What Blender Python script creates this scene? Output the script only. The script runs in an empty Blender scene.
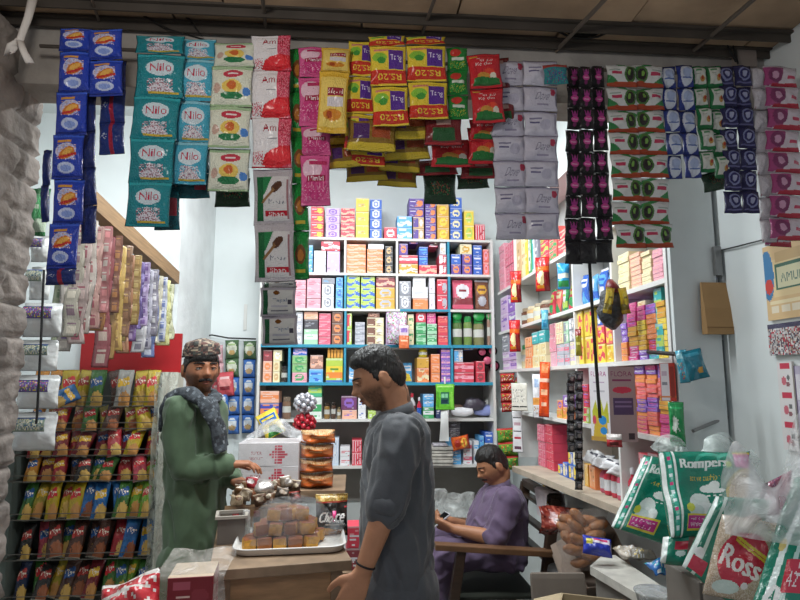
import bpy, bmesh, math, random
from mathutils import Vector, Matrix, noise
RND = random.Random(11)
SC = bpy.context.scene
COL = SC.collection
rad = math.radians
# ------------------------------------------------------------------ camera
F, PITCH, YAW = 590.0, rad(7.8), rad(4.5)
CAM = Vector((0, 0, 1.55))
_r = Vector((math.cos(YAW), -math.sin(YAW), 0))
_f = Vector((math.sin(YAW), math.cos(YAW), 0))
_fw = _f * math.cos(PITCH) + Vector((0, 0, math.sin(PITCH)))
_up = -_f * math.sin(PITCH) + Vector((0, 0, math.cos(PITCH)))
def P(px, py, X=None, Y=None, Z=None, D=None):
    """where the line of sight of a measured photo point meets a real plane of the room"""
    d = _fw * F + _r * (px - 400) + _up * (300 - py)
    if Y is not None: t = (Y - CAM.y) / d.y
    elif X is not None: t = (X - CAM.x) / d.x
    elif Z is not None: t = (Z - CAM.z) / d.z
    else: t = D / F
    return CAM + d * t
cd = bpy.data.cameras.new('camera'); cam = bpy.data.objects.new('camera', cd); COL.objects.link(cam)
cd.sensor_width = 36; cd.lens = F / 800 * 36; cd.clip_start = .02
m = Matrix((_r, _up, -_fw)).transposed().to_4x4(); m.translation = CAM
cam.matrix_world = m
SC.camera = cam
# ------------------------------------------------------------------ colour, materials
def lin(h):
    if isinstance(h, tuple): return h
    h = h.lstrip('#'); o = []
    for i in (0, 2, 4):
        c = int(h[i:i+2], 16) / 255
        o.append(c / 12.92 if c <= .04045 else ((c + .055) / 1.055) ** 2.4)
    return (o[0], o[1], o[2], 1)
MATS = {}
def mat(name, col='#888888', rough=.5, metal=0, bump=0, bscale=40, var=0, vscale=8, attr=False, spec=.5, coat=0, sheen=0, detail=4, stretch=None, sss=0):
    if name in MATS: return MATS[name]
    m = bpy.data.materials.new(name); m.use_nodes = True; MATS[name] = m
    nt = m.node_tree; b = nt.nodes['Principled BSDF']; L = nt.links
    b.inputs['Roughness'].default_value = rough; b.inputs['Metallic'].default_value = metal
    b.inputs['Specular IOR Level'].default_value = spec
    b.inputs['Coat Weight'].default_value = coat; b.inputs['Coat Roughness'].default_value = .15
    b.inputs['Sheen Weight'].default_value = sheen
    tc = nt.nodes.new('ShaderNodeTexCoord')
    src = tc.outputs['Object']
    if stretch:
        mp = nt.nodes.new('ShaderNodeMapping'); mp.inputs['Scale'].default_value = stretch
        L.new(src, mp.inputs['Vector']); src = mp.outputs['Vector']
    if attr:
        a = nt.nodes.new('ShaderNodeAttribute'); a.attribute_name = 'print'; csock = a.outputs['Color']
        L.new(csock, b.inputs['Base Color'])
    else:
        b.inputs['Base Color'].default_value = lin(col); csock = None
    if var:
        n = nt.nodes.new('ShaderNodeTexNoise'); n.inputs['Scale'].default_value = vscale; n.inputs['Detail'].default_value = detail
        L.new(src, n.inputs['Vector'])
        mr = nt.nodes.new('ShaderNodeMapRange'); mr.inputs['From Min'].default_value = .3; mr.inputs['From Max'].default_value = .7
        mr.inputs['To Min'].default_value = 1 - var; mr.inputs['To Max'].default_value = 1 + var * .5
        L.new(n.outputs['Fac'], mr.inputs['Value'])
        mx = nt.nodes.new('ShaderNodeMix'); mx.data_type = 'RGBA'; mx.blend_type = 'MULTIPLY'; mx.inputs['Factor'].default_value = 1
        if csock: L.new(csock, mx.inputs['A'])
        else: mx.inputs['A'].default_value = lin(col)
        L.new(mr.outputs['Result'], mx.inputs['B']); L.new(mx.outputs['Result'], b.inputs['Base Color'])
    if bump:
        n2 = nt.nodes.new('ShaderNodeTexNoise'); n2.inputs['Scale'].default_value = bscale; n2.inputs['Detail'].default_value = detail
        L.new(src, n2.inputs['Vector'])
        bp = nt.nodes.new('ShaderNodeBump'); bp.inputs['Strength'].default_value = bump; bp.inputs['Distance'].default_value = .01
        L.new(n2.outputs['Fac'], bp.inputs['Height']); L.new(bp.outputs['Normal'], b.inputs['Normal'])
    return m
FILM = mat('printed_film', attr=True, rough=.24, bump=.8, bscale=30, detail=4, spec=.6, coat=.15)
FOIL = mat('printed_foil', attr=True, rough=.2, metal=.35, bump=.8, bscale=36, detail=3)
CARD = mat('printed_card', attr=True, rough=.5)
def clear_film(name, tint='#e8eef0', alpha=.3, rough=.12):
    if name in MATS: return MATS[name]
    m = bpy.data.materials.new(name); m.use_nodes = True; MATS[name] = m
    nt = m.node_tree; L = nt.links; b = nt.nodes['Principled BSDF']; out = nt.nodes['Material Output']
    b.inputs['Base Color'].default_value = lin(tint); b.inputs['Roughness'].default_value = rough
    tr = nt.nodes.new('ShaderNodeBsdfTransparent'); tr.inputs['Color'].default_value = (.97, .98, .98, 1)
    mx = nt.nodes.new('ShaderNodeMixShader')
    n = nt.nodes.new('ShaderNodeTexNoise'); n.inputs['Scale'].default_value = 14; n.inputs['Detail'].default_value = 5
    n.inputs['Distortion'].default_value = 1.2
    tc = nt.nodes.new('ShaderNodeTexCoord'); L.new(tc.outputs['Object'], n.inputs['Vector'])
    bp = nt.nodes.new('ShaderNodeBump'); bp.inputs['Strength'].default_value = .9; bp.inputs['Distance'].default_value = .02
    L.new(n.outputs['Fac'], bp.inputs['Height']); L.new(bp.outputs['Normal'], b.inputs['Normal'])
    mr = nt.nodes.new('ShaderNodeMapRange'); mr.inputs['From Min'].default_value = .35; mr.inputs['From Max'].default_value = .75
    mr.inputs['To Min'].default_value = alpha * .6; mr.inputs['To Max'].default_value = min(1, alpha * 2)
    L.new(n.outputs['Fac'], mr.inputs['Value']); L.new(mr.outputs['Result'], mx.inputs['Fac'])
    L.new(tr.outputs[0], mx.inputs[1]); L.new(b.outputs[0], mx.inputs[2]); L.new(mx.outputs[0], out.inputs['Surface'])
    return m
# ------------------------------------------------------------------ objects
def link(o, parent=None):
    COL.objects.link(o)
    if parent is not None: o.parent = parent
    return o
def tag(o, label=None, cat=None, group=None, kind=None):
    if label: o['label'] = label
    if cat: o['category'] = cat
    if group: o['group'] = group
    if kind: o['kind'] = kind
    return o
def thing(name, label, cat, loc=(0, 0, 0), rot=(0, 0, 0), group=None):
    o = bpy.data.objects.new(name, None); o.empty_display_size = .05
    o.location = loc; o.rotation_euler = rot; link(o)
    return tag(o, label, cat, group)
def obj(name, me, parent=None, loc=(0, 0, 0), rot=(0, 0, 0), scale=(1, 1, 1), m=None):
    o = bpy.data.objects.new(name, me); o.location = loc; o.rotation_euler = rot; o.scale = scale
    if m is not None and not me.materials: me.materials.append(m)
    return link(o, parent)
class MB:
    """collects shapes for ONE mesh"""
    def __init__(s): s.v = []; s.f = []; s.c = []; s.mi = []; s.sm = []; s.mats = []; s.cur = 0; s.col = (.5, .5, .5, 1); s.smooth = False
    def use(s, m):
        if m not in s.mats: s.mats.append(m)
        s.cur = s.mats.index(m); return s
    def paint(s, c): s.col = lin(c); return s
    def face(s, idx, c=None):
        s.f.append(tuple(idx)); s.c.append(s.col if c is None else c); s.mi.append(s.cur); s.sm.append(s.smooth)
    def add(s, vs, fs, M=None):
        b = len(s.v); s.v += [tuple(M @ Vector(v)) if M is not None else tuple(v) for v in vs]
        for f in fs: s.face([b + i for i in f])
        return s
    def box(s, lo, hi, M=None, bev=0):
        x0, y0, z0 = lo; x1, y1, z1 = hi
        if not bev:
            return s.add([(x0,y0,z0),(x1,y0,z0),(x1,y1,z0),(x0,y1,z0),(x0,y0,z1),(x1,y0,z1),(x1,y1,z1),(x0,y1,z1)],
                 [(0,3,2,1),(4,5,6,7),(0,1,5,4),(1,2,6,5),(2,3,7,6),(3,0,4,7)], M)
        bm = bmesh.new(); bmesh.ops.create_cube(bm, size=1)
        for v in bm.verts: v.co = Vector(((x0+x1)/2 + v.co.x*(x1-x0), (y0+y1)/2 + v.co.y*(y1-y0), (z0+z1)/2 + v.co.z*(z1-z0)))
        bmesh.ops.bevel(bm, geom=list(bm.edges), offset=bev, segments=2, affect='EDGES', profile=.6)
        return s.bm(bm, M)
    def bm(s, bm, M=None):
        bm.verts.ensure_lookup_table(); bm.verts.index_update()
        s.add([v.co.copy() for v in bm.verts], [[v.index for v in f.verts] for f in bm.faces], M); bm.free(); return s
    def tube(s, pts, r, n=8, cap=True, flat=1.0):
        pts = [Vector(p) for p in pts]; b = len(s.v); k = len(pts)
        rs = r if isinstance(r, (list, tuple)) else [r] * k
        t0 = (pts[1] - pts[0]).normalized()
        a = t0.orthogonal().normalized()
        for i, p in enumerate(pts):
            t = (pts[min(i+1, k-1)] - pts[max(i-1, 0)]).normalized()
            a = (a - t * a.dot(t)).normalized(); c = t.cross(a)
            for j in range(n):
                w = 2 * math.pi * j / n
                s.v.append(tuple(p + (a * math.cos(w) + c * math.sin(w) * flat) * rs[i]))
        for i in range(k - 1):
            for j in range(n):
                q = (j + 1) % n
                s.face((b+i*n+j, b+i*n+q, b+(i+1)*n+q, b+(i+1)*n+j))
        if cap:
            s.face([b + j for j in range(n)][::-1]); s.face([b + (k-1)*n + j for j in range(n)])
        return s
    def lathe(s, prof, n=20, M=None, cap=True):
        vs = []; fs = []
        for (r, z) in prof:
            for j in range(n):
                w = 2 * math.pi * j / n; vs.append((r * math.cos(w), r * math.sin(w), z))
        for i in range(len(prof) - 1):
            for j in range(n):
                q = (j + 1) % n; fs.append((i*n+j, i*n+q, (i+1)*n+q, (i+1)*n+j))
        if cap: fs.append([j for j in range(n)][::-1]); fs.append([(len(prof)-1)*n + j for j in range(n)])
        return s.add(vs, fs, M)
    def ball(s, c, r, n=10, M=None):
        rx, ry, rz = r if isinstance(r, tuple) else (r, r, r)
        vs = [(c[0], c[1], c[2] - rz)]; fs = []
        h = n // 2 + 1
        for i in range(1, h):
            a = math.pi * i / h - math.pi / 2
            for j in range(n):
                w = 2 * math.pi * j / n
                vs.append((c[0] + rx*math.cos(a)*math.cos(w), c[1] + ry*math.cos(a)*math.sin(w), c[2] + rz*math.sin(a)))
        vs.append((c[0], c[1], c[2] + rz)); t = len(vs) - 1
        for j in range(n):
            q = (j + 1) % n
            fs.append((0, 1+q, 1+j)); fs.append((t, t-n+j, t-n+q))
            for i in range(h - 2): fs.append((1+i*n+j, 1+i*n+q, 1+(i+1)*n+q, 1+(i+1)*n+j))
        return s.add(vs, fs, M)
    def mesh(s, name):
        me = bpy.data.meshes.new(name); me.from_pydata(s.v, [], s.f)
        for m in s.mats: me.materials.append(m)
        me.polygons.foreach_set('material_index', s.mi); me.polygons.foreach_set('use_smooth', s.sm)
        at = me.color_attributes.new('print', 'FLOAT_COLOR', 'CORNER'); buf = []
        for f, c in zip(s.f, s.c): buf.extend(c * len(f))
        at.data.foreach_set('color', buf); me.update(); return me
    def build(s, name, m=None, parent=None, loc=(0, 0, 0), rot=(0, 0, 0)):
        if m is not None and not s.mats: s.mats.append(m)
        return obj(name, s.mesh(name), parent, loc, rot)
def copy_tree(o, parent=None):
    c = o.copy(); COL.objects.link(c)
    if parent is not None: c.parent = parent
    for ch in list(o.children): copy_tree(ch, c)
    return c
# ------------------------------------------------------------------ print artwork (flat colours per face)
_font = {}
def glyphs(s):
    if s not in _font:
        cu = bpy.data.curves.new('lettering', 'FONT'); cu.body = s; cu.resolution_u = 3
        o = bpy.data.objects.new('lettering', cu)
        me = o.to_mesh(); me.calc_loop_triangles()
        vs = [v.co.copy() for v in me.vertices]
        tr = [tuple(t.vertices) for t in me.loop_triangles]
        o.to_mesh_clear(); bpy.data.objects.remove(o); bpy.data.curves.remove(cu)
        _font[s] = (vs, tr)
    return _font[s]
class Pic:
    K = 1.0
    def __init__(s, w, h, bg): w, h = int(w * Pic.K), int(h * Pic.K); s.w, s.h = w, h; s.p = [[lin(bg)] * w for _ in range(h)]
    def _each(s, x0, y0, x1, y1):
        for j in range(max(0, int(y0*s.h)), min(s.h, int(y1*s.h) + 1)):
            for i in range(max(0, int(x0*s.w)), min(s.w, int(x1*s.w) + 1)):
                yield i, j, (i + .5) / s.w, (j + .5) / s.h
    def rect(s, x0, y0, x1, y1, c):
        c = lin(c)
        for i, j, x, y in s._each(x0, y0, x1, y1):
            if x0 <= x <= x1 and y0 <= y <= y1: s.p[j][i] = c
        return s
    def ell(s, cx, cy, rx, ry, c, rot=0):
        c = lin(c); R = max(rx, ry) * 1.5; ca, sa = math.cos(rot), math.sin(rot)
        for i, j, x, y in s._each(cx - R, cy - R, cx + R, cy + R):
            dx, dy = x - cx, y - cy; u = (dx*ca + dy*sa) / rx; v = (-dx*sa + dy*ca) / ry
            if u*u + v*v <= 1: s.p[j][i] = c
        return s
    def poly(s, pts, c):
        c = lin(c); n = len(pts)
        for i, j, x, y in s._each(0, 0, 1, 1):
            ins = False
            for k in range(n):
                (xa, ya), (xb, yb) = pts[k], pts[k-1]
                if (ya > y) != (yb > y) and x < (xb-xa)*(y-ya)/(yb-ya) + xa: ins = not ins
            if ins: s.p[j][i] = c
        return s
    def speck(s, x0, y0, x1, y1, cols, dens=.5, seed=1):
        r = random.Random(seed); cols = [lin(c) for c in cols]
        for i, j, x, y in s._each(x0, y0, x1, y1):
            if x0 <= x <= x1 and y0 <= y <= y1 and r.random() < dens: s.p[j][i] = r.choice(cols)
        return s
    def text(s, t, x0, y0, x1, y1, c, rot180=False, slant=0, rot=0, bold=0):
        """the words stretched into a box, rasterised from the built-in font"""
        c = lin(c); vs, tr = glyphs(t)
        ax = min(v.x for v in vs); bx = max(v.x for v in vs); ay = min(v.y for v in vs); by = max(v.y for v in vs)
        def tf(v):
            u = (v.x - ax) / (bx - ax); w = (v.y - ay) / max(by - ay, 1e-6)
            u += slant * (w - .5)
            if rot180: u, w = 1 - u, 1 - w
            x, y = x0 + u * (x1 - x0), y1 - w * (y1 - y0)
            if rot:
                mx, my = (x0+x1)/2, (y0+y1)/2; ca, sa = math.cos(rot), math.sin(rot)
                dx, dy = (x-mx)*s.w, (y-my)*s.h; x, y = mx + (dx*ca-dy*sa)/s.w, my + (dx*sa+dy*ca)/s.h
            return x, y
        pv = [tf(v) for v in vs]
        for a, b, d in tr:
            A, B, D = pv[a], pv[b], pv[d]
            for i, j, x, y in s._each(min(A[0],B[0],D[0]) - bold, min(A[1],B[1],D[1]), max(A[0],B[0],D[0]) + bold, max(A[1],B[1],D[1])):
                for ox in ((0,) if not bold else (-bold, 0, bold)):
                    q = x + ox
                    e1 = (B[0]-A[0])*(y-A[1]) - (B[1]-A[1])*(q-A[0])
                    e2 = (D[0]-B[0])*(y-B[1]) - (D[1]-B[1])*(q-B[0])
                    e3 = (A[0]-D[0])*(y-D[1]) - (A[1]-D[1])*(q-D[0])
                    if (e1 >= 0) == (e2 >= 0) == (e3 >= 0): s.p[j][i] = c; break
        return s
def sheet_mesh(name, pic, fn_front, fn_back, back='#8a8a90', m=FILM):
    """a closed bag: printed front grid and plain back grid sharing their border. fn(u,v) -> point, u across, v down"""
    w, h = pic.w, pic.h; V = []; Fc = []; C = []
    fi = [[0]*(w+1) for _ in range(h+1)]; bi = [[0]*(w+1) for _ in range(h+1)]
    for j in range(h+1):
        for i in range(w+1):
            fi[j][i] = len(V); V.append(tuple(fn_front(i/w, j/h)))
    for j in range(h+1):
        for i in range(w+1):
            if i in (0, w) or j in (0, h): bi[j][i] = fi[j][i]
            else: bi[j][i] = len(V); V.append(tuple(fn_back(i/w, j/h)))
    bp = back if isinstance(back, Pic) else None; bc = None if bp else lin(back)
    for j in range(h):
        for i in range(w):
            Fc.append((fi[j][i], fi[j+1][i], fi[j+1][i+1], fi[j][i+1])); C.append(pic.p[j][i])
            Fc.append((bi[j][i], bi[j][i+1], bi[j+1][i+1], bi[j+1][i])); C.append(bp.p[min(j, bp.h-1)][min(w-1-i, bp.w-1)] if bp else bc)
    mb = MB(); mb.v = V; mb.f = Fc; mb.c = C; mb.mi = [0]*len(Fc); mb.sm = [True]*len(Fc); mb.mats = [m]
    return mb.mesh(name)
def pillow(name, pic, thick=.012, back='#8a8a90', m=FILM, seed=0, seal=.07, w=1, h=1, wav=.25, pinch=.06):
    """filled sachet hanging from its top edge, front towards -Y; width w, height h"""
    so = Vector((seed*7.3, seed*3.1, 1.7))
    def th(u, v):
        if v < seal or v > 1 - seal: return 0
        q = (v - seal) / (1 - 2*seal)
        return thick * (max(0, 1 - abs(2*u-1)**3.2)) ** .7 * (max(0, 1 - abs(2*q-1)**3)) ** .6
    def base(u, v):
        wv = noise.noise(Vector((u*2.2, v*2.2, 0)) + so) * thick * wav * 2
        q = math.sin(math.pi * min(1, max(0, v)))
        return Vector(((u - .5) * w * (1 - pinch * q + .015 * noise.noise(Vector((v*4, 0, 3)) + so)), wv, -v * h))
    def fr(u, v):
        p = base(u, v); t = th(u, v)
        p.y -= t * (1 + .35 * noise.noise(Vector((u*5, v*5, 5)) + so)); return p
    def bk(u, v):
        p = base(u, v); p.y += th(u, v) * .7 + 1e-4; return p
    return sheet_mesh(name, pic, fr, bk, back, m)
def carton_mesh(name, pic, side, top=None, m=CARD, ch=.012):
    """unit carton: x -.5...5, y 0..1 (front at 0), z 0..1; chamfered front edges, printed front"""
    mb = MB(); mb.use(m); w, h = pic.w, pic.h; a = ch
    for j in range(h):
        for i in range(w):
            x0 = -.5 + a + (1-2*a) * i/w; x1 = -.5 + a + (1-2*a) * (i+1)/w
            z1 = 1 - a - (1-2*a) * j/h; z0 = 1 - a - (1-2*a) * (j+1)/h
            b = len(mb.v); mb.v += [(x0,0,z0),(x1,0,z0),(x1,0,z1),(x0,0,z1)]; mb.face((b,b+1,b+2,b+3), pic.p[j][i])
    b = len(mb.v)
    mb.v += [(-.5+a,0,a),(.5-a,0,a),(.5-a,0,1-a),(-.5+a,0,1-a), (-.5,a,0),(.5,a,0),(.5,a,1),(-.5,a,1), (-.5,1,0),(.5,1,0),(.5,1,1),(-.5,1,1)]
    mb.paint(side)
    for f in ((0,4,5,1),(1,5,6,2),(3,2,6,7),(0,3,7,4),(4,8,9,5),(5,9,10,6),(7,11,8,4),(8,11,10,9)): mb.face([b+i for i in f])
    mb.paint(top or side); mb.face([b+i for i in (7,6,10,11)])
    return mb.mesh(name)
ORD = ['first','second','third','fourth','fifth','sixth','seventh','eighth','ninth','tenth','eleventh','twelfth','thirteenth','fourteenth','fifteenth','sixteenth','seventeenth','eighteenth','nineteenth','twentieth','twenty-first','twenty-second','twenty-third','twenty-fourth','twenty-fifth','twenty-sixth','twenty-seventh','twenty-eighth','twenty-ninth','thirtieth']
def level(k, n):
    if n == 1: return 'lone'
    if k == 0: return 'bottom'
    if k == n - 1: return 'top'
    return ORD[k] + '-up'
# ================================================================== THE ROOM
YB, XR, YN = 4.30, 1.064, 1.90           # front of back rack, front of side rack, near end of side rack
YW, XW = 4.65, 1.245                     # back wall, wall beyond the side rack
WHITE = mat('white_distemper', '#dfe5e5', rough=.8, var=.12, vscale=1.6, bump=.12, bscale=9)
PLAS = mat('rough_plaster', '#dadfdf', rough=.85, var=.15, vscale=4, bump=.5, bscale=14)
def struct(name, mb, m, kind='structure'):
    o = mb.build(name, m); o['kind'] = kind; return o
struct('floor', MB().box((-3, -2.5, -.1), (3, 4.9, 0)), mat('cement_floor', '#b9b5ac', rough=.6, var=.25, vscale=5, bump=.1))
struct('wall_back', MB().box((-1.1, YW, 0), (1.5, YW + .15, 3.25)), WHITE)
struct('wall_return', MB().box((-1.25, 3.75, 0), (-1.10, YW, 3.25)), PLAS)
struct('wall_niche', MB().box((-2.2, 3.751, 0), (-1.1005, 3.9, 3.25)), WHITE)
struct('wall_left', MB().box((-2.2, 1.45, 0), (-2.05, 3.75, 3.25)), WHITE)
struct('wall_right', MB().box((XW, .7, 0), (XW + .15, YW, 3.25)), WHITE)
struct('ceiling', MB().box((-2.2, 1.7, 3.25), (1.45, 4.8, 3.35)), WHITE)
GREYP = mat('grey_plaster', '#aba49c', rough=.9, var=.35, vscale=7, bump=.7, bscale=18)
struct('lintel_beam', MB().box((-2.2, 1.6, 2.36), (1.5, 1.72, 3.3)), GREYP)
# porch roof: slabs on iron girders
mb = MB(); slab = mat('porch_slab', '#b0957a', rough=.9, var=.3, vscale=6, bump=.3, bscale=20)
ZC = 2.545
y0 = -.25
for k, (ya, yb) in enumerate(((1.492, 1.6), (1.20, 1.486), (.9, 1.194), (.55, .894))):
    x = -1.6 + .13 * k
    while x < 1.6:
        w = .56 + .07 * math.sin(k * 3 + x * 5); mb.box((x, ya, ZC + .004 * math.sin(x*9+k)), (x + w - .006, yb, ZC + .06)); x += w
struct('ceiling_porch', mb, slab)
iron = mat('dark_iron', '#4a433c', rough=.7, metal=.1, var=.3)
for i, y in enumerate((1.575, 1.489, 1.197)):
    g = MB().box((-1.7, y - .016, ZC - .008), (1.7, y + .016, ZC - .001)).box((-1.7, y - .003, ZC - .03), (1.7, y + .003, ZC - .008)).build('iron_girder', iron)
    tag(g, ['iron girder along the top of the grey plaster lintel', 'iron girder across the porch slabs, next one out from the lintel', 'iron girder across the porch slabs, farthest out from the lintel'][i], 'girder', 'porch roof girders'); g['kind'] = 'structure'
def porch_rod(a, b, r, label):
    p, q = P(*a, Z=ZC - .035), P(*b, Y=1.594)
    o = MB().tube([p, q], r, 8).build('hanging_iron_rod', mat('rod_iron', '#6b625a', rough=.6, metal=.4)); tag(o, label, 'rod', 'iron rods under the porch roof')
porch_rod((437, -8), (421, 37), .005, 'iron rod sloping to the lintel above the yellow sweet packets')
porch_rod((612, -8), (556, 51), .006, 'iron rod sloping to the lintel above the black sachet strip')
porch_rod((760, -6), (690, 54), .006, 'iron rod sloping to the lintel above the blue and white sachets')
porch_rod((262, -6), (266, 30), .005, 'iron rod reaching the lintel above the red packet strip')
porch_rod((90, -6), (100, 24), .004, 'thin iron rod reaching the lintel above the deep blue packets')
# white strap and post stub at the wide end
o = MB().box((-.03, 0, 0), (.03, .03, .2)).build('wall_bracket', mat('bracket_paint', '#8c8078', rough=.7)); o.location = P(748, 66, Y=1.57); tag(o, 'short painted bracket post on the lintel above navy sachets', 'bracket')
# curly cable coil under the roof
pts = [P(583 + 32*math.cos(t*.35)*(1-.01*t), 22 + 17*math.sin(t*.35)*(1-.008*t), Y=1.53) for t in range(46)]
tag(MB().tube(pts, .0035, 6).build('hanging_cable_coil', mat('black_rubber', '#171514', rough=.6)), 'coil of black cable tied under the porch roof', 'cable')
mb = MB()
for pl in ([(155, -4), (190, 20), (205, 40), (170, 30), (140, 14)], [(720, 22), (732, 42), (738, 64)], [(715, 22), (727, 45), (736, 62)]):
    mb.tube([P(a, b, Y=1.56) for a, b in pl], .003, 6)
tag(mb.build('hanging_wires', MATS['black_rubber']), 'thin dark wires looping along the lintel under the porch roof', 'wire')
# knotted white cloth strip
mb = MB(); mb.smooth = True
mb.tube([P(34, -6, Y=1.42), P(28, 18, Y=1.41), P(20, 40, Y=1.4), P(19, 44, Y=1.4)], [.011, .009, .008, .007], 8, flat=.5)
mb.tube([P(19, 40, Y=1.39), P(12, 50, Y=1.39), P(7, 55, Y=1.39), P(10, 46, Y=1.385), P(18, 42, Y=1.385)], .008, 8, flat=.4)
mb.tube([P(20, 41, Y=1.38), P(24, 52, Y=1.38), P(30, 63, Y=1.38)], [.008, .009, .011], 8, flat=.4)
tag(mb.build('hanging_cloth_knot', mat('white_cloth', '#cfcac4', rough=.9, bump=.3)), 'knotted white cloth strip hanging over the brick jamb', 'cloth strip')
# brick jamb: whitewashed rough bricks; pattern inside one mesh
def brick_h(s, z):
    ch = .088; r = int(z // ch); f = (z % ch) / ch; bl = .23
    ss = s + (bl / 2 if r % 2 else 0); g = (ss % bl) / bl
    e = min(f, 1 - f) * ch; e2 = min(g, 1 - g) * bl
    d = min(e, e2); k = min(1, d / .012)
    hh = noise.noise(Vector((r * 3.7, int(ss // bl) * 5.1, 2)))
    return .016 * k * (2 - k) + .006 * hh * k + .010 * noise.noise(Vector((s*22, z*22, r))) + .004 * noise.noise(Vector((s*70, z*70, 0)))
mb = MB(); mb.smooth = True
SY0, SY1, XJ = .95, 1.74, -.943
ny, nz, nx = 80, 250, 22
def grid(mb, nu, nv, fn):
    b = len(mb.v)
    for j in range(nv + 1):
        for i in range(nu + 1): mb.v.append(tuple(fn(i/nu, j/nv)))
    for j in range(nv):
        for i in range(nu):
            a = b + j*(nu+1) + i; mb.face((a, a+1, a+nu+2, a+nu+1))
def edge(z): return .02 * noise.noise(Vector((1, z*9, 4))) + .012 * noise.noise(Vector((2, z*30, 4)))
grid(mb, ny, nz, lambda u, v: (XJ + brick_h(u*(SY1-SY0), v*2.5), SY0 + u*(SY1-SY0) + u*edge(v*2.5), v*2.5))
grid(mb, nx, nz, lambda u, v: (XJ - u*.3 + (1-u)*brick_h(SY1-SY0, v*2.5), SY1 + edge(v*2.5) * (1-u), v*2.5))
mb.box((XJ - .3, SY0, 0), (XJ - .002, SY1 - .02, 2.5))
struct('wall_brick_jamb', mb, mat('whitewashed_brick', '#8a817a', rough=.95, var=.38, vscale=11, bump=.6, bscale=45))
# ------------------------------------------------------------------ back rack
WB = mat('white_board', '#d9d8d4', rough=.45, var=.06, vscale=5)
TEAL = mat('teal_paint', '#2b8fae', rough=.5, var=.15, vscale=20)
DARKB = mat('grey_board', '#8d8a86', rough=.8, var=.2, vscale=4)
XA, XB = P(258, 350, Y=YB).x, 1.02
rack = thing('back_rack', 'tall open back rack with teal-edged shelves full of cartons', 'shelving', (0, 0, 0))
bz = [P(400, y, Y=YB).z for y in (238.5, 273.5, 309, 345, 382.5, 419, 465.5)]    # tops of the boards
TB = .018
MB().box((XA, YW - .022, bz[-1] - .3), (XB, YW - .004, bz[0])).build('back_panel', DARKB, rack)
for k, z in enumerate(bz):
    x0 = XA if k > 2 or k == 0 else XA
    o = MB().box((XA + .02, YB, z - TB), (XB, YW - .024, z)).build('shelf', WB, rack)
    if k in (3, 4): MB().box((XA + .02, YB - .004, z - TB - .002), (XB, YB - .0005, z + .002)).build('edge_strip', TEAL, o)
    if k == 2: MB().box((P(400, 300, Y=YB).x, YB - .004, z - TB), (P(450, 300, Y=YB).x, YB - .0005, z)).build('edge_strip', TEAL, o)
MB().box((XA, YB, 0), (XA + .018, YW - .024, bz[0] + .0)).build('side_panel', WB, rack)
MB().box((XB + .001, YB - .01, 0), (XB + .02, YW - .024, bz[0])).build('side_panel', WB, rack)
for k, xs, m in ((0, (344, 397, 449.5), (WB, WB, TEAL)), (1, (344.5, 397, 450), (TEAL, WB, TEAL)), (2, (345, 450), (TEAL, TEAL)), (3, (289.5, 345, 452), (TEAL, TEAL, TEAL))):
    for x, mm in zip(xs, m):
        X = P(x, 350, Y=YB).x
        MB().box((X - .008, YB + .001, bz[k+1] + .001), (X + .008, YW - .026, bz[k] - TB - .001)).build('divider', mm, rack)
# grey wall panel under the lowest shelf
# ------------------------------------------------------------------ side rack
zs = [P(545, 264, X=XR).z, P(621, 292, X=XR).z, P(617, 361.5, X=XR).z, P(632, 432, X=XR).z, P(610, 499, X=XR).z]
srack = thing('side_rack', 'long white open rack running along the far side to the corner', 'shelving')
YF = YB - .03
WB2 = mat('white_melamine', '#e2e2df', rough=.35, var=.05)
zt = 2.62
MB().box((XW - .02, YN, zs[4]), (XW - .004, YF, zt)).build('back_panel', mat('pale_grey_board', '#b4b7b6', rough=.7, var=.08), srack)
for k, z in enumerate([zt] + zs[:4]):
    MB().box((XR, YN + .019, z - .018), (XW - .022, YF, z)).build('shelf', WB2, srack)
def ys(px, py=380): return P(px, py, X=XR).y
YD = [ys(517), ys(576), ys(615.5)]
for yd in YD:
    zz = zs[4]
    for k in range(5):
        top = [zt] + zs
        MB().box((XR + .002, yd - .008, top[k+1] + .001), (XW - .022, yd + .008, top[k] - .019)).build('divider', WB2, srack)
MB().box((XR - .004, YN, 0), (XW - .022, YN + .018, zt)).build('side_panel', WB2, srack)
# bottom counter board, wider towards the corner
c0 = P(512, 466, Z=zs[4]); c1 = P(640, 512, Z=zs[4])
cz = zs[4]
mb = MB(); pts = [(c0.x, c0.y), (XW - .022, c0.y), (XW - .022, YN + .02), (XR - .002, YN + .02)]
mb.add([(x, y, cz - .03) for x, y in pts] + [(x, y, cz) for x, y in pts], [(0,1,2,3),(7,6,5,4),(0,4,5,1),(1,5,6,2),(2,6,7,3),(3,7,4,0)])
mb.build('counter_board', mat('worn_board', '#b7aa98', rough=.6, var=.2, vscale=12), srack)
# tall white end board beside the rack with its dark seam
o = MB().box((XR, YN - .022, .55), (P(717, 330, Y=YN).x, YN - .004, 2.75)).build('end_board', mat('white_lacquer', '#cfd5d5', rough=.5, var=.06), srack)
# ================================================================== HANGING SACHET STRIPS
YS = 1.40
Pic.K = 1.8
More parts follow.
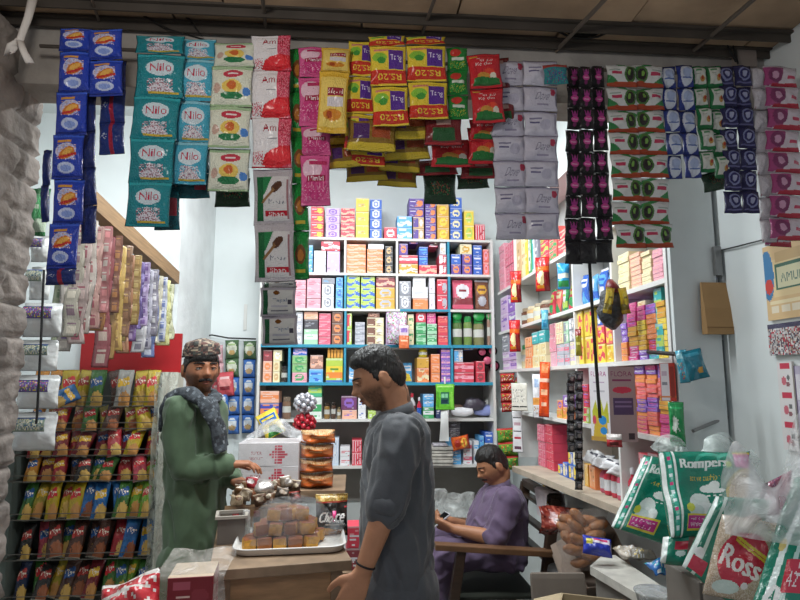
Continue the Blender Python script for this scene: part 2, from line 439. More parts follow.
# the rod they hang on
tag(MB().tube([P(40, 46, Y=1.53), P(400, 62, Y=1.53), P(800, 78, Y=1.53)], .005, 8).build('hanging_rail', iron), 'dark iron rail along the lintel carrying the sachet strips', 'rail')
K = {}
def kind(n, pic, **kw): K[n] = [pillow(n + '_print', pic, seed=s, **kw) for s in (1, 2, 3)]
p = Pic(24, 28, '#2040b4').rect(0,0,1,.06,'#3a62d8').ell(.5,.40,.34,.19,'#c8ccf0').speck(.2,.24,.84,.58,['#e8e4f4','#8a98dc','#d8a070'],.35,3).ell(.54,.44,.27,.12,'#d9822c',-.25).ell(.56,.41,.19,.06,'#f0b858',-.25).poly([(.26,.52),(.84,.42),(.84,.47),(.3,.58)],'#c9312c').ell(.5,.76,.27,.12,'#c8d4f4').ell(.5,.77,.18,.07,'#8ea6e6').rect(.18,.14,.66,.2,'#e0a040').rect(0,.93,1,.96,'#152c86')
kind('blue', p, back='#182c74')
p = Pic(24, 28, '#108590').rect(0,0,1,.07,'#2aa3ad').ell(.52,.36,.3,.18,'#cfe0e8').text('Nilo',.3,.26,.78,.44,'#b82848').poly([(.25,.88),(.5,.58),(.82,.88)],'#d8d2dc').speck(.26,.6,.78,.88,['#e8e0ea','#b8909c','#8a5a66','#cfd8e0'],.6,5).rect(.28,.88,.9,.92,'#d8b840')
kind('teal', p, back='#0c5660')
p = Pic(24, 28, '#47aecb').rect(0,0,1,.07,'#8fd0e0').ell(.5,.38,.34,.2,'#d6e8f0').text('Nilo',.26,.28,.78,.46,'#c02c4c').poly([(.2,.88),(.5,.6),(.85,.88)],'#e4dce2').speck(.24,.6,.8,.88,['#f0e8ee','#c8a0b0','#8a6a78','#d8e8f0'],.6,6).rect(.2,.89,.95,.92,'#d0b44a')
kind('cyan', p, back='#18788c')
p = Pic(24, 28, '#dfe2cf').rect(0,0,1,.09,'#a8c49a').ell(.55,.24,.25,.1,'#c43048').rect(.42,.22,.68,.26,'#f0e0e0').ell(.52,.55,.25,.17,'#e8c860').ell(.52,.52,.12,.1,'#d06a30').ell(.52,.76,.27,.09,'#1f7a4a').ell(.16,.6,.09,.12,'#c8a898').ell(.88,.66,.1,.11,'#4a86d0').rect(0,.94,1,1,'#9ab88c')
kind('noodle', p, back='#3c5a3e')
p = Pic(24, 30, '#e6e2e4').rect(.68,0,1,1,'#d8506a').speck(.72,0,1,1,['#b81c34','#e88898'],.4).text('Amul',.28,.14,.82,.30,'#a01830').rect(.4,.42,.66,.45,'#8a8a90').poly([(.25,.95),(.35,.72),(.7,.58),(1,.56),(1,.9),(.7,.97)],'#d81f2c').ell(.7,.74,.3,.13,'#e8303a').speck(.03,.68,.28,.92,['#b03040','#e8d8da','#d87888'],.7).rect(0,.97,1,1,'#a81830')
kind('redwhite', p, back='#8a2034')
p = Pic(24, 30, '#c9c4c8').rect(.1,.14,.9,.92,'#e8e6e6').rect(.1,.14,.26,.92,'#1d6a3c').poly([(.26,.14),(.5,.14),(.26,.5)],'#2f8a52').ell(.6,.34,.16,.08,'#5d3c2c',-.5).poly([(.2,.62),(.26,.64),(.56,.4),(.5,.36)],'#9a7248').text('Masala',.4,.56,.8,.64,'#8a8f9a').rect(.3,.76,.86,.86,'#c41f34').text('Shan',.38,.775,.78,.85,'#f2dede').rect(.86,.2,.9,.9,'#a8787c')
kind('silver', p, back='#9a969c', m=FOIL)
p = Pic(24, 24, '#b6b0b8').rect(.08,.1,.92,.94,'#dcdcd8').rect(.08,.1,.2,.94,'#1e5c3a').ell(.46,.2,.09,.08,'#7a4a18').text('Tapal',.34,.4,.76,.56,'#8c98ac').rect(.3,.62,.8,.7,'#c2c2cc').rect(.8,.44,.9,.6,'#4a4858').rect(.3,.8,.8,.84,'#7c7c86')
kind('silverdark', p, back='#77737a', m=FOIL)
p = Pic(16, 26, '#17913a').speck(0,0,1,1,['#1fae48','#0f7a2e'],.3).ell(.5,.5,.32,.2,'#7a4a20').ell(.5,.52,.2,.12,'#c07a30').rect(.2,.8,.8,.86,'#d8c040')
kind('greenspice', p, back='#0f6a2a')
p = Pic(24, 28, '#e25c98').ell(.4,.3,.34,.2,'#f0c8d8').ell(.5,.66,.4,.22,'#d03a80').rect(.2,.42,.86,.54,'#a81848').text('Pinki',.26,.43,.8,.53,'#f4e4ea').speck(0,.6,1,.9,['#f0a8c8','#c82870'],.2).rect(.3,.14,.9,.22,'#c02860')
kind('pink', p, back='#b23c74')
p = Pic(24, 30, '#e6b83a').rect(.06,.12,.94,.9,'#efd06a').rect(.3,.3,.86,.42,'#9a1c34').text('Safeguard',.33,.32,.83,.41,'#f4dcd0').rect(.3,.45,.86,.6,'#ded6da').ell(.5,.72,.32,.09,'#d88a24').ell(.4,.72,.1,.06,'#b04a18')
kind('yellowsoap', p, back='#b07c1c')
p = Pic(26, 26, '#efd23c').rect(.5,.16,.92,.62,'#5a2c96').text('Tang',.54,.28,.88,.46,'#e8dcf4',rot180=False).ell(.25,.34,.2,.13,'#8cc83c').ell(.3,.42,.12,.09,'#3f9a36').rect(.1,.1,.5,.17,'#e08a78').poly([(0,.66),(1,.64),(1,.93),(0,.95)],'#d4311f').text('RS.20',.2,.735,.84,.87,'#f6d440',rot180=True)
kind('rsyellow', p, back='#b08a20')
p = Pic(20, 24, '#148a34').ell(.4,.3,.26,.16,'#d83830').rect(.2,.5,.8,.6,'#e8f0e0').speck(.1,.65,.9,.9,['#5cc050','#0d6a26','#d8d040'],.4)
kind('greenmix', p, back='#0c5222')
p = Pic(24, 28, '#d3202c').rect(.06,.06,.3,.12,'#e8b83c').text('Tomato',.26,.16,.74,.26,'#f4dcd8').text('Ketchup',.22,.28,.78,.4,'#f2e4e0').ell(.6,.58,.18,.12,'#e84a30').ell(.42,.66,.2,.1,'#d89a3c').ell(.72,.68,.1,.1,'#ece4d0').poly([(.1,.9),(.12,.72),(.4,.68),(.9,.76),(.92,.9)],'#1f7a34').rect(.1,.88,.94,.92,'#176028')
kind('redketchup', p, back='#8c1820')
p = Pic(26, 18, '#d6d2e0').rect(0,0,1,.05,'#b4aec4').text('Dove',.34,.3,.74,.62,'#8f8aa0',slant=.3).ell(.84,.3,.09,.15,'#c23a58').rect(.36,.74,.72,.8,'#a39cb4').rect(.94,.15,.97,.8,'#aaa4ba')
kind('lavender', p, back='#a29cb4')
p = Pic(26, 18, '#dcd9e6').rect(0,0,1,.05,'#b4aec4').rect(.12,.3,.5,.38,'#8d88a4').rect(.12,.46,.44,.52,'#6b6690').ell(.62,.56,.16,.2,'#c8c4d6').rect(.9,.1,.95,.9,'#b8b2c6')
kind('lavenderback', p, back='#a29cb4')
p = Pic(18, 20, '#17131a').poly([(.28,.1),(.4,.34),(.5,.14),(.6,.34),(.72,.1),(.66,.5),(.34,.5)],'#b23a90').ell(.5,.58,.28,.13,'#d84c9c').rect(.3,.55,.7,.6,'#f0a8d0').ell(.5,.78,.14,.1,'#7c2460').rect(0,0,.14,.06,'#b8b2b8').rect(.86,0,1,.06,'#b8b2b8')
kind('black', p, back='#131016', thick=.007)
p = Pic(14, 16, '#19171b').rect(.1,.1,.3,.16,'#3a383c').rect(0,.94,1,1,'#2c2a2e')
kind('blackplain', p, back='#131016', thick=.006)
p = Pic(30, 20, '#e2e4e0').poly([(0,0),(.3,0),(1,.36),(1,.2),(.6,0)],'#3f9a54').poly([(0,.5),(.5,1),(0,1)],'#2f8446').ell(.74,.5,.2,.36,'#4a7a34').ell(.74,.5,.14,.26,'#241a1c').ell(.7,.45,.05,.12,'#7fb04a').rect(.12,.4,.44,.52,'#c8385c').rect(.06,.28,.4,.33,'#a4b4a8').poly([(0,.86),(1,.8),(1,1),(0,1)],'#b8441f')
kind('oriental', p, back='#a8b0a8')
def flipx(q):
    r = Pic(1, 1, '#000000'); r.w, r.h = q.w, q.h; r.p = [row[::-1] for row in q.p]; return r
kind('orientalflip', flipx(p), back='#a8b0a8')
p = Pic(18, 20, '#24388c').ell(.5,.5,.4,.44,'#dfe6f4').ell(.5,.42,.26,.22,'#b4c4e8').rect(.2,.62,.8,.68,'#5c74b8').rect(0,0,1,.06,'#182864')
kind('bluewhite', p, back='#1c2c70')
p = Pic(18, 20, '#1f7f45').rect(.14,.12,.86,.86,'#e4e6dc').rect(.22,.2,.6,.27,'#5a9a64').ell(.64,.62,.14,.14,'#c89a4c').ell(.66,.58,.07,.07,'#b03a2c').rect(.22,.38,.5,.43,'#a4aa9c')
kind('greenwhite', p, back='#165c34')
p = Pic(18, 20, '#272658').ell(.5,.46,.34,.32,'#8a90bc').ell(.5,.46,.26,.24,'#2c2c66').ell(.5,.46,.14,.14,'#b4b8d8').rect(.1,.84,.9,.88,'#6a6a9c')
kind('navy', p, back='#20204a')
p = Pic(24, 20, '#eadbe4').poly([(0,.1),(.55,.05),(.4,.9),(0,.95)],'#b44a84').ell(.3,.48,.22,.34,'#8a3468').ell(.3,.48,.1,.18,'#e0a8c8').poly([(.2,.86),(1,.78),(1,1),(.2,1)],'#c83248').rect(.68,.48,.9,.6,'#d84c6c')
kind('pinkwash', p, back='#d8c0d0')
p = Pic(12, 20, '#1d3178').rect(0,0,1,.06,'#16265e').speck(0,0,1,1,['#20388c','#1a2a68'],.3)
kind('bluebackside', p, back='#1d3178')
p = Pic(14, 20, '#1c347e').rect(.45,0,.6,1,'#a8203c').speck(0,.4,.4,.6,['#cfd8e8'],.2)
kind('bluestripe', p, back='#1d3178')
p = Pic(14, 20, '#0c5a66').speck(0,0,1,1,['#0f6a74','#094850'],.3).rect(.6,.3,.9,.7,'#a43040')
kind('tealbackside', p, back='#0c5660')
p = Pic(16, 14, '#2f8f94').rect(0,0,1,.2,'#b8443c').speck(.1,.3,.9,.9,['#3a5aa8','#45b09a','#86447c'],.5)
kind('tealmix', p, back='#267078')
p = Pic(20, 12, '#8a6a1e').rect(0,.75,1,1,'#d8bc30').rect(.1,.2,.45,.65,'#4a2266').rect(.5,.2,.9,.6,'#a84a20')
kind('yellowedge', p, back='#8a6a1e')
p = Pic(20, 12, '#7c161c').rect(.2,.5,.8,.85,'#1f5a2c').rect(0,.9,1,1,'#b02028').rect(.3,.2,.7,.4,'#c8a094')
kind('rededge', p, back='#6a1218')
p = Pic(20, 14, '#123c20').speck(.2,.3,.8,.7,['#2c6a38','#0d2c16','#8a3c2c'],.4)
kind('greenedge', p, back='#0f3018')
p = Pic(18, 20, '#e4dfe4').rect(0,0,1,.04,'#a898a4').speck(.1,.1,.9,.9,['#d4ccd6','#f0ecf0'],.4).rect(.05,.9,.1,1,'#a83048')
kind('palestrip', p, back='#cfc8d0')
NSACH = [0]
def strip(label, top, bot, wpx, seq, Y=YS, group='sachet strips hanging at the shop front', name='hanging_sachet_strip', part='sachet', flip=0, tilt=3, wb=None):
    """top/bot: (x, y) of the strip's two ends as measured; seq: kind names from top down or [(kind, share)]"""
    seq = [(s, 1) if isinstance(s, str) else s for s in seq]; tot = sum(s[1] for s in seq)
    A, B = P(*top, Y=Y), P(*bot, Y=Y)
    wpx2 = wb or wpx
    w0 = (P(top[0] + wpx/2, top[1], Y=Y) - P(top[0] - wpx/2, top[1], Y=Y)).x
    w1 = (P(bot[0] + wpx2/2, bot[1], Y=Y) - P(bot[0] - wpx2/2, bot[1], Y=Y)).x
    t = thing(name, label, 'sachet strip', A, group=group); t.rotation_euler = (0, 0, 0)
    L = (B - A).length; roll = math.atan2(A.x - B.x, A.z - B.z)
    t.rotation_euler.y = roll
    acc = 0
    for k, (kn, sh) in enumerate(seq):
        h = L * sh / tot; f = acc / tot; NSACH[0] += 1
        r = RND
        o = obj(part, K[kn][(k + NSACH[0]) % 3], t, (r.uniform(-.002, .002), .004 * math.sin(k * 1.7 + top[0]), -acc * L / tot), (rad(r.uniform(-tilt, tilt)), rad(r.uniform(-1, 1)), rad(r.uniform(-.8, .8))), (w0 + (w1-w0)*f, 1, h * 1.01))
        acc += sh
    return t
S = strip
S('deep blue biscuit sachet strip beside the brick jamb, long and printed', (76, 28), (62, 285), 33, [('blue', .55)] + ['blue'] * 5 + [('bluestripe', .35)], wb=31)
S('short pair of deep blue biscuit sachets next to the long blue strip', (106, 30), (105, 95), 35, [('blue', .85), 'blue'])
S('plain dark blue back of a sachet strip behind the long blue strip', (88, 60), (88, 243), 16, ['bluebackside'] * 5, Y=1.45)
S('dark blue sachet strip with red stripe below the short blue pair', (114, 60), (113, 155), 26, ['bluebackside', 'bluestripe', 'bluestripe'], Y=1.45)
S('sliver of blue sachet strip close to the brick jamb', (47, 150), (46, 222), 9, ['bluebackside', 'bluebackside'], Y=1.46)
S('wide teal sachet strip with white mound prints', (162, 37), (147, 227), 50, [('teal', .42)] + ['teal'] * 4, wb=43)
S('dark teal back of a strip peeping out behind the wide teal strip', (172, 60), (165, 229), 26, ['tealbackside'] * 4, Y=1.46)
S('pale cyan sachet strip between the teal and noodle strips', (199, 40), (189, 184), 36, [('cyan', .5)] + ['cyan'] * 3, Y=1.42)
S('dark sachet end with red mark below the pale cyan strip', (193, 150), (192, 198), 36, ['tealbackside', 'tealbackside'], Y=1.47)
S('pale green noodle sachet strip with bowl prints', (234, 42), (227, 191), 42, [('noodle', .62)] + ['noodle'] * 3)
S('dark green sachet end below the pale noodle strip', (233, 150), (231, 206), 36, ['greenedge', 'greenedge'], Y=1.46)
S('red and white milk powder sachets at the head of a long strip', (271, 35), (272, 168), 40, [('redwhite', .75), 'redwhite', 'redwhite'])
S('silver spice sachets with green corner below the red and white ones', (273, 169), (276, 281), 40, ['silver', 'silver'], Y=1.405)
S('silver tea sachets low on the long strip before the back rack', (279, 282), (280, 345), 36, [('silverdark', .2), 'silverdark', 'silverdark'], Y=1.41)
S('narrow bright green spice strip seen nearly edge on', (297, 48), (302, 279), 17, ['greenspice'] * 5, Y=1.44)
S('hot pink sachet strip beside the green spice strip', (313, 48), (317, 206), 30, [('pink', .6), 'pink', ('pink', .6), 'pink'], Y=1.42)
S('pair of golden soap sachets with dark red label', (336, 48), (331, 134), 30, [('yellowsoap', .4), 'yellowsoap'], Y=1.385)
S('golden sachet ends hanging below the soap pair', (341, 120), (344, 168), 32, ['yellowedge', 'yellowedge'], Y=1.45)
S('narrow yellow sweet strip behind the soap pair, purple patches', (362, 42), (358, 150), 28, ['rsyellow', 'rsyellow', 'rsyellow'], Y=1.41)
S('yellow RS.20 sweet strip with purple patch, second from the soap', (387, 37), (391, 126), 37, [('rsyellow', .25), 'rsyellow', 'rsyellow'], Y=1.375)
S('yellow RS.20 sweet strip with purple patch, beside the small green mixes', (426, 38), (429, 118), 40, [('rsyellow', .2), 'rsyellow', 'rsyellow'], Y=1.37)
for i, (x, y0, y1, w) in enumerate(((372, 118, 152, 50), (408, 108, 140, 50), (368, 140, 166, 38), (405, 132, 160, 46), (400, 150, 172, 42), (366, 160, 180, 42), (398, 168, 186, 40))):
    S('fold of yellow sweet sachets, %s down in the bunch under the RS.20 strips' % ORD[i], (x, y0), (x + (2 if i % 2 else -1), y1), w, ['rsyellow' if i == 2 else 'yellowedge'], Y=1.40 + i * .022, tilt=4)
S('small green mix sachet strip between yellow and red strips', (456, 48), (458, 119), 21, ['greenmix'] * 3, Y=1.39)
S('red ketchup sachet pair with green base print', (483, 55), (490, 122), 33, ['redketchup', 'redketchup'], Y=1.38)
S('dark red ketchup strip behind the bright ketchup pair', (497, 58), (505, 125), 22, ['rededge'] * 3, Y=1.42)
for i, (x, y0, y1, w, k) in enumerate(((443, 115, 146, 38, 'rededge'), (486, 119, 140, 32, 'redketchup'), (484, 128, 164, 34, 'redketchup'), (452, 140, 168, 44, 'redketchup'), (480, 160, 178, 40, 'rededge'), (436, 160, 175, 42, 'rededge'), (472, 174, 188, 32, 'greenedge'), (440, 174, 204, 33, 'greenedge'))):
    S('fold of red ketchup sachets, %s down in the bunch under the ketchup pair' % ORD[i] if k != 'greenedge' else 'dark green sachet end, %s one of the bunch below the ketchup folds' % ORD[i - 6], (x, y0), (x + 1, y1), w, [k], Y=1.405 + i * .022, tilt=4)
S('white lavender soap sachet column beside the ketchup strips', (507, 62), (513, 239), 34, ['lavender', 'lavenderback'] * 3 + ['lavender'], Y=1.42)
S('white lavender soap sachet column next to the black strips', (539, 62), (543, 239), 34, ['lavenderback', 'lavender'] * 3 + ['lavenderback'], Y=1.40)
S('small teal and red sachet clipped on the lavender column', (555, 64), (557, 83), 24, ['tealmix'], Y=1.37)
for i_, (xt_, xb_, nn_, yy_) in enumerate(((574, 573, 9, 1.42), (585.5, 589, 9, 1.40), (597, 605.5, 9, 1.42))):
    S('black pink-print sachet column, %s from the lavender strips' % ORD[i_], (xt_, 66), (xb_, 264 - i_), 13, ['black'] * (nn_ - 1) + ['blackplain'], Y=yy_, tilt=2, wb=17.5)
S('white green and black soap sachet column beside the black columns', (620, 66), (630, 248), 30, ['oriental'] * 8, Y=1.40, tilt=3)
S('white green and black soap sachet column beside the blue ovals', (646, 66), (657, 248), 31, ['orientalflip'] * 7 + ['oriental'], Y=1.405, tilt=3)
S('blue sachet column with white ovals beside the soap columns', (667, 66), (676, 178), 16, ['bluewhite'] * 5, Y=1.41, tilt=3)
S('blue sachet column with white ovals beside the green ones', (683, 66), (693, 178), 16, ['bluewhite'] * 5, Y=1.41, tilt=3)
S('green sachet column with white panels beside the blue ovals', (698, 66), (709, 172), 15, ['greenwhite'] * 5, Y=1.41, tilt=3)
S('green sachet column with white panels beside the navy ones', (713, 66), (722, 178), 15, ['greenwhite'] * 5, Y=1.415, tilt=3)
S('dark green sachet ends below the green panel columns', (712, 172), (717, 190), 24, ['greenedge'], Y=1.45)
S('navy sachet column with silver rings beside the green ones', (725, 66), (734, 213), 17, ['navy'] * 7, Y=1.41, tilt=3)
S('navy sachet column with silver rings beside the pink ones', (741, 66), (751, 213), 17, ['navy'] * 7, Y=1.41, tilt=3)
S('plain pale strip of sachets seen edge on beside the navy columns', (757, 68), (770, 242), 14, ['palestrip'] * 8, Y=1.41)
S('pink and white soap sachet column nearest the side wall', (781, 66), (788, 240), 33, ['pinkwash'] * 8, Y=1.385)
S('second pink and white soap column tucked behind the first', (775, 70), (779, 246), 26, ['pinkwash'] * 8, Y=1.43)
tag(MB().tube([P(588, 240, Y=1.47), P(593, 320, Y=1.47), P(600, 418, Y=1.47)], .0045, 8).build('hanging_black_cord', mat('cord_black', '#15130f', rough=.6)), 'black cord hanging straight down below the black sachet columns', 'cord')
Pic.K = 1.0
# ================================================================== CARTONS, JARS AND POUCHES ON THE RACKS
C = dict(red='#d9304a', pink='#eda3b4', rose='#e0607c', lilac='#d2b4dc', yellow='#efd23e', blue='#2562c8', sky='#5cb0e8', purple='#5b3a9c', orange='#ef8a4a', peach='#f2b79c', tan='#d9b27c', cream='#efe2b4', gold='#dca62c', maroon='#8c2c38', white='#e6e6ea', grey='#8c8f9c', black='#25222a', green='#2ea05a', lime='#b4d45c', teal='#2ab0b4', magenta='#d8388c', violet='#8a5cc0', brown='#7a4a34', dark='#3a3640', mint='#a4d4b0', coral='#ea6a60', navy='#24346c', silver='#b8bac4', plum='#6c2460')
CART = {}
def cart(c, a='white', style='band', seed=0):
    k = (c, a, style, seed)
    if k in CART: return CART[k]
    bg, ac = [tuple(q * .93 + .035 for q in lin(C.get(n_, n_))[:3]) + (1,) for n_ in (c, a)]; p = Pic(16, 12, bg)
    if style == 'band': p.rect(0,.30,1,.66,ac).rect(.2,.42,.7,.52,bg).rect(.1,.12,.5,.18,ac)
    elif style == 'dot': p.ell(.5,.5,.3,.36,ac).rect(.32,.44,.68,.56,bg).rect(.05,.05,.3,.12,ac)
    elif style == 'logo': p.rect(.14,.24,.86,.44,ac).rect(.25,.55,.75,.62,ac).rect(.3,.7,.6,.76,ac)
    elif style == 'wave': p.poly([(0,.55),(.3,.7),(.65,.35),(1,.5),(1,.85),(.6,.65),(.3,.95),(0,.85)], ac).rect(.15,.12,.6,.24,ac)
    elif style == 'stripe':
        for x in (.05,.3,.55,.8): p.rect(x,.1,x+.1,.9,ac)
    elif style == 'side': p.rect(0,.1,.5,.9,ac).ell(.75,.5,.16,.3,'#e8e0d8')
    elif style == 'ball': p.ell(.72,.55,.22,.34,ac).rect(.08,.3,.46,.44,'#e8e4f0').rect(.08,.55,.4,.62,'#e8e4f0')
    elif style == 'plain': p.rect(.12,.4,.7,.46,ac).rect(.12,.58,.5,.64,ac)
    elif style == 'rings': p.ell(.5,.5,.34,.42,ac).ell(.5,.5,.22,.26,bg).ell(.5,.5,.1,.14,ac).rect(0,0,1,.06,ac)
    elif style == 'grad': p.rect(0,.35,1,.6,'#e8c83c').rect(0,.6,1,.85,'#e8883c').rect(0,.88,1,1,'#3a6ab8').rect(.25,.45,.75,.5,'#5a8a2c')
    rr = random.Random(len(CART)); lt = tuple(min(1, q*.65+.3) for q in lin(bg)[:3]) + (1,); dk = tuple(q*.6 for q in lin(bg)[:3]) + (1,)
    for _ in range(7):
        x, y = rr.random()*.85, rr.random()*.9; p.rect(x, y, x + rr.uniform(.08,.3), y + .07, rr.choice((lt, dk, lin(ac), lt)))
    p.rect(0, 0, 1, .05, lt)
    CART[k] = carton_mesh('carton_' + c, p, bg, top=bg); return CART[k]
def jar_mesh(body, lid, key, _c={}):
    if key in _c: return _c[key]
    mb = MB(); mb.smooth = True; mb.use(FILM); mb.paint(body); prof = [(.001,0),(.44,0),(.5,.04),(.5,.3)]
    mb.lathe(prof, 18, cap=False); mb.paint('#d8d8d0'); mb.lathe([(.502,.3),(.502,.58)], 18, cap=False); mb.paint(body); mb.lathe([(.5,.58),(.5,.74),(.4,.8)], 18, cap=False)
    j = mb.mesh('jar'); mb = MB(); mb.smooth = True; mb.use(FILM); mb.paint(lid); mb.lathe([(.43,.8),(.43,.97),(.38,1),(.001,1)], 18, cap=False)
    _c[key] = (j, mb.mesh('jar_lid')); return _c[key]
def bottle_meshes(body, cap, label, key, _c={}):
    if key in _c: return _c[key]
    mb = MB(); mb.smooth = True; mb.use(FILM); mb.paint(body); mb.lathe([(.001,0),(.42,0),(.5,.05),(.5,.15)], 16, cap=False); mb.paint(label); mb.lathe([(.505,.15),(.505,.5)], 16, cap=False)
    mb.paint(body); mb.lathe([(.5,.5),(.48,.62),(.2,.76),(.18,.84)], 16, cap=False); b = mb.mesh('bottle')
    mb = MB(); mb.smooth = True; mb.use(FILM); mb.paint(cap); mb.lathe([(.24,.82),(.24,.97),(.001,1)], 16, cap=False)
    _c[key] = (b, mb.mesh('bottle_cap')); return _c[key]
def pouch_pic(bg, a, b, style=0):
    p = Pic(22, 26, bg)
    if style == 0: p.ell(.5,.34,.36,.16,a).rect(.25,.3,.75,.38,bg).ell(.5,.72,.3,.16,b).rect(0,0,1,.06,b)
    elif style == 1: p.rect(.1,.16,.9,.42,a).rect(.2,.24,.8,.32,bg).poly([(.1,.95),(.4,.55),(.7,.6),(.95,.95)],b)
    elif style == 2: p.rect(0,.6,1,.86,b).ell(.5,.4,.34,.24,a).rect(.3,.36,.7,.42,b)
    return p
POU = {}
def pouch(bg, a, b, style=0, thick=.024, m=FILM):
    k = (bg, a, b, style)
    if k not in POU: POU[k] = pillow('pouch_print', pouch_pic(C.get(bg,bg), C.get(a,a), C.get(b,b), style), thick=thick, back=C.get(bg,bg), m=m, seed=len(POU) + 4, wav=.4)
    return POU[k]
class Shelf:
    """one shelf of a rack: (x0, x1, y0, y1, n, name, colour, accent, style, what) measured on the photo, y1 None = stands on the board"""
    def __init__(s, where, xfun, zfun, zboard, depth, place, ref, prefix):
        s.__dict__.update(locals()); s.cols = []; s.blocks = []; s.zmax = 9
    def add(s, x0, x1, y0, y1, n, cname, a='white', style='band', what='carton', c=None):
        u0, u1 = s.xfun(x0, (y0 + (y1 or y0)) / 2), s.xfun(x1, (y0 + (y1 or y0)) / 2)
        if u0 > u1: u0, u1 = u1, u0
        u0, u1 = s.clamp(u0, u1)
        xm = (x0 + x1) / 2; zt = s.zfun(xm, y0); base = s.zboard; col = None
        if y1 is not None:
            zb = s.zfun(xm, y1); best = None
            for cc in s.cols:
                ov = min(u1, cc['u1']) - max(u0, cc['u0'])
                if ov > .3 * min(u1 - u0, cc['u1'] - cc['u0']) and (best is None or abs(cc['top'] - zb) < abs(best['top'] - zb)): best = cc
            if best is not None: col = best; base = best['top']
            else: base = zb
        if col is None: col = dict(u0=u0, u1=u1, top=base, list=[]); s.cols.append(col)
        h = max(.012, (zt - base) / n)
        for k in range(n):
            col['list'].append((u0, u1, base + k * h, h, c or cname, cname, a, style, what))
        col['top'] = base + n * h
    def clamp(s, u0, u1):
        m = (u0 + u1) / 2
        for a, b in s.blocks:
            if u0 < b and u1 > a:
                if m > (a + b) / 2: u0 = b
                else: u1 = a
        return u0, u1
    def build(s):
        s.cols.sort(key=lambda c: c['u0'] * s.ref)
        for ci, col in enumerate(s.cols):
            n = len(col['list']); t0 = col['list'][0][2]; t1 = max(q[2] + q[3] for q in col['list']); sq = min(1, (s.zmax - t0) / (t1 - t0))
            col['list'] = [(q[0], q[1], t0 + (q[2] - t0) * sq, q[3] * sq) + q[4:] for q in col['list']]
            for k, (u0, u1, z, h, c, cname, a, style, what) in enumerate(col['list']):
                lab = '%s %s, %s %sin %s stack from %s, %s' % (cname, what, level(k, n), '' if n == 1 or k in (0, n-1) else 'one ', ORD[ci], s.prefix, s.where)
                lab = lab.replace('lone in', 'alone as')
                grp = '%ss on the %s' % (what, s.where)
                d = s.depth * RND.uniform(.85, 1); jit = RND.uniform(0, .008)
                if what in ('jar', 'bottle'):
                    r = u1 - u0 - .002
                    t = thing(what, lab, what, s.place((u0+u1)/2, r/2 + jit, z + .0006), group=grp)
                    A, B = (jar_mesh if what == 'jar' else bottle_meshes)(*[C.get(q, q) for q in ((c, a) if what == 'jar' else (c, a, style))], key=(c, a, style))
                    obj('glass_jar' if what == 'jar' else 'bottle_shell', A, t, scale=(r, r, h)); obj('lid' if what == 'jar' else 'cap', B, t, scale=(r, r, h))
                elif what in ('pouch', 'packet'):
                    o = obj(what, pouch(c, a, style if isinstance(style, str) and style in C else 'white', (ci + k) % 3))
                    o.location = s.place((u0+u1)/2, .045, z + h * .97); o.rotation_euler = (rad(-5), 0, s.rz); o.scale = (u1 - u0 - .004, .6, h * .95); tag(o, lab, what, grp)
                else:
                    o = obj(what.replace(' ', '_'), cart(c, a, style)); o.location = s.place((u0+u1)/2, jit, z + .0006); o.rotation_euler = (0, 0, s.rz)
                    o.scale = (u1 - u0 - .0025, d, h - .0012); tag(o, lab, 'box' if what != 'carton' else 'carton', grp)
FB = YB + .022
def back_shelf(where, k): 
    s = Shelf(where + ' of back rack', lambda x, y: P(x, y, Y=FB).x, lambda x, y: P(x, y, Y=FB).z, bz[k], .20, lambda u, d, z: (u, FB + d, z), 1, 'plaster wall'); s.rz = 0
    s.blocks = [(XA - 1, XA + .021), (XB - .001, XB + 1)] + [(P(x, 350, Y=YB).x - .0095, P(x, 350, Y=YB).x + .0095) for x in ([], (344, 397, 449.5), (344.5, 397, 450), (345, 450), (289.5, 345, 452), [], [])[k]]
    s.zmax = bz[k-1] - TB - .003 if k else 9
    return s
T = back_shelf('top board', 0)
for e in ((311,324,206,None,4,'red','yellow','ball'),(326,340,208,None,4,'lilac','violet','rings'),(341,355,208,None,4,'red','peach','wave'),(356,369,198,None,3,'yellow','tan','plain'),(370,382,199,None,4,'blue','white','rings'),(384,397,227,None,1,'red','white','dot'),(397,412,216,None,2,'sky','white','wave'),(413,424,217,None,2,'tan','purple','side'),(409,424,198,217,2,'purple','orange','ball'),(425,436,200,None,5,'purple','orange','ball'),(437,449,204,None,3,'gold','yellow','dot'),(450,462,197,None,4,'blue','cream','dot'),(464,474,210,None,2,'yellow','lime','dot'),(475,485,224,None,1,'red','white','stripe')): T.add(*e)
T.build()
T = back_shelf('first shelf', 1)
for e in ((309,313,245,None,2,'sky','white','plain'),(314,326,250,None,3,'white','grey','plain'),(327,340,251,None,1,'white','lilac','stripe','carton','lilac'),(321,340,240,250,1,'red','white','wave'),(346,366,244,None,4,'orange','peach','wave'),(367,383,249,None,4,'orange','peach','wave'),(368,384,244,249,1,'white','rose','plain'),(385,393,246,None,3,'black','tan','dot'),(399,418,263,None,1,'gold','white','wave'),(399,418,254,263,1,'red','white','band'),(399,408,242,254,1,'purple','orange','dot'),(409,418,242,254,1,'purple','orange','dot'),(419,437,264,None,1,'red','peach','wave'),(419,428,244,264,2,'blue','sky','logo'),(429,438,254,264,1,'rose','white','dot'),(430,434,242,254,1,'white','silver','silver','bottle'),(434,438,242,254,1,'cream','silver','silver','bottle'),(439,448,254,None,2,'red','white','side'),(440,446,242,254,1,'white','tan','plain'),
          (451,461,264,None,1,'purple','orange','dot'),(451,461,254,264,1,'blue','white','logo'),(462,472,254,None,2,'purple','orange','dot'),(460,472,244,254,1,'cream','gold','dot'),(473,482,245,None,3,'blue','white','logo'),(483,496,249,None,2,'coral','pink','dot')): T.add(*e)
T.build()
T = back_shelf('second shelf', 2)
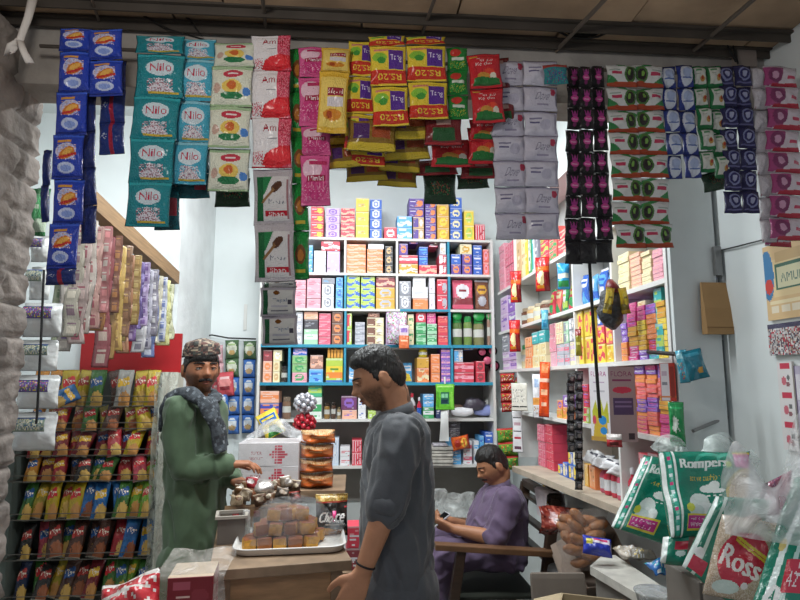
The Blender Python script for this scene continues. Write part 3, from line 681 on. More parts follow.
for e in ((295,306,280,None,3,'pink','rose','plain'),(307,321,278,None,3,'pink','rose','plain'),(322,334,284,None,2,'white','grey','rings'),(322,335,278,284,1,'grey','sky','plain'),(336,343,277,None,3,'sky','blue','dot'),(347,360,275,None,3,'lime','blue','wave'),(361,375,275,None,3,'lime','blue','wave'),(376,395,286,None,2,'gold','silver','dot'),(376,395,275,286,1,'maroon','peach','wave'),(399,411,281,None,2,'grey','white','rings'),(413,428,298,None,1,'orange','peach','plain'),(412,428,286,298,1,'white','silver','plain'),(413,426,276,286,1,'white','silver','plain'),(429,435,276,None,2,'white','lilac','stripe'),(437,448,279,None,2,'red','silver','ball'),(452,474,276,None,1,'rose','white','maroon','pouch'),(475,496,276,None,1,'brown','gold','silver','pouch')): T.add(*e)
T.build()
T = back_shelf('third shelf', 3)
for e in ((296,303,312,None,3,'silver','white','dot'),(304,318,329,None,1,'mint','white','band'),(304,318,319,329,1,'dark','grey','plain'),(304,318,311,319,1,'peach','orange','plain'),(319,331,313,None,4,'rose','pink','plain'),(332,343,312,None,3,'brown','orange','dot'),(347,352,313,None,2,'lime','red','side'),(355,365,322,None,3,'silver','grey','band'),(367,384,315,None,3,'yellow','brown','side','carton','cream'),(368,380,309,315,1,'brown','peach','plain'),(386,396,312,None,2,'lilac','violet','plain'),(399,407,327,None,1,'white','green','band'),(408,414,314,None,2,'cream','green','logo'),(416,426,322,None,2,'green','mint','band'),(427,437,322,None,2,'mint','green','band'),(416,426,312,322,1,'red','white','dot'),(427,436,310,322,2,'magenta','pink','dot'),(438,448,316,None,3,'red','coral','band'),
          (453,463,317,None,1,'green','#1e8a3c','','jar','#5a7a3a'),(464,473,316,None,1,'mint','#2a9a48','','jar','#7a9a4a'),(474,485,318,None,1,'olive','#1e8a3c','','jar','#8a8a5a'),(487,497,314,None,1,'brown','#c8a8a0','','jar','#b08a78')): T.add(*e)
T.build()
for i, x in enumerate((457, 478.5, 490)):
    lid = MB(); lid.smooth = True; lid.lathe([(.001,-.006),(.04,-.006),(.044,0),(.04,.008),(.001,.01)], 20, cap=False)
    if i == 1: pass
    o = lid.build('jar_lid_disc', mat('lid_green', '#1f8f3e', rough=.35)); o.location = P(x, 316, Y=FB + .02 + .004); o.rotation_euler = (rad(80), 0, 0); o.location.y -= .012
    o.scale = (.8, .8, .6) if i != 1 else (1, 1, .6)
    tag(o, 'green round lid turned to the front above %s green-topped jar on third shelf' % ORD[i], 'lid', 'green lids above the jars')
T = back_shelf('fourth shelf', 4)
for e in ((263,272,361,None,2,'peach','orange','dot'),(273,280,361,None,2,'cream','tan','dot'),(263,272,350,361,1,'maroon','red','plain'),(273,282,350,361,1,'cream','white','dot'),(281,287.5,366,None,1,'black','#2a2a2a','','jar','#3a3430'),(292,307,372,None,1,'pink','green','dot'),(292,307,354,372,2,'lime','green','dot','carton','#8cc07a'),(293,307,346,354,1,'blue','lilac','wave'),(309,323,369,None,1,'sky','blue','logo'),(310,323,355,369,1,'brown','peach','wave','carton','#b08070'),(326,343,358,None,1,'yellow','lime','grad','carton','#b4cc3c'),(349,357,360,None,2,'sky','white','band'),
          (402,413,362,None,1,'sky','white','yellow','pouch'),(417,429,366,None,1,'orange','cream','wave'),(417,429,354,366,1,'orange','gold','wave','carton','gold'),(419,428,343.5,354,1,'yellow','#d8d040','','jar','#d0c030'),(431,440,354,None,3,'orange','peach','logo'),(441,451,345,None,6,'violet','pink','band'),(454,474,360,None,2,'red','pink','band'),(454,463,346,360,1,'silver','sky','side'),(464,474,346,360,1,'sky','cream','side'),(476,485,361,None,2,'red','maroon','dot')): T.add(*e)
T.build()
mb = MB()
for i in range(5): mb.box((P(327.5 + i*3.2, 358, Y=FB).x, FB + .01, P(330, 358, Y=FB).z + .0015), (P(330 + i*3.2, 358, Y=FB).x, FB + .03, P(330, 348 + (i % 2), Y=FB).z))
tag(mb.build('stick_bundle', mat('card_orange', '#d99a40', rough=.6)), 'row of tan and orange sticks in the lime gradient box', 'sticks')
for i, (x, y, r) in enumerate(((482, 352, 5), (492, 351, 5), (487, 360.5, 5.5), (494, 366, 5.5))):
    c = P(x, y, Y=FB + .03); R_ = r / F * 4.4
    t = thing('snack_tub', 'round black tub with pink lid, %s of four piled by corner post on fourth shelf' % ORD[i], 'tub', c, (rad(90), 0, 0), 'round tubs on the fourth shelf'); mb = MB(); mb.smooth = True
    mb.lathe([(.001,-.02),(R_*.9,-.02),(R_,0),(R_,.012)], 18, cap=False).build('tub_shell', mat('tub_black', '#221a20', rough=.35), t)
    mb = MB(); mb.smooth = True; mb.lathe([(R_*.72,.0125),(R_*.7,.016),(.001,.017)], 18, cap=False).build('lid', mat('tub_pink', '#c85a78', rough=.35), t)
T = back_shelf('fifth shelf', 5)
for e in ((260,279,403,None,1,'navy','orange','band','carton','#2a3ab0'),(260,279,391,403,1,'cream','orange','band','carton','peach'),(282,291,397,None,1,'brown','#7a6a5a','','jar','#8a6a54'),(307,322,396,None,1,'white','green','band','carton','#dfe8e0'),(308,322,384,396,1,'green','lime','band','carton','#3cb480'),(324,330,403,None,1,'gold','#3a2a1c','','jar','#a07a3c'),(331,336,402,None,1,'brown','#2a2018','','jar','#5a4030'),(337,341,407,None,1,'tan','#6a5a40','','jar','#b09a70'),(342,357,410,None,1,'peach','violet','plain'),(341,357,396,410,1,'plum','violet','dot'),(358,366,398,None,2,'white','blue','plain'),(368,376,411,None,1,'lime','white','plain'),
          (406,411,404,None,1,'rose','red','plain'),(409,416,393,None,1,'white','#c03040','maroon','bottle'),(417,422,397,None,1,'red','white','blue','bottle'),(423,434,407,None,1,'green','white','band'),(423,434,394,407,2,'sky','white','logo'),(411,415,412,None,1,'maroon','white','plain'),(436,441,405,None,1,'navy','white','plain'),(443,449,408,None,1,'white','rose','plain')): T.add(*e)
T.build()
# lilac, dark and clear odds heaped at the corner end of the fifth shelf
heap = [((462,404),(13,5),'white','polythene bundle, white and flat'),((474,400),(12,8),'#4a4450','dark crumpled pouch'),((484,411),(14,6),'#8a94c8','pale blue folded pack'),((470,412),(16,5),'#c8c2b8','beige folded packet'),((492,402),(8,8),'#d8d8d4','white small pouch'),((458,412),(8,6),'#9a7a6a','brownish wrapped packet')]
for i, ((x, y), (rx, rz), c, l) in enumerate(heap):
    mb = MB(); mb.smooth = True; mb.ball((0, 0, 0), (rx/F*4.4*.9, .028, rz/F*4.4*.9), 12)
    mb.v = [tuple(Vector(v) * (1 + .35 * noise.noise(Vector(v) * 30 + Vector((i*9, 0, 0))))) for v in mb.v]
    o = mb.build('loose_packet', mat('heap_%d' % i, c if c.startswith('#') else C[c], rough=.35, bump=.5)); o.location = P(x, y, Y=FB + .04 + .032 * i); o.location.z = bz[5] + rz/F*4.4*1.12 + (.03 if i in (1, 4) else .004)
    tag(o, l + ' in the heap beside the corner post, fifth shelf', 'packet', 'loose packets on the fifth shelf')
T = back_shelf('sixth shelf', 6)
for e in ((320,330,447,None,2,'rose','white','stripe'),(331,339,438,None,1,'sky','white','stripe','carton','#c8d8e8'),(340,350,447,None,2,'white','red','plain'),(352,362,440,None,2,'red','white','stripe'),(449,461,431,None,4,'sky','white','logo'),(449,460,420,431,2,'dark','silver','plain'),(463,472,441,None,2,'white','rose','band'),(474,479,441,None,2,'white','sky','band'),(479.5,484,436,None,2,'sky','blue','logo'),(450,460,412,420,1,'black','grey','plain'),(485,497,443,None,1,'white','blue','plain'),(485,497,432,443,1,'blue','white','logo')): T.add(*e)
T.build()
o = obj('hanging_snack_pouch', pouch('#e8641c', '#f2c040', '#c83018', 0), loc=P(480, 432, Y=FB - .04), rot=(rad(-6), rad(80), 0), scale=(.10, 1, .13)); o.location = P(469, 441, Y=FB - .03); tag(o, 'orange crisp packet lying across boxes on the sixth shelf', 'packet')
# newspapers overhanging the sixth shelf
t = thing('newspaper_stack', 'stack of folded newspapers overhanging the sixth shelf edge', 'newspapers', P(437, 465, Y=YB))
t.location.z = bz[6] + .001
for k in range(6):
    MB().box((-.105 + .004*(k%3), -.06 - .006*(k%2), k*.022), (.105 + .003*(k%2), .16, k*.022 + .018), bev=.004).build('folded_paper', mat('newsprint', '#bdb9b0', rough=.85, var=.35, vscale=22), t, rot=(0, 0, rad((-1)**k * 1.2)))
o = MB().box((-.05, -.04, 0), (.05, .05, .018), bev=.004).build('folded_pouch', mat('pale_pouch', '#c8c4cc', rough=.4, var=.5, vscale=30)); o.location = t.location + Vector((.02, 0, .133)); tag(o, 'pale folded pouch on the newspaper stack', 'pouch')
# ------------------------------------------------------------------ side rack
FX = XR + .014
ZS = zs + []
def side_shelf(where, k):
    s = Shelf(where + ' of side rack', lambda x, y: P(x, y, X=FX).y, lambda x, y: P(x, y, X=FX).z, zs[k], .125, lambda u, d, z: (FX + d, u, z), -1, 'corner'); s.rz = -math.pi/2
    s.blocks = [(YF - .001, YF + 1), (YN - 1, YN + .021)] + [(y - .0095, y + .0095) for y in YD]; s.zmax = ([zt] + zs)[k] - .021; return s
def stackcols(T, k, cols):
    for (x0, x1, y0, runs) in cols:
        tot = sum(r[0] for r in runs); xm = (x0 + x1) / 2
        yb = None
        # board height at this column
        zt = P(xm, y0, X=FX).z; zb = zs[k]; h = (zt - zb) / tot; acc = 0
        for j, r in enumerate(runs):
            u0, u1 = P(x0, 350, X=FX).y, P(x1, 350, X=FX).y
            if j == 0: u0, u1 = T.clamp(min(u0,u1), max(u0,u1)); col = dict(u0=u0, u1=u1, top=zb, list=[]); T.cols.append(col)
            for q in range(r[0]): col['list'].append((col['u0'], col['u1'], zb + acc * h, h, r[1], r[1], r[2] if len(r) > 2 else 'white', r[3] if len(r) > 3 else 'band', r[4] if len(r) > 4 else 'biscuit box')); acc += 1
T = side_shelf('top shelf', 0)
stackcols(T, 0, [(500,506,243,[(6,'pink','rose','stripe')]),(507,515,241,[(6,'rose','pink','stripe')]),(518.5,523,236,[(1,'tan','cream','plain')]),(523.5,527,234,[(1,'cream','tan','plain')]),(527.5,530,236,[(1,'yellow','cream','plain')]),(530.5,533.5,230,[(1,'green','white','side')]),(534,537,230,[(1,'white','teal','side')]),(537.5,541,228,[(1,'grey','white','plain')]),(543,551,228,[(3,'red','lime','wave')]),(552,560,225,[(3,'coral','green','wave')]),(561,574,226,[(3,'red','peach','wave')])])
T.build()
T = side_shelf('second shelf', 1)
stackcols(T, 1, [(501,508,296,[(2,'lilac','violet','logo')]),(508.5,515.5,294,[(2,'violet','white','logo')]),(519,524,308,[(1,'brown','#c8b090','','jar')]),(525,530,306,[(1,'tan','#d8c8a8','','jar')]),(531,537,303,[(1,'cream','#b8a890','','jar')]),(538,544,300,[(1,'brown','#c8b8a0','','jar')]),(546,551,288,[(1,'red','lime','green','packet')]),(552,557,286,[(1,'coral','cream','green','packet')]),(558.5,564,283,[(1,'green','white','lime','packet')]),(565,573.5,277,[(1,'red','lime','green','packet')]),(578.5,585,272,[(1,'blue','white','sky','packet')]),(586,593,272,[(1,'sky','white','blue','packet')]),(594.5,603,266,[(1,'blue','sky','white','packet')]),(604,612,262,[(1,'navy','sky','blue','packet')]),
   (621,632,251,[(8,'cream','lime','plain')]),(633.5,644,251,[(8,'peach','cream','plain')]),(645.5,655,249,[(8,'cream','peach','plain')]),(656.5,667,246,[(8,'pink','peach','plain')])])
T.build()
T = side_shelf('third shelf', 2)
stackcols(T, 2, [(502,508.5,330,[(2,'lilac','white','band'),(2,'grey','white','logo')]),(509,515.5,350,[(2,'lilac','violet','band')]),(519,523,345,[(1,'cream','green','','jar')]),(524,531,337,[(3,'orange','cream','stripe')]),(532,538,332,[(2,'cream','gold','stripe'),(1,'teal','white','logo')]),(538.5,545,330,[(2,'cream','gold','stripe'),(1,'teal','white','logo')]),(549,555,323,[(1,'pink','silver','stripe'),(2,'pink','rose','stripe')]),(556,563,322,[(2,'silver','pink','band'),(2,'cream','rose','stripe')]),(564,569,321,[(2,'silver','rose','band'),(2,'mint','grey','side')]),(569.5,574.5,318,[(2,'cream','lilac','band'),(2,'grey','white','side')]),
   (577.5,583,308,[(2,'yellow','red','dot')]),(584,589,308,[(2,'yellow','coral','dot')]),(590,594,308,[(2,'yellow','red','wave')]),(597,604,306,[(1,'yellow','red','wave'),(1,'red','yellow','wave'),(1,'blue','white','wave')]),(605,611.5,326,[(1,'yellow','gold','wave'),(1,'coral','yellow','wave')]),
   (621,627,323,[(3,'orange','gold','plain'),(3,'violet','white','plain')]),(628,637,302,[(3,'magenta','white','logo'),(4,'gold','orange','plain'),(2,'magenta','violet','logo'),(3,'magenta','pink','logo')]),(638,646,300,[(2,'violet','white','logo'),(3,'gold','yellow','plain'),(3,'yellow','gold','plain'),(3,'magenta','pink','logo'),(1,'cream','gold','plain')]),(647,657,303,[(1,'teal','violet','logo'),(3,'red','violet','logo'),(5,'orange','peach','plain'),(2,'violet','magenta','logo')]),(658,667,300,[(7,'yellow','gold','plain'),(3,'gold','orange','plain')])])
T.add(652,660,288,302,2,'teal','lime','band','biscuit box'); T.build()
T = side_shelf('fourth shelf', 3)
stackcols(T, 3, [(501,507,374,[(1,'red','lime','gold','packet')]),(508,515,376,[(1,'coral','lime','red','packet')]),(554,559,400,[(1,'gold','orange','wave'),(1,'orange','violet','dot')]),(559.5,566,395,[(1,'orange','gold','wave'),(1,'violet','white','dot')]),(580,586,384,[(2,'lime','red','side'),(3,'red','violet','logo')]),(587,592,382,[(2,'rose','lime','side'),(3,'red','coral','band')]),(593,598,382,[(3,'lilac','rose','band'),(3,'magenta','violet','band')]),(599,611,374,[(3,'magenta','red','band'),(4,'violet','red','band')]),
   (621,631,369,[(6,'gold','orange','plain'),(6,'orange','gold','plain')]),(632.5,642,364,[(4,'rose','gold','logo'),(1,'orange','gold','plain'),(3,'violet','gold','logo'),(4,'coral','rose','logo'),(2,'orange','gold','plain'),(2,'violet','white','logo')]),(643,653,362,[(2,'orange','gold','plain'),(3,'coral','orange','logo'),(3,'violet','magenta','logo'),(3,'coral','rose','logo'),(2,'orange','gold','plain'),(1,'violet','white','logo'),(1,'magenta','pink','logo')]),(654.5,664.5,362,[(5,'magenta','rose','logo'),(4,'gold','orange','plain'),(4,'coral','rose','logo'),(3,'violet','lilac','logo')])])
T.build()
T = side_shelf('counter board', 4)
stackcols(T, 4, [(534,541,424,[(5,'rose','pink','stripe')]),(542,549,424,[(5,'red','rose','stripe')]),(553.5,558,463,[(1,'blue','yellow','side')]),(558.5,563,461,[(1,'blue','cream','side')]),(563.5,568,450,[(2,'blue','yellow','side')]),(568.5,574,450,[(1,'navy','yellow','side'),(1,'sky','cream','side')]),(577,582,462,[(1,'gold','cream','stripe')]),(583,588.5,464,[(1,'orange','cream','stripe')])])
for i, x in enumerate((590.5, 596, 601.5, 607, 613, 619, 625)):
    stackcols(T, 4, [(x, x + 4.6, 461 + i*.9, [(1,'red' if i % 3 else 'rose','white','white','bottle')])])
stackcols(T, 4, [(631,640,452,[(1,'red','white','band')]),(641,651,452,[(2,'maroon','red','band')])])
T.build()
# ================================================================== CRISP RACK IN THE NICHE
YR = 3.38
crk = thing('crisp_rack', 'tall dark wire rack of crisp packets beside the brick jamb', 'rack')
XL, XRR = P(18, 480, Y=YR).x, P(158, 480, Y=YR).x
DK = mat('dark_board', '#3c403c', rough=.8, var=.2)
zr = [P(90, y, Y=YR).z for y in (407, 433, 459, 484, 521, 560, 601)]
ztop = P(90, 372, Y=YR).z
MB().box((XL, 3.70, .1), (XRR, 3.72, ztop)).build('back_panel', DK, crk)
MB().box((XL - .05, YR - .05, .0), (XL, 3.70, zr[0] - .1)).build('side_panel', mat('green_grey_board', '#4c544e', rough=.8, var=.2), crk)
MB().box((XRR, YR - .02, .0), (XRR + .02, 3.70, ztop)).build('side_panel', mat('pale_board', '#b9b6a8', rough=.7, var=.2), crk)
wire = mat('rack_wire', '#55504a', rough=.5, metal=.6)
for z in zr:
    MB().box((XL, YR + .15, z - .012), (XRR, 3.695, z)).build('shelf', DK, crk)  # solid dark boards, shaped to throw shade on the tiers below
    mb = MB()
    for dz in (.03, .06): mb.tube([(XL, YR - .095, z + dz), (XRR, YR - .095, z + dz)], .0025, 6)
    for x in (XL + .004, XRR - .004): mb.tube([(x, YR - .095, z + .03), (x, YR + .16, z + .03)], .0025, 6)
    mb.build('wire_basket', wire, crk)
o = MB().box((XL + .12, 3.725, ztop - .05), (XRR - .01, 3.745, P(90, 333, Y=3.73).z)).build('hanging_red_board', mat('red_paint', '#a8161c', rough=.5, var=.1)); tag(o, 'bright red board over the crisp rack behind hanging sweets', 'board')
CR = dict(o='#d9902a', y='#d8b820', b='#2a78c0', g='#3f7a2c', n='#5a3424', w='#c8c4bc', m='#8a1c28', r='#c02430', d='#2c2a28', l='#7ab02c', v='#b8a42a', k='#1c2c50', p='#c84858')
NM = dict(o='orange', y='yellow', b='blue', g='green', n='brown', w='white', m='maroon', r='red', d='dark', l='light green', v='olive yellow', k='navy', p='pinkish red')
CR = {k: tuple(.62 * a + .0 for a in lin(v)[:3]) + (1,) for k, v in CR.items()}  # shade inside the rack is put into the packet colours
ck = {}
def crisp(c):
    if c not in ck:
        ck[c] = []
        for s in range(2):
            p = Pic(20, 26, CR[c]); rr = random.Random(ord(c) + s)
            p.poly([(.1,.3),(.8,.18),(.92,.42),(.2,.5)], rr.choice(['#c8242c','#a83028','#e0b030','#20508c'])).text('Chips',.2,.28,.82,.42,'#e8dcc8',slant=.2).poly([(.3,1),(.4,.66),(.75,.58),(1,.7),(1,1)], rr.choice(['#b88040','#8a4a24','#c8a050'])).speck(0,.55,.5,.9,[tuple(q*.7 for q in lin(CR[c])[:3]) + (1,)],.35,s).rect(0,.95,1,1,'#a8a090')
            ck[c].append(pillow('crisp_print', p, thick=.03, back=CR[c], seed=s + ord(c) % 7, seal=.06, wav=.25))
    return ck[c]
rows = ['ooyygnwyy', 'oorogvnvyn', 'rmmrmmrmyr', 'omrndggrpl', 'gvyyybbbgll', 'dpngnnnrbb', 'kgdvnnmgglg']
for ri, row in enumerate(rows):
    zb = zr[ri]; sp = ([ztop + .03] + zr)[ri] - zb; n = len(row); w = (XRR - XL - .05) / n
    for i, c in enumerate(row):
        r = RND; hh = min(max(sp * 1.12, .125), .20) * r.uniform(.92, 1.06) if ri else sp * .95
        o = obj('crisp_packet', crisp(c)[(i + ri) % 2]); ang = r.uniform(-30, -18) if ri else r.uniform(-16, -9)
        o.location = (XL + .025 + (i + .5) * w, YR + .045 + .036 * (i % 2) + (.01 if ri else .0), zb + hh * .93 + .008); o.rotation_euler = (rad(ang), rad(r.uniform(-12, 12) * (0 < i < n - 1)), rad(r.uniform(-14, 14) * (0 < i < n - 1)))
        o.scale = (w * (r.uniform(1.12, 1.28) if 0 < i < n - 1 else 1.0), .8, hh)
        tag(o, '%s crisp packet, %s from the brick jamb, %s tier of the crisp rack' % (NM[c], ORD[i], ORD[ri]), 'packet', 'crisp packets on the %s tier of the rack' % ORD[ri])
o = obj('crisp_packet', crisp('b')[0]); o.location = P(78, 391, Y=YR - .11); o.rotation_euler = (rad(-25), rad(62), rad(4)); o.scale = (.09, .6, .12); o.name = 'loose_crisp_packet'; tag(o, 'small blue packet lying sideways across the top row of crisps', 'packet')  # lies loose across the top row, not hung
# clear plastic curtain at the rack's end
mb = MB(); mb.smooth = True
grid(mb, 12, 40, lambda u, v: (P(146 + 22*u, 480, Y=3.2).x + .02*noise.noise(Vector((v*6, u*2, 1))), 3.26 + .03*math.sin(u*14) + .03*noise.noise(Vector((v*5, 3, u*3))), P(90, 372, Y=3.25).z * (1-v) + .3*v))
tag(mb.build('hanging_plastic_curtain', clear_film('cloudy_film', '#b9bdb2', .42, .3)), 'cloudy plastic sheet hanging down the end of the crisp rack', 'plastic sheet')
# ------------------------------------------------------------------ the timber rail with sweet strips
A, B = P(84, 206, D=2.32), P(174, 284, D=3.62)
d = (B - A).normalized(); side = Vector((-d.y, d.x, 0)).normalized(); upv = d.cross(side) * -1
mb = MB()
vs = []
for p in (A - d*.0, B): vs += [p + side*.03 - upv*0, p - side*.03, p - side*.03 + Vector((0,0,.075)), p + side*.03 + Vector((0,0,.075))]
mb.add(vs, [(0,1,2,3),(7,6,5,4),(0,4,5,1),(1,5,6,2),(2,6,7,3),(3,7,4,0)])
tag(mb.build('hanging_rail_timber', mat('pale_timber', '#8a6e4e', rough=.65, var=.3, vscale=30, stretch=(1,.2,4))), 'sloping timber rail over the crisp rack hung with sweet strips', 'rail')
def sweet(col, col2, seed):
    col, col2 = [tuple(q * .72 + .06 for q in lin(z_)[:3]) + (1,) for z_ in (col, col2)]
    p = Pic(8, 60, col); rr = random.Random(seed)
    for k in range(6):
        y = k/6; p.rect(.2, y+.03, .8, y+.05, col2); p.ell(.5, y+.1, .3, .035, rr.choice([col2, tuple(min(1,q*1.5) for q in lin(col)[:3]) + (1,)]))
    so = Vector((seed*3.3, 1, 2))
    def b(u, v, s):
        t = abs(math.sin(v*6*math.pi)) ** 1 * (1-(2*u-1)**2) * .003
        return Vector(((u-.5) + .45*noise.noise(Vector((0, v*3, 0))+so)*v, s*t + .012*noise.noise(Vector((1, v*4, u))+so), -v))
    return sheet_mesh('sweet_strip_print', p, lambda u, v: b(u, v, -1), lambda u, v: b(u, v, .8), col)
SW = [(64,258,345,11,'#a9b48c','#6a8a58','pale green'),(71,246,352,11,'#cfc4b8','#8a6aa8','cream and violet'),(78,232,338,12,'#d8cdb8','#a07888','cream'),(85,222,345,12,'#e0c4bc','#b85868','pale pink'),(91,220,335,11,'#e8dcd0','#c87878','pink and white'),(97,226,330,12,'#d8a498','#b04858','dusty pink'),(103,230,332,10,'#d08a3c','#8a4a28','orange'),(108,236,368,11,'#a84850','#e0c8b8','brick red'),(114,241,360,11,'#c89a48','#8a5a2c','golden brown'),(119,246,352,11,'#d8b050','#a87830','golden'),(124,251,342,10,'#e0c470','#b08a3c','light gold'),(129,255,354,10,'#b87a4a','#e0d0b0','copper'),(133,258,342,10,'#8458a8','#c8b0dc','violet'),(138,262,330,10,'#6e54a0','#a890cc','deep violet'),(143,266,353,10,'#e4e0e2','#8a8494','white'),(148,270,350,9,'#b8b4c4','#54506c','grey lilac'),(153,274,358,9,'#6a7cb8','#d0d4e4','blue'),(158,276,344,9,'#d4cbb0','#a8945c','beige'),(164,280,346,10,'#dcd890','#b0a850','pale yellow'),(169,284,340,8,'#d8d8b0','#a8b070','faint green')]
for i, (x, y0, y1, w, c, c2, nm) in enumerate(SW):
    f = min(1, max(0, (x - 84) / (174 - 84))) if x > 84 else 0
    D = 2.32 + (3.62 - 2.32) * (f * 2.32 / (2.32 * f + 3.62 * (1 - f)))
    q = P(x, y0, D=D - .05); L = q.z - P(x, y1, D=D - .05).z
    o = obj('hanging_sweet_strip', sweet(c, c2, i)); o.location = q; o.rotation_euler = (0, 0, rad(8 * math.sin(i * 2.1))); o.scale = (w / F * D * 1.35, 1, L)
    tag(o, '%s sweet strip on the timber rail, %s from the brick jamb' % (nm, ORD[i]), 'sweet strip', 'sweet strips on the timber rail')
    if i % 2 == 0 and 3 < i < 18:
        o = obj('hanging_sweet_strip', sweet(c2, c, i + 30)); o.location = q + Vector((.03, .09, 0)); o.scale = (w / F * D * .9, 1, L * .8)
        tag(o, '%s sweet strip hung on the far side of the timber rail' % ('dark ' + nm), 'sweet strip', 'sweet strips behind the timber rail')
# ------------------------------------------------------------------ bagged white packs on a cord beside the jamb
HP = Pic(30, 10, '#6a5a9a').speck(.05,.1,.95,.9,['#d8c84a','#4a8a5a','#8a70b8','#c8b8d8','#b05878'],.55,3).rect(0,0,1,.1,'#3a3468')
HP2 = Pic(30, 10, '#8a9a8a').speck(.05,.1,.95,.9,['#d8d0a8','#4a6a8a','#c0c8c0','#e0dcc8'],.6,5).rect(0,0,1,.1,'#4a5a8a')
BAGW = mat('milky_bag', '#d4d6d4', rough=.35, bump=.6, bscale=14)
for i, (x0, x1, y0, y1, nm) in enumerate(((33,52,236,262,'topmost'),(31,52,267,300,'second'),(25,64,303,337,'third'),(22,60,340,371,'fourth'),(19,61,375,409,'fifth'),(14,58,412,451,'lowest'))):
    Yp = 2.12 + .02 * (i % 2); q = P((x0 + x1) / 2, y0, Y=Yp); W = P(x1, y0, Y=Yp).x - P(x0, y0, Y=Yp).x; H = q.z - P(x0, y1, Y=Yp).z
    t = thing('hanging_white_pack', '%s white bagged pack with printed header hanging by the brick jamb' % nm, 'pack', q, group='white packs on the cord')
    pm = pillow('bag_print', Pic(20, 16, '#d4d6d4'), thick=.03, back='#c8caca', m=FILM, seed=i, w=W, h=H, wav=.2, pinch=.02); obj('bag', pm, t)
    hd = HP if i % 2 == 0 else HP2
    hm = sheet_mesh('header_print', hd, lambda u, v: ((u-.5)*W*.74, -.036 - .008*math.sin(v*3), -.02 - v*H*.36), lambda u, v: ((u-.5)*W*.74, -.0355 - .008*math.sin(v*3), -.02 - v*H*.36), '#c8c8d0'); obj('header_card', hm, t, rot=(rad(-6), 0, 0))
tag(MB().tube([P(44, 270, Y=2.03), P(41, 340, Y=2.02), P(37, 416, Y=2.03), P(36, 424, Y=2.03)], .004, 6).build('hanging_black_cord', mat('black_cord', '#181818', rough=.7)), 'black cord hanging down before the white bagged packs', 'cord')
o = obj('hanging_green_pouch', pouch('#1d6a34', '#2f8a4a', '#a8b8a0', 2)); o.location = P(40, 188, Y=2.2); o.scale = (.075, 1, .2); tag(o, 'dark green pouch hanging between the brick jamb and blue strip', 'pouch')
# ------------------------------------------------------------------ snack sachets on the far wall behind the man in green
p = Pic(18, 20, '#3f74c4').ell(.5,.45,.36,.3,'#dfe4ea').ell(.5,.66,.26,.14,'#c8a878').rect(.2,.24,.8,.32,'#8ab0e0').rect(0,0,1,.07,'#2a58a8')
kind('snackblue', p, back='#2a58a8', thick=.025)
p = Pic(18, 20, '#4a6a44').ell(.5,.45,.38,.34,'#d8dcc8').ell(.5,.66,.24,.13,'#c8a468').rect(.2,.22,.8,.3,'#a8c088')
kind('snackgreen', p, back='#3a5a38', thick=.025)
p = Pic(18, 20, '#d8a8b0').ell(.5,.45,.38,.34,'#e8d8d8').ell(.5,.66,.24,.13,'#c87a70').rect(.2,.22,.8,.3,'#d05868')
kind('snackpink', p, back='#a87880', thick=.025)
p = Pic(18, 20, '#cc4a54').ell(.5,.45,.38,.24,'#e08a88').rect(.2,.62,.8,.74,'#8a2430').rect(.2,.22,.8,.3,'#f0c8c8')
kind('snackred', p, back='#8a2c34', thick=.025)
S('snack sachet strip on the far wall, green top and blue below, by the back rack', (250, 341), (248, 433), 13, ['snackgreen', 'snackblue', 'snackblue', 'snackblue', 'snackblue'], Y=4.58, group='snack strips on the far wall', part='snack_sachet')
S('snack sachet strip on the far wall, two green over blue, one in from the rack', (232, 340), (233, 434), 14, ['snackgreen', 'snackgreen', 'snackblue', 'snackblue', 'snackblue'], Y=4.58, group='snack strips on the far wall', part='snack_sachet')
S('pink snack sachet strip on the far wall beside the cap of the man in green', (217, 345), (218, 400), 13, ['snackpink', 'snackpink', 'snackred'], Y=4.58, group='snack strips on the far wall', part='snack_sachet')
S('red snack sachet hanging forward of the pink strip on the far wall', (225, 372), (226, 396), 18, ['snackred'], Y=4.5, group='snack strips on the far wall', part='snack_sachet')
S('blue and white snack sachet hanging behind the scarfed man, lowest on the pink strip', (221, 392), (222, 409), 15, ['snackblue'], Y=4.5, group='snack strips on the far wall', part='snack_sachet')
tag(MB().tube([P(178, 341, Y=4.6), P(190, 338, Y=4.6), P(212, 335, Y=4.6), P(228, 338, Y=4.6), P(256, 339, Y=4.6)], .006, 6).build('hanging_wire_rail', MATS['black_rubber']), 'dark wire rail on the far wall holding snack strips', 'rail')
tag(MB().box((-.012, -.012, 0), (.012, .0, .2)).build('wall_conduit', WB, loc=P(245, 330, Y=YW - .001)), 'short white conduit on the far wall beside the back rack', 'conduit')
# ================================================================== COUNTER, TRAY, BACK TABLE
ZT = .92
cl, cr = P(209, 571, Z=ZT), P(352, 560, Z=ZT)
ang = math.atan2(cr.y - cl.y, cr.x - cl.x); CW = (cr - cl).length
cnt = thing('shop_counter', 'plywood shop counter with pale worn top under the rusk tray', 'counter', (cl.x, cl.y, 0), (0, 0, ang))
PLY = mat('plywood', '#b08a64', rough=.6, var=.25, vscale=10, stretch=(1, 1, 6), bump=.1)
EDG = mat('worn_edge', '#8f775f', rough=.6, var=.3, vscale=14)
MB().box((0, 0, ZT - .035), (CW, .62, ZT), bev=.003).build('counter_top', EDG, cnt)
MB().box((.03, .035, .02), (CW - .03, .05, ZT - .036)).build('front_panel', PLY, cnt)
mb = MB()
for x in (.03, CW - .07): mb.box((x, .02, 0), (x + .04, .034, ZT - .036))
mb.build('frame_strip', EDG, cnt)
for x in (.03, CW - .045): MB().box((x, .055, 0), (x + .015, .6, ZT - .037)).build('side_panel', PLY, cnt)
CM = Matrix.Translation((cl.x, cl.y, ZT)) @ Matrix.Rotation(ang, 4, 'Z')
def on_counter(u, v, z=.0005): return CM @ Vector((u, v, z))
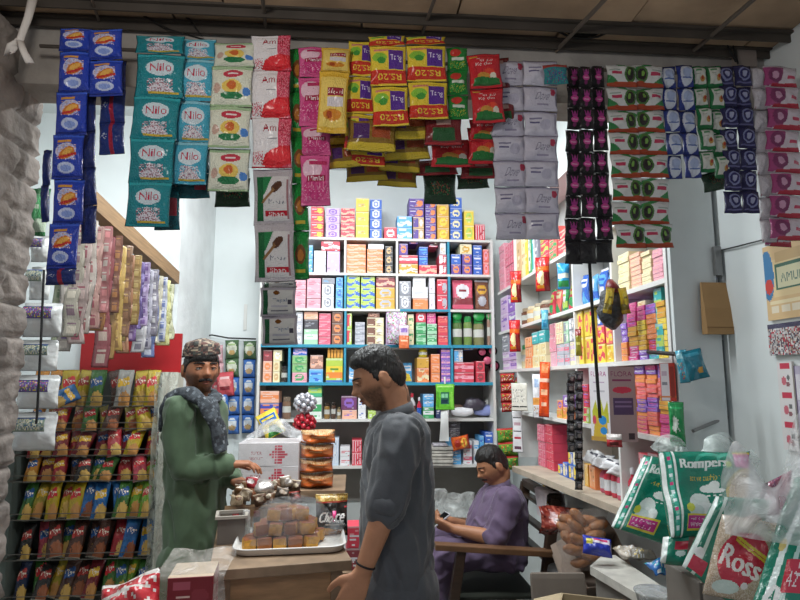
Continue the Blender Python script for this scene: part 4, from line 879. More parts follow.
# tray
tc = P(291, 541, Z=ZT + .01); ta = rad(4)
tr = thing('serving_tray', 'white rimmed tray holding the bagged rusks on the counter', 'tray', (tc.x, tc.y, ZT + .0008), (0, 0, ta))
def rrect(w, h, r, n=6):
    o = []
    for cx, cy, a0 in ((w-r, h-r, 0), (-w+r, h-r, 90), (-w+r, -h+r, 180), (w-r, -h+r, 270)):
        for k in range(n + 1): a = rad(a0 + 90*k/n); o.append((cx + r*math.cos(a), cy + r*math.sin(a)))
    return o
TW, TH = .205, .165
mb = MB(); mb.smooth = True
rings = [rrect(TW*.9, TH*.9, .05), rrect(TW*.97, TH*.97, .06), rrect(TW, TH, .06), rrect(TW*1.03, TH*1.03, .065), rrect(TW*1.0, TH*1.0, .06), rrect(TW*.96, TH*.96, .055), rrect(TW*.88, TH*.88, .05)]
zsr = [0, .004, .022, .025, .028, .006, .004]
n = len(rings[0])
for rg, z in zip(rings, zsr): mb.v += [(x, y, z) for x, y in rg]
for i in range(len(rings) - 1):
    for j in range(n): mb.face((i*n+j, i*n+(j+1)%n, (i+1)*n+(j+1)%n, (i+1)*n+j))
mb.face(list(range(n))[::-1]); mb.face([(len(rings)-1)*n + j for j in range(n)])
mb.build('tray_dish', mat('white_melamine_tray', '#d8d6d2', rough=.25), tr)
# rusks: heaped baked cubes, each a thing
def rusk_mesh(seed):
    bm = bmesh.new(); bmesh.ops.create_cube(bm, size=1)
    bmesh.ops.subdivide_edges(bm, edges=list(bm.edges), cuts=3, use_grid_fill=True)
    mb = MB(); mb.smooth = False
    for v in bm.verts:
        l = max(abs(v.co.x), abs(v.co.y), abs(v.co.z)); r_ = v.co.length
        v.co *= 1 - .10 * max(0, (r_ - .56) / .3)
        v.co += Vector([noise.noise(v.co * 4 + Vector((seed*5, k*7, 0))) * .07 for k in range(3)])
    bm.verts.ensure_lookup_table(); bm.verts.index_update(); mb.v = [tuple(v.co) for v in bm.verts]
    for f in bm.faces:
        nz = f.normal; top = nz.z > .6
        base = lin('#8a4a22') if top else lin('#d89c3c') if seed % 2 == 0 or abs(nz.x) > .6 else lin('#a8622c')
        k = .85 + .3 * noise.random(); mb.face([v.index for v in f.verts], tuple(q*k for q in base[:3]) + (1,))
    bm.free(); mb.use(mat('baked_crust', attr=True, rough=.8, bump=.6, bscale=60)); return mb.mesh('rusk')
RM = [rusk_mesh(i) for i in range(4)]
k = 0
lay = [(0, [(-.135,-.10),(-.085,-.105),(-.035,-.11),(.015,-.105),(.065,-.1),(-.13,-.05),(-.08,-.052),(-.03,-.055),(.02,-.05),(.07,-.045),(-.11,0),(-.06,.002),(-.01,0),(.04,.005),(.09,.0),(-.08,.05),(-.03,.052),(.02,.05),(.07,.05)]), (1, [(-.1,-.075),(-.05,-.08),(0,-.08),(.05,-.07),(-.085,-.025),(-.035,-.028),(.015,-.03),(.06,-.02),(-.05,.025),(0,.02),(.045,.025)]), (2, [(-.06,-.05),(-.012,-.055),(.035,-.045),(-.035,-.005),(.012,-.005)])]
tm = Matrix.Translation(tr.location) @ Matrix.Rotation(ta, 4, 'Z')
for L_, ps in lay:
    for i, (x, y) in enumerate(ps):
        o = obj('rusk', RM[k % 4]); o.location = tm @ Vector((x * 1.13 + .002, y * 1.13 + .012, .007 + .0235 + L_ * .0455)); o.scale = (.052, .052, .043); o.rotation_euler = (rad(RND.uniform(-7, 7)), rad(RND.uniform(-7, 7)), rad(RND.uniform(-24, 24))); o.scale = (.052 * RND.uniform(.88, 1.05), .05 * RND.uniform(.88, 1.05), .043)
        tag(o, '%s rusk in %s row from the front, %s layer of the tray heap' % (ORD[i % 5], ORD[i // 5], ('lowest', 'middle', 'top')[L_]), 'rusk', 'rusks heaped on the tray'); k += 1
# clear bag over the heap
def wr(p, s, a, so=0): return p + Vector((noise.noise(p*s + Vector((so,1,2))), noise.noise(p*s + Vector((so,5,2))), noise.noise(p*s + Vector((so,9,7))))) * a
mb = MB(); mb.smooth = True
def dome(u, v):
    a = 2 * math.pi * u; r = max(.02, v); cx = .165 * r ** .75; x = math.copysign(abs(math.cos(a)) ** .7, math.cos(a)) * .192 * r ** .8; y = math.copysign(abs(math.sin(a)) ** .7, math.sin(a)) * .155 * r ** .8 - .0
    z = .034 + .142 * (1 - r ** 2.4)
    return tm @ wr(Vector((x, y, z)), 16, .007 * min(1, 2*r + .3), 3)
grid(mb, 48, 22, dome)
# twisted end flopping off to the side
grid(mb, 20, 14, lambda u, v: tm @ wr(Vector((.15 + .06*v, -.02 + .05*v + (.035 + .02*v) * math.cos(2*math.pi*u), .05 + .02*(1-v) + .018*math.sin(2*math.pi*u))), 22, .02, 8))
tag(mb.build('clear_bag', clear_film('clear_film', '#9a9c9e', .17, .05)), 'clear plastic bag stretched over the rusks on the tray', 'plastic bag')
# black gold-topped snack pack with script lettering
p = Pic(44, 54, '#17130f').rect(0,0,1,.17,'#c8a04a').speck(0,0,1,.17,['#8a6424','#f0dc98','#a87c34'],.5).rect(0,.17,1,.2,'#a03828').text('Cho',.12,.42,.55,.66,'#f0ece8',slant=.25,bold=.014).text('!',.53,.38,.62,.64,'#e84a8c',bold=.02).text('ce',.61,.46,.9,.66,'#f0ece8',slant=.25,bold=.014).rect(.3,.71,.9,.725,'#d8c8b8').ell(.36,.9,.3,.1,'#c08a3c').ell(.7,.92,.26,.09,'#a86a28').rect(0,.84,.14,1,'#8a5a2c').rect(.9,.3,1,.34,'#c83040')
q = P(332, 484, Y=cl.y + .43)
o = obj('snack_pack', pillow('choice_print', p, thick=.028, back='#201810', seed=5, w=.135, h=.165, wav=.5, seal=.05)); o.location = (q.x, q.y, ZT + .1655); o.rotation_euler = (rad(-4), 0, rad(4)); tag(o, 'black snack pack with gold top and white script on the counter', 'snack pack')
# grey bin and small spice goods along the back of the counter
bq = P(231, 541, Z=ZT)
b = thing('plastic_bin', 'small grey ribbed plastic bin at the corner of the counter', 'bin', (bq.x, bq.y, ZT + .001), (0, 0, ang))
mb = MB(); mb.box((-.05,-.05,0),(.05,.05,.006))
for s_ in (-1, 1): mb.box((-.052 if s_ < 0 else .046, -.05, 0), (-.046 if s_ < 0 else .052, .05, .095)); mb.box((-.052, -.052 if s_ < 0 else .046, 0), (.052, -.046 if s_ < 0 else .052, .095))
for i in range(8): mb.box((-.045 + i*.0125, -.055, .005), (-.04 + i*.0125, -.0525, .088))
mb.build('bin_shell', mat('grey_plastic', '#6f6862', rough=.5, var=.15), b)
MB().box((-.062,-.062,.0955),(.062,-.05,.106)).box((-.062,.05,.0955),(.062,.062,.106)).box((-.062,-.05,.0955),(-.05,.05,.106)).box((.05,-.05,.0955),(.062,.05,.106)).build('rim', mat('bin_rim', '#a39c92', rough=.5), b)
goods = [(226,512,.02,.05,'#5a2c20','jar','dark red jar'),(236,510,.016,.06,'#2a2220','jar','black jar'),(246,514,.017,.07,'#c8c4c0','jar','white capped clear jar'),(254,512,.016,.065,'#302824','jar','dark brown jar'),(262,515,.017,.05,'#d8cfc4','jar','cream jar')]
for i, (x, y, r, h, c, k_, nm) in enumerate(goods):
    v = Vector((.035 + i*.042, .395 + .012*(i % 2), .0008)); t = thing('spice_jar', '%s in the row at the back of the counter' % nm, 'jar', CM @ v, group='jars at the back of the counter')
    A_, B_ = jar_mesh(c, ['#c8a83a','#8a1c20','#e0dcd8','#701c1c','#b09a80'][i], (c, 'g')); obj('glass_jar', A_, t, scale=(r*2, r*2, h*1.55)); obj('lid', B_, t, scale=(r*2, r*2, h*1.55))
sm = [('#a08c70','#5a3a24'),('#7a6a58','#b8a890'),('#5a4030','#c8b8a0'),('#6a4c34','#c8bca8'),('#3a3028','#a09080'),('#4a3028','#8a3028'),('#6a4a2c','#e0d8c8'),('#a8303a','#e8e0dc'),('#9a8c7c','#54483c'),('#7a5a44','#d0c4b0'),('#8a7c6c','#e4e0da'),('#4a3428','#b8a890')]
for i, (c, c2) in enumerate(sm):
    p = Pic(10, 10, c).ell(.5,.5,.3,.25,c2).rect(0,0,1,.1,c2)
    o = obj('spice_packet', pillow('spice_print', p, thick=.02, back=c, m=CARD, seed=i, w=.055, h=.05, wav=.6)); row = i // 6; u = .06 + .05*(i % 6) if row == 0 else .085 + .046*(i % 6)
    o.location = on_counter(u + .01, .475 + .05*row + .015*(i % 2), .158 + .04*row + .02*(i % 3 == 1)); o.rotation_euler = (rad(-35 + 10*(i % 3)), rad(RND.uniform(-25, 25)), ang + rad(RND.uniform(-30, 30)))
    tag(o, 'small spice packet, %s in the %s row heaped behind the jars' % (ORD[i % 6], ('front', 'rear')[row]), 'packet', 'spice packets heaped behind the counter jars')
o = MB(); o.smooth = True; o.ball((0,0,0), (.045,.04,.03), 14); o.v = [tuple(wr(Vector(v), 25, .014, 4)) for v in o.v]
o = o.build('silver_pouch', mat('silver_foil', '#c4bfba', rough=.3, metal=.6, bump=.6)); o.location = on_counter(.19, .50, .175); tag(o, 'crumpled silver pouch on top of the spice packets', 'pouch')
gt = thing('goods_tray', 'brown card tray under the spice packets at the back of the counter', 'tray', CM @ Vector((0, 0, 0)), (0, 0, ang))
MB().box((.03, .475, .001), (CW - .15, .58, .095)).build('card_tray', mat('brown_card', '#8a6c4c', rough=.85, var=.15), gt)
# red goods beyond the counter's end, behind the black pack
for i, (x, y, c) in enumerate(((352, 512, '#a82c34'), (350, 532, '#c03a44'))):
    o = obj('red_box', cart('maroon' if i else 'red', 'white', 'plain', 3)); qq = P(x, y, Y=cl.y + .62); o.location = (qq.x, cl.y + .70, .62 + .161 * i * 0 + .0005 + (.10 if i == 0 else 0)); o.scale = (.1, .12, .095)
    o.location = (qq.x + .02, cl.y + .70, .70 + (.0965 if i == 0 else 0)); o.scale = (.08, .12, .095)
    tag(o, '%s red box stacked behind the counter beside the man in grey' % ('upper', 'lower')[i], 'box', 'red boxes behind the counter')
sc_ = thing('storage_crate', 'dark crate under the red boxes behind the counter', 'crate', (P(351, 540, Y=cl.y + .62).x + .02, cl.y + .76, 0))
MB().box((-.06,-.09,.03),(.06,.09,.699)).build('crate_body', EDG, sc_)
for x in (-.055, .025):
    for y in (-.08, .05): MB().box((x, y, 0), (x + .03, y + .03, .029)).build('foot', EDG, sc_)
# back table with the cartons
bt0 = P(232, 492, Y=3.02); ZB = bt0.z
tb = thing('back_table', 'low dark table behind the counter under the white cartons', 'table', (bt0.x, 3.02, 0))
BW = P(345, 490, Y=3.02).x - bt0.x
MB().box((0, 0, ZB - .03), (BW, .5, ZB)).build('tabletop', EDG, tb)
for x in (.02, BW - .06):
    for y in (.02, .44): MB().box((x, y, 0), (x + .04, y + .04, ZB - .031)).build('leg', EDG, tb)
def placed(px, Y): return P(px, 480, Y=Y).x
cw = P(299, 470, Y=3.06).x - P(238, 470, Y=3.06).x; ch_ = (P(268, 443, Y=3.06).z - ZB) / 2
for i in range(2):
    p = Pic(110, 44, '#dcd6d8').rect(0,0,1,.03,'#b8b0b2')
    cx, cy = .66, .5
    for dx in range(-3, 4):
        for dy in range(-3, 4):
            if abs(dx) + abs(dy) <= 3 + (abs(dx) <= 1) : p.rect(cx + dx*.045 - .019, cy + dy*.12 - .05, cx + dx*.045 + .019, cy + dy*.12 + .05, '#c8384c')
    p.text('SUPER', .2, .36, .38, .5, '#b06068').text('BISCUIT', .17, .62, .4, .74, '#b06068')
    o = obj('white_carton', carton_mesh('white_carton_print', p, '#cfc9ca')); o.location = (placed(268, 3.06), 3.06, ZB + .0006 + i * ch_); o.scale = (cw, .26, ch_ - .0012)
    o.rotation_euler = (0, 0, rad(-2 + i * 1.5)); tag(o, '%s white carton with red cross pattern on the back table' % ('lower', 'upper')[i], 'carton', 'white cartons on the back table')
# clear plastic heaped on the cartons
mb = MB(); mb.smooth = True
zc = ZB + 2 * ch_
xc = placed(270, 3.1)
grid(mb, 40, 26, lambda u, v: wr(Vector((xc + (u-.5)*.34 + .03, 3.07 + v*.2, zc + .012 + .10 * math.sin(math.pi*min(1,u*1.05)) ** 1.2 * math.sin(math.pi*(v*.8+.1)))), 13, .022, 2) )
tag(mb.build('clear_plastic_sheet', clear_film('clear_wrap', '#d2d2d4', .34, .2)), 'crumpled clear plastic heaped on the white cartons', 'plastic sheet')
mb = MB(); mb.smooth = True
grid(mb, 30, 12, lambda u, v: wr(Vector((xc - .17 + u*.35, 3.035, zc - v*.14 + .005)), 14, .012, 6))
tag(mb.build('clear_plastic_wrap', clear_film('clear_wrap_thin', '#d8d8dc', .1, .15)), 'thin clear wrap hanging over the front of the white cartons', 'plastic wrap')
# four orange rusk packs stacked
RP = Pic(30, 14, '#cf7434').rect(0,0,1,.3,'#dcae7c').speck(0,0,1,.3,['#e8c498','#c08a54'],.5).rect(0,.66,1,.8,'#e06820').rect(.3,.4,.7,.52,'#f0d0a0').rect(0,.92,1,1,'#a84818')
rm = pillow('rusk_pack_print', RP, thick=.05, back='#b87a3c', seed=9, seal=.02, wav=.3, pinch=.03)
rw = P(333, 460, Y=3.1).x - P(299, 460, Y=3.1).x; rh = (P(316, 430, Y=3.1).z - ZB) / 4
for i in range(4):
    t = thing('rusk_pack', 'orange printed pack of rusks, %s of the four stacked beside the cartons' % ('lowest', 'second up', 'third up', 'topmost')[i], 'pack', (placed(316 + (1 if i == 3 else -.5*(i % 2)), 3.1), 3.13, ZB + (i + 1) * rh), (0, 0, rad((-3, 4, -2, 5)[i])), 'rusk packs on the back table')
    obj('wrapper', rm, t, scale=(rw * (1.04 if i == 3 else 1), 1.4, rh * .985))
# lollipop ball stand
ls = thing('lollipop_stand', 'ball-shaped lollipop stand, silver above and red below, behind the cartons', 'lollipop stand', (placed(303.5, 3.41), 3.41, ZB))
zl = P(303, 413, Y=3.41).z
MB().lathe([(.05, 0), (.05, .01), (.008, .014), (.008, zl - ZB)], 14).build('stem', WB, ls)
mbl = {}
for nm, c in (('silver', '#c4c4cc'), ('red', '#b02030')):
    mb = MB(); mb.smooth = True; mb.use(mat('lolly_' + nm, c, rough=.2, metal=.35 if nm == 'silver' else 0, var=.5, vscale=60)); mb.ball((0, 0, 0), .0165, 10)
    for k_ in range(5): pass
    mb.use(WB); mb.tube([(0, 0, 0), (0, 0, -.055)], .002, 5); mbl[nm] = mb.mesh('lollipop')
for part_, cz_, nm in ((0, P(303, 403, Y=3.41).z, 'silver'), (1, P(303, 423, Y=3.41).z, 'red')):
    for k_ in range(30):
        ph = math.acos(1 - 2 * (k_ + .5) / 30); th = math.pi * (1 + 5 ** .5) * k_
        dv = Vector((math.sin(ph)*math.cos(th), math.sin(ph)*math.sin(th), math.cos(ph)))
        o = obj('lollipop', mbl[nm], ls); o.location = Vector((0, 0, cz_ - ZB)) + Vector((dv.x*.052, dv.y*.052, dv.z*.045)); o.rotation_euler = dv.to_track_quat('Z', 'Y').to_euler()
o = obj('crisp_pouch', pouch('yellow', '#2a6ab0', '#3a8a3c', 1)); o.location = (placed(262, 3.42), 3.44, P(262, 412, Y=3.44).z); o.scale = (.12, .8, .15); o.rotation_euler = (0, rad(-28), 0); tag(o, 'yellow and blue crisp pouch propped behind the clear plastic', 'pouch'); o.name = 'hanging_crisp_pouch'
# ------------------------------------------------------------------ goods low at the counter's open side
cb = thing('crate', 'wooden crate bench under the maroon boxes beside the counter', 'crate', (P(188, 600, Y=1.93).x, 1.925, 0))
ZK = .78
mb = MB()
for z in (.02, .2, .38, .56, .70): mb.box((-.09, -.13, z), (.09, -.115, z + .09)); mb.box((-.09, .115, z), (.09, .13, z + .09))
mb.build('slat', PLY, cb); MB().box((-.095, -.135, ZK - .02), (.095, .135, ZK - .001)).build('lid', PLY, cb)
for x in (-.089, .075):
    for y in (-.114, .09): MB().box((x, y, 0), (x + .014, y + .024, ZK - .021)).build('post', EDG, cb)
p = Pic(26, 16, '#7c1a26').rect(.1,.1,.5,.4,'#a85060').ell(.72,.6,.2,.25,'#8a2c38').rect(.05,.85,.95,.95,'#c8a080').rect(.2,.55,.5,.65,'#d8b8b0')
mm_ = carton_mesh('maroon_box_print', p, '#8a2430', top='#c9b49c')
hz = (P(190, 577, Y=1.90).z - ZK) / 2
for i in range(2):
    o = obj('maroon_box', mm_); o.location = (P(194, 580, Y=1.95).x + .002, 1.90, ZK + .0006 + i * hz); o.scale = (.13, .15, hz - .001); o.rotation_euler = (0, 0, rad(6)); tag(o, '%s maroon box inside the clear bag beside the counter' % ('lower', 'upper')[i], 'box', 'maroon boxes beside the counter')
mb = MB(); mb.smooth = True
bx_, bz_ = P(189, 580, Y=1.93).x, ZK
grid(mb, 26, 22, lambda u, v: wr(Vector((bx_ - .10 + u*.21, 1.925 - .01*math.sin(u*3.1) + max(0, v-.62)*.5, bz_ + .02 + min(v, .66)*.27 + max(0, v-.66)*.05)), 12, .014, 12))
tag(mb.build('clear_box_bag', clear_film('clear_bag_thick', '#d8d0c8', .26, .2)), 'clear plastic bag around the maroon boxes beside the counter', 'plastic bag')
p = Pic(26, 18, '#d8d0ca').rect(0,.1,1,.34,'#b82830').poly([(0,.5),(1,.34),(1,.6),(0,.8)],'#cc3840').text('SOAN',.2,.58,.7,.86,'#b83040').speck(0,0,1,1,['#e8e0dc','#c8a8a0'],.15)
o = obj('red_white_bag', pillow('red_bag_print', p, thick=.05, back='#b8908a', seed=3, w=.17, h=.15, wav=.6)); o.location = P(132, 577, Y=1.9); o.rotation_euler = (rad(-38), rad(-8), rad(8)); tag(o, 'puffed red and white bag lying low before the crisp rack', 'bag')
sb = thing('low_stool', 'low stool beneath the puffed red and white bag', 'stool', (o.location.x, 1.93, 0))
MB().box((-.13,-.12,.70),(.04,.12,.725), bev=.004).build('seat', PLY, sb)
for x in (-.12,.015):
    for y in (-.11,.09): MB().box((x,y,0),(x+.02,y+.02,.699)).build('leg', EDG, sb)
# ================================================================== PEOPLE
def sm(a, b, x):
    t = max(0, min(1, (x - a) / (b - a))); return t * t * (3 - 2 * t)
def ga(x, w): return math.exp(-(x / w) ** 2)
def head_pt(d, off=0):
    x, y, z = d
    p = Vector((x * .077, y * .094, z * .116))
    if z < 0:
        t = -z
        p.x *= 1 - .26 * t ** 1.6
        if y < 0: p.y *= 1 - .42 * t ** 1.3
        else: p.y *= 1 + .10 * t
    if z > 0: p.y += .004 * z; p.x *= 1 + .03 * z
    if y > 0:
        f = sm(0, .5, y)
        e = 0
        if z > .22: nz = 0
        elif z > -.2: nz = .004 + .024 * ((.22 - z) / .42) ** 1.2
        else: nz = .028 * max(0, 1 - (-.2 - z) / .12)
        e += nz * ga(x, .13 + .05 * (z < -.08))
        e += .009 * ga(z + .19, .08) * (ga(x - .14, .07) + ga(x + .14, .07))
        e += .006 * ga(z - .24, .09) * ga(x, .55)
        e -= .011 * (ga(x - .40, .19) + ga(x + .40, .19)) * ga(z - .07, .12)
        e += .005 * (ga(x - .58, .2) + ga(x + .58, .2)) * ga(z + .17, .14)
        e -= .004 * (ga(x - .42, .16) + ga(x + .42, .16)) * ga(z + .5, .16)
        e += .0085 * ga(z + .45, .05) * ga(x, .24) + .0085 * ga(z + .56, .05) * ga(x, .2) - .003 * ga(z + .505, .018) * ga(x, .26)
        e += .010 * ga(z + .84, .15) * ga(x, .32) - .003 * ga(z + .67, .05) * ga(x, .3)
        p.y += e * f
    dv = Vector((x / .077, y / .094, z / .116)).normalized()
    return p + dv * off
def head_grid(mb, off, M, nu=64, nv=44):
    b = len(mb.v)
    for j in range(nv + 1):
        ph = math.pi * (j + .002) / (nv + .004)
        for i in range(nu):
            th = 2 * math.pi * i / nu
            d = Vector((math.sin(ph) * math.sin(th), math.sin(ph) * math.cos(th), math.cos(ph)))
            o = off(d) if callable(off) else off
            mb.v.append(tuple(M @ head_pt(d, o)))
    for j in range(nv):
        for i in range(nu):
            q = (i + 1) % nu; mb.face((b+j*nu+i, b+(j+1)*nu+i, b+(j+1)*nu+q, b+j*nu+q))
    mb.face([b + i for i in range(nu)]); mb.face([b + nv*nu + i for i in range(nu)][::-1])
def ears(mb, M):
    for s in (-1, 1):
        E = M @ Matrix.Translation((s * .081, -.010, -.006)) @ Matrix.Rotation(s * rad(-26), 4, 'Z') @ Matrix.Rotation(rad(-12), 4, 'X')
        mb.ball((0, 0, 0), (.009, .018, .033), 12, E)
        mb.tube([E @ Vector((s*.006, .013*math.sin(a*.5 - .6), .0)) if 0 else E @ Vector((s*.006, -.012*math.cos(rad(a)) - .003, .024*math.sin(rad(a)) + .003)) for a in range(-80, 120, 20)], .0042, 6)
def loft(mb, rings, n=24, p=2.4):
    """rings: (centre, half-vector a, half-vector b)"""
    b = len(mb.v)
    for c, a, d in rings:
        for j in range(n):
            w = 2 * math.pi * j / n; cw, sw = math.cos(w), math.sin(w)
            mb.v.append(tuple(c + a * math.copysign(abs(cw) ** (2/p), cw) + d * math.copysign(abs(sw) ** (2/p), sw)))
    for i in range(len(rings) - 1):
        for j in range(n): q = (j+1) % n; mb.face((b+i*n+j, b+i*n+q, b+(i+1)*n+q, b+(i+1)*n+j))
    mb.face([b + j for j in range(n)][::-1]); mb.face([b + (len(rings)-1)*n + j for j in range(n)])
def limb(mb, pts, rs, n=14, sub=5):
    """smooth tapered limb through the joints, rounded ends"""
    pts = [Vector(q) for q in pts]; P2 = []; R2 = []
    for i in range(len(pts) - 1):
        p0 = pts[max(0, i-1)]; p1 = pts[i]; p2 = pts[i+1]; p3 = pts[min(len(pts)-1, i+2)]
        for k in range(sub):
            t = k / sub; lin_ = p1.lerp(p2, t)
            cr_ = .5 * ((2*p1) + (p2-p0)*t + (2*p0-5*p1+4*p2-p3)*t*t + (3*p1-p0-3*p2+p3)*t*t*t)
            P2.append(lin_.lerp(cr_, .55)); R2.append(rs[i] + (rs[i+1]-rs[i]) * t)
    P2.append(pts[-1]); R2.append(rs[-1])
    mb.tube(P2, R2, n); mb.ball(P2[0], R2[0] * .98, 12); mb.ball(P2[-1], R2[-1] * .98, 12)
def hand(mb, wrist, fwd, normal, thumb_side, curl=22, s=1.0):
    """palm, four unequal bent fingers and a thumb leaving the side of the palm; normal points out of the palm"""
    f = Vector(fwd).normalized(); nrm = Vector(normal); nrm = (nrm - f * nrm.dot(f)).normalized(); sd = f.cross(nrm) * thumb_side
    w = Vector(wrist)
    loft(mb, [(w - f*.012*s, sd*.026*s, nrm*.019*s), (w + f*.02*s, sd*.033*s, nrm*.017*s), (w + f*.055*s, sd*.041*s, nrm*.0145*s), (w + f*.086*s, sd*.042*s, nrm*.0125*s), (w + f*.096*s, sd*.038*s, nrm*.009*s)], 18, 2.8)
    for k, (o, L, r) in enumerate(((.031, .070, .0088), (.0105, .079, .0092), (-.0105, .073, .0088), (-.030, .058, .0078))):
        p = w + f*(.084 - .006*abs(k-1))*s + sd*o*s; dr = (f + sd * o * 1.2).normalized(); pts = [p - dr*.012*s]; a = 0
        ax = dr.cross(nrm).normalized()
        for q, l in enumerate((.012, .42, .32, .26)):
            if q: a += curl * (.8 if q == 1 else 1.1)
            dd = Matrix.Rotation(rad(a), 3, ax) @ dr; pts.append(pts[-1] + dd * (L * l * s if q else .012*s))
        mb.tube(pts, [r*s, r*s, r*.98*s, r*.9*s, r*.74*s], 10); mb.ball(pts[-1], r*.76*s, 8)
    p = w + f*.022*s + sd*.026*s; d1 = (f*.62 + sd*.72 + nrm*.35).normalized(); d2 = (f*.86 + sd*.35 + nrm*.42).normalized(); d3 = (f*.95 + sd*.05 + nrm*.5).normalized()
    pts = [p, p + d1*.032*s, p + d1*.032*s + d2*.03*s, p + d1*.032*s + d2*.03*s + d3*.024*s]
    mb.tube(pts, [.0135*s, .012*s, .0102*s, .008*s], 10); mb.ball(pts[-1], .0082*s, 8)
def melt(mb, name, voxel, smooth=3, disp=None, m=None, parent=None):
    """fuse the overlapping volumes into one continuous surface"""
    me = mb.mesh(name + '_raw'); o = bpy.data.objects.new(name + '_raw', me); COL.objects.link(o)
    r = o.modifiers.new('fuse', 'REMESH'); r.mode = 'VOXEL'; r.voxel_size = voxel; r.use_smooth_shade = True
    if smooth: s = o.modifiers.new('soften', 'SMOOTH'); s.iterations = smooth; s.factor = .5
    dg = bpy.context.evaluated_depsgraph_get(); me2 = bpy.data.meshes.new_from_object(o.evaluated_get(dg)); me2.name = name
    bpy.data.objects.remove(o); bpy.data.meshes.remove(me)
    if disp:
        ns = [v.normal.copy() for v in me2.vertices]
        for v, nn in zip(me2.vertices, ns): v.co = v.co + nn * disp(v.co)
        me2.update()
    me2.polygons.foreach_set('use_smooth', [True] * len(me2.polygons)); me2.materials.clear(); me2.materials.append(m)
    return obj(name, me2, parent)
def skin(n, c): return mat(n, c, attr=True, rough=.5, bump=.12, bscale=90, var=.12, vscale=16, spec=.4)
HAIR = mat('black_hair', '#14110f', rough=.45, bump=.9, bscale=110, stretch=(1, 1, .25))
EYEW = mat('eye_white', '#d8d2cc', rough=.2); IRIS = mat('eye_dark', '#1a100a', rough=.15); LIPM = mat('lip', '#96584a', rough=.5)
def face_parts(par, M, brow=.0022, lids=.6, lookx=0, tone='#a87152'):
    closed = lids < .3; sk_ = par.data.materials[0]
    for s in (-1, 1):
        e = M @ Vector((s*.031, .0795, .0085))
        mb = MB(); mb.smooth = True; mb.paint(tone); mb.use(sk_ if closed else EYEW); mb.ball((0,0,0), .0118, 14); mb.use(sk_ if closed else IRIS); mb.ball((lookx, .0072, -.0015), (.0056, .0052, .0056), 10)
        o = mb.build('eye', None, par); o.matrix_local = M @ Matrix.Translation((s*.031, .0765, .0085))
        mb = MB(); mb.smooth = True; mb.paint(tone); mb.use(par.data.materials[0])
        pts = [M @ Vector((s*(.031 + .016*t), .0885 - .006*t*t - .002*abs(t), .0085 + .0095*(1-lids) * (1 - t*t) + .001)) for t in (-1,-.5,0,.5,1)]
        mb.tube(pts, [.003,.0046,.005,.0046,.003], 8); mb.build('eyelid', None, par)
        mb = MB(); mb.use(HAIR); mb.tube([M @ Vector((s*(.031 + .016*t), .0915 - .006*t*t - .002*abs(t), .0085 + .0095*(1-lids) * (1 - t*t) - .003)) for t in (-1,-.5,0,.5,1)], .0011, 5); mb.build('lashes', None, par)
        mb = MB(); mb.smooth = True; mb.use(HAIR)
        pts = []
        for t in (0, .25, .5, .75, 1): 
            xx = .16 + .56 * t; dz = .235 + .045 * math.sin(t*2.3) - .03*t; dv = Vector((s*xx*.95, math.sqrt(max(0, 1 - xx*xx*.9 - dz*dz)), dz)).normalized(); pts.append(M @ head_pt(dv, .0015))
        mb.tube(pts, [brow*1.1, brow*1.5, brow*1.4, brow*1.1, brow*.5], 6, flat=.8); mb.build('eyebrow', None, par)
    mb = MB(); mb.smooth = True; mb.use(LIPM)
    for z, w in ((-.455, .30), (-.55, .26)):
        pts = [M @ head_pt(Vector((t*w, math.sqrt(1 - (t*w)**2 - z*z), z - .03*t*t*(1 if z > -.5 else -1))).normalized(), -.001) for t in (-1,-.6,-.2,.2,.6,1)]
        mb.tube(pts, [.001,.0035,.0042,.0042,.0035,.001], 8)
    mb.build('lips', None, par)
def hair_shell(par, M, mask, thick, name='hair', m=HAIR, amp=.004, fr=60, nu=72, nv=52):
    mb = MB(); mb.smooth = True
    def off(d):
        k = mask(d); return -.008 + k * (.008 + thick(d)) + k * amp * noise.noise(Vector(d) * fr * .12 + Vector((3, 1, 7))) + k * .5 * amp * noise.noise(Vector((d.x*fr*.5, d.y*fr*.5, d.z*6)))
    head_grid(mb, off, M, nu, nv); return mb.build(name, m, par)
def hair_mask(front=.52, side=.02, back=-.5, burn=-.12):
    def f(d):
        x, y, z = d
        if y > .15:
            line = side + (front - side) * sm(.15, .62, y) if abs(x) < .95 else side
            if y < .32 and abs(x) > .8: line = min(line, burn + (y - .15) * 1.5)
        elif y > -.25: line = burn + (.16) * ga(y + .12, .14)
        else: line = back + (burn - back) * sm(-.75, -.25, y)
        return sm(line - .04, line + .05, z)
    return f
def beard_mask(full=True):
    def f(d):
        x, y, z = d
        if y < .2: return 0
        j = sm(-.30, -.42, z + .16 * sm(.5, .95, abs(x)) * -1.0 + (0.0)) if abs(x) > .32 else sm(-.60, -.66, z)
        mo = ga(z + .385, .045) * (abs(x) < .34) * sm(.42, .3, abs(x))
        side = sm(.5, .62, abs(x)) * sm(.05, -.1, z) * sm(.26, .34, y) * sm(.55, .45, y)
        return max(min(1, j), min(1, mo * 1.6), side)
    return f
def folds(a, fr, seed=0, st=(1, 1, .35)):
    def f(p):
        q = Vector((p.x*st[0], p.y*st[1], p.z*st[2])) * fr + Vector((seed*9.1, seed*3.7, 0)); w = noise.noise(q + Vector((2.3, 1, 4)))
        return max(-.15 * a, a * (1.1 - 3.2 * abs(noise.noise(q + Vector((w, w, w)) * .9))) + a * .5 * noise.noise(q * 2.6)) + .0015
    return f
def make_frame(loc, phi):
    W = Matrix.Translation(loc) @ Matrix.Rotation(phi, 4, 'Z'); Wi = W.inverted()
    def L(px, py, Y): return Wi @ P(px, py, Y=Y)
    return W, Wi, L
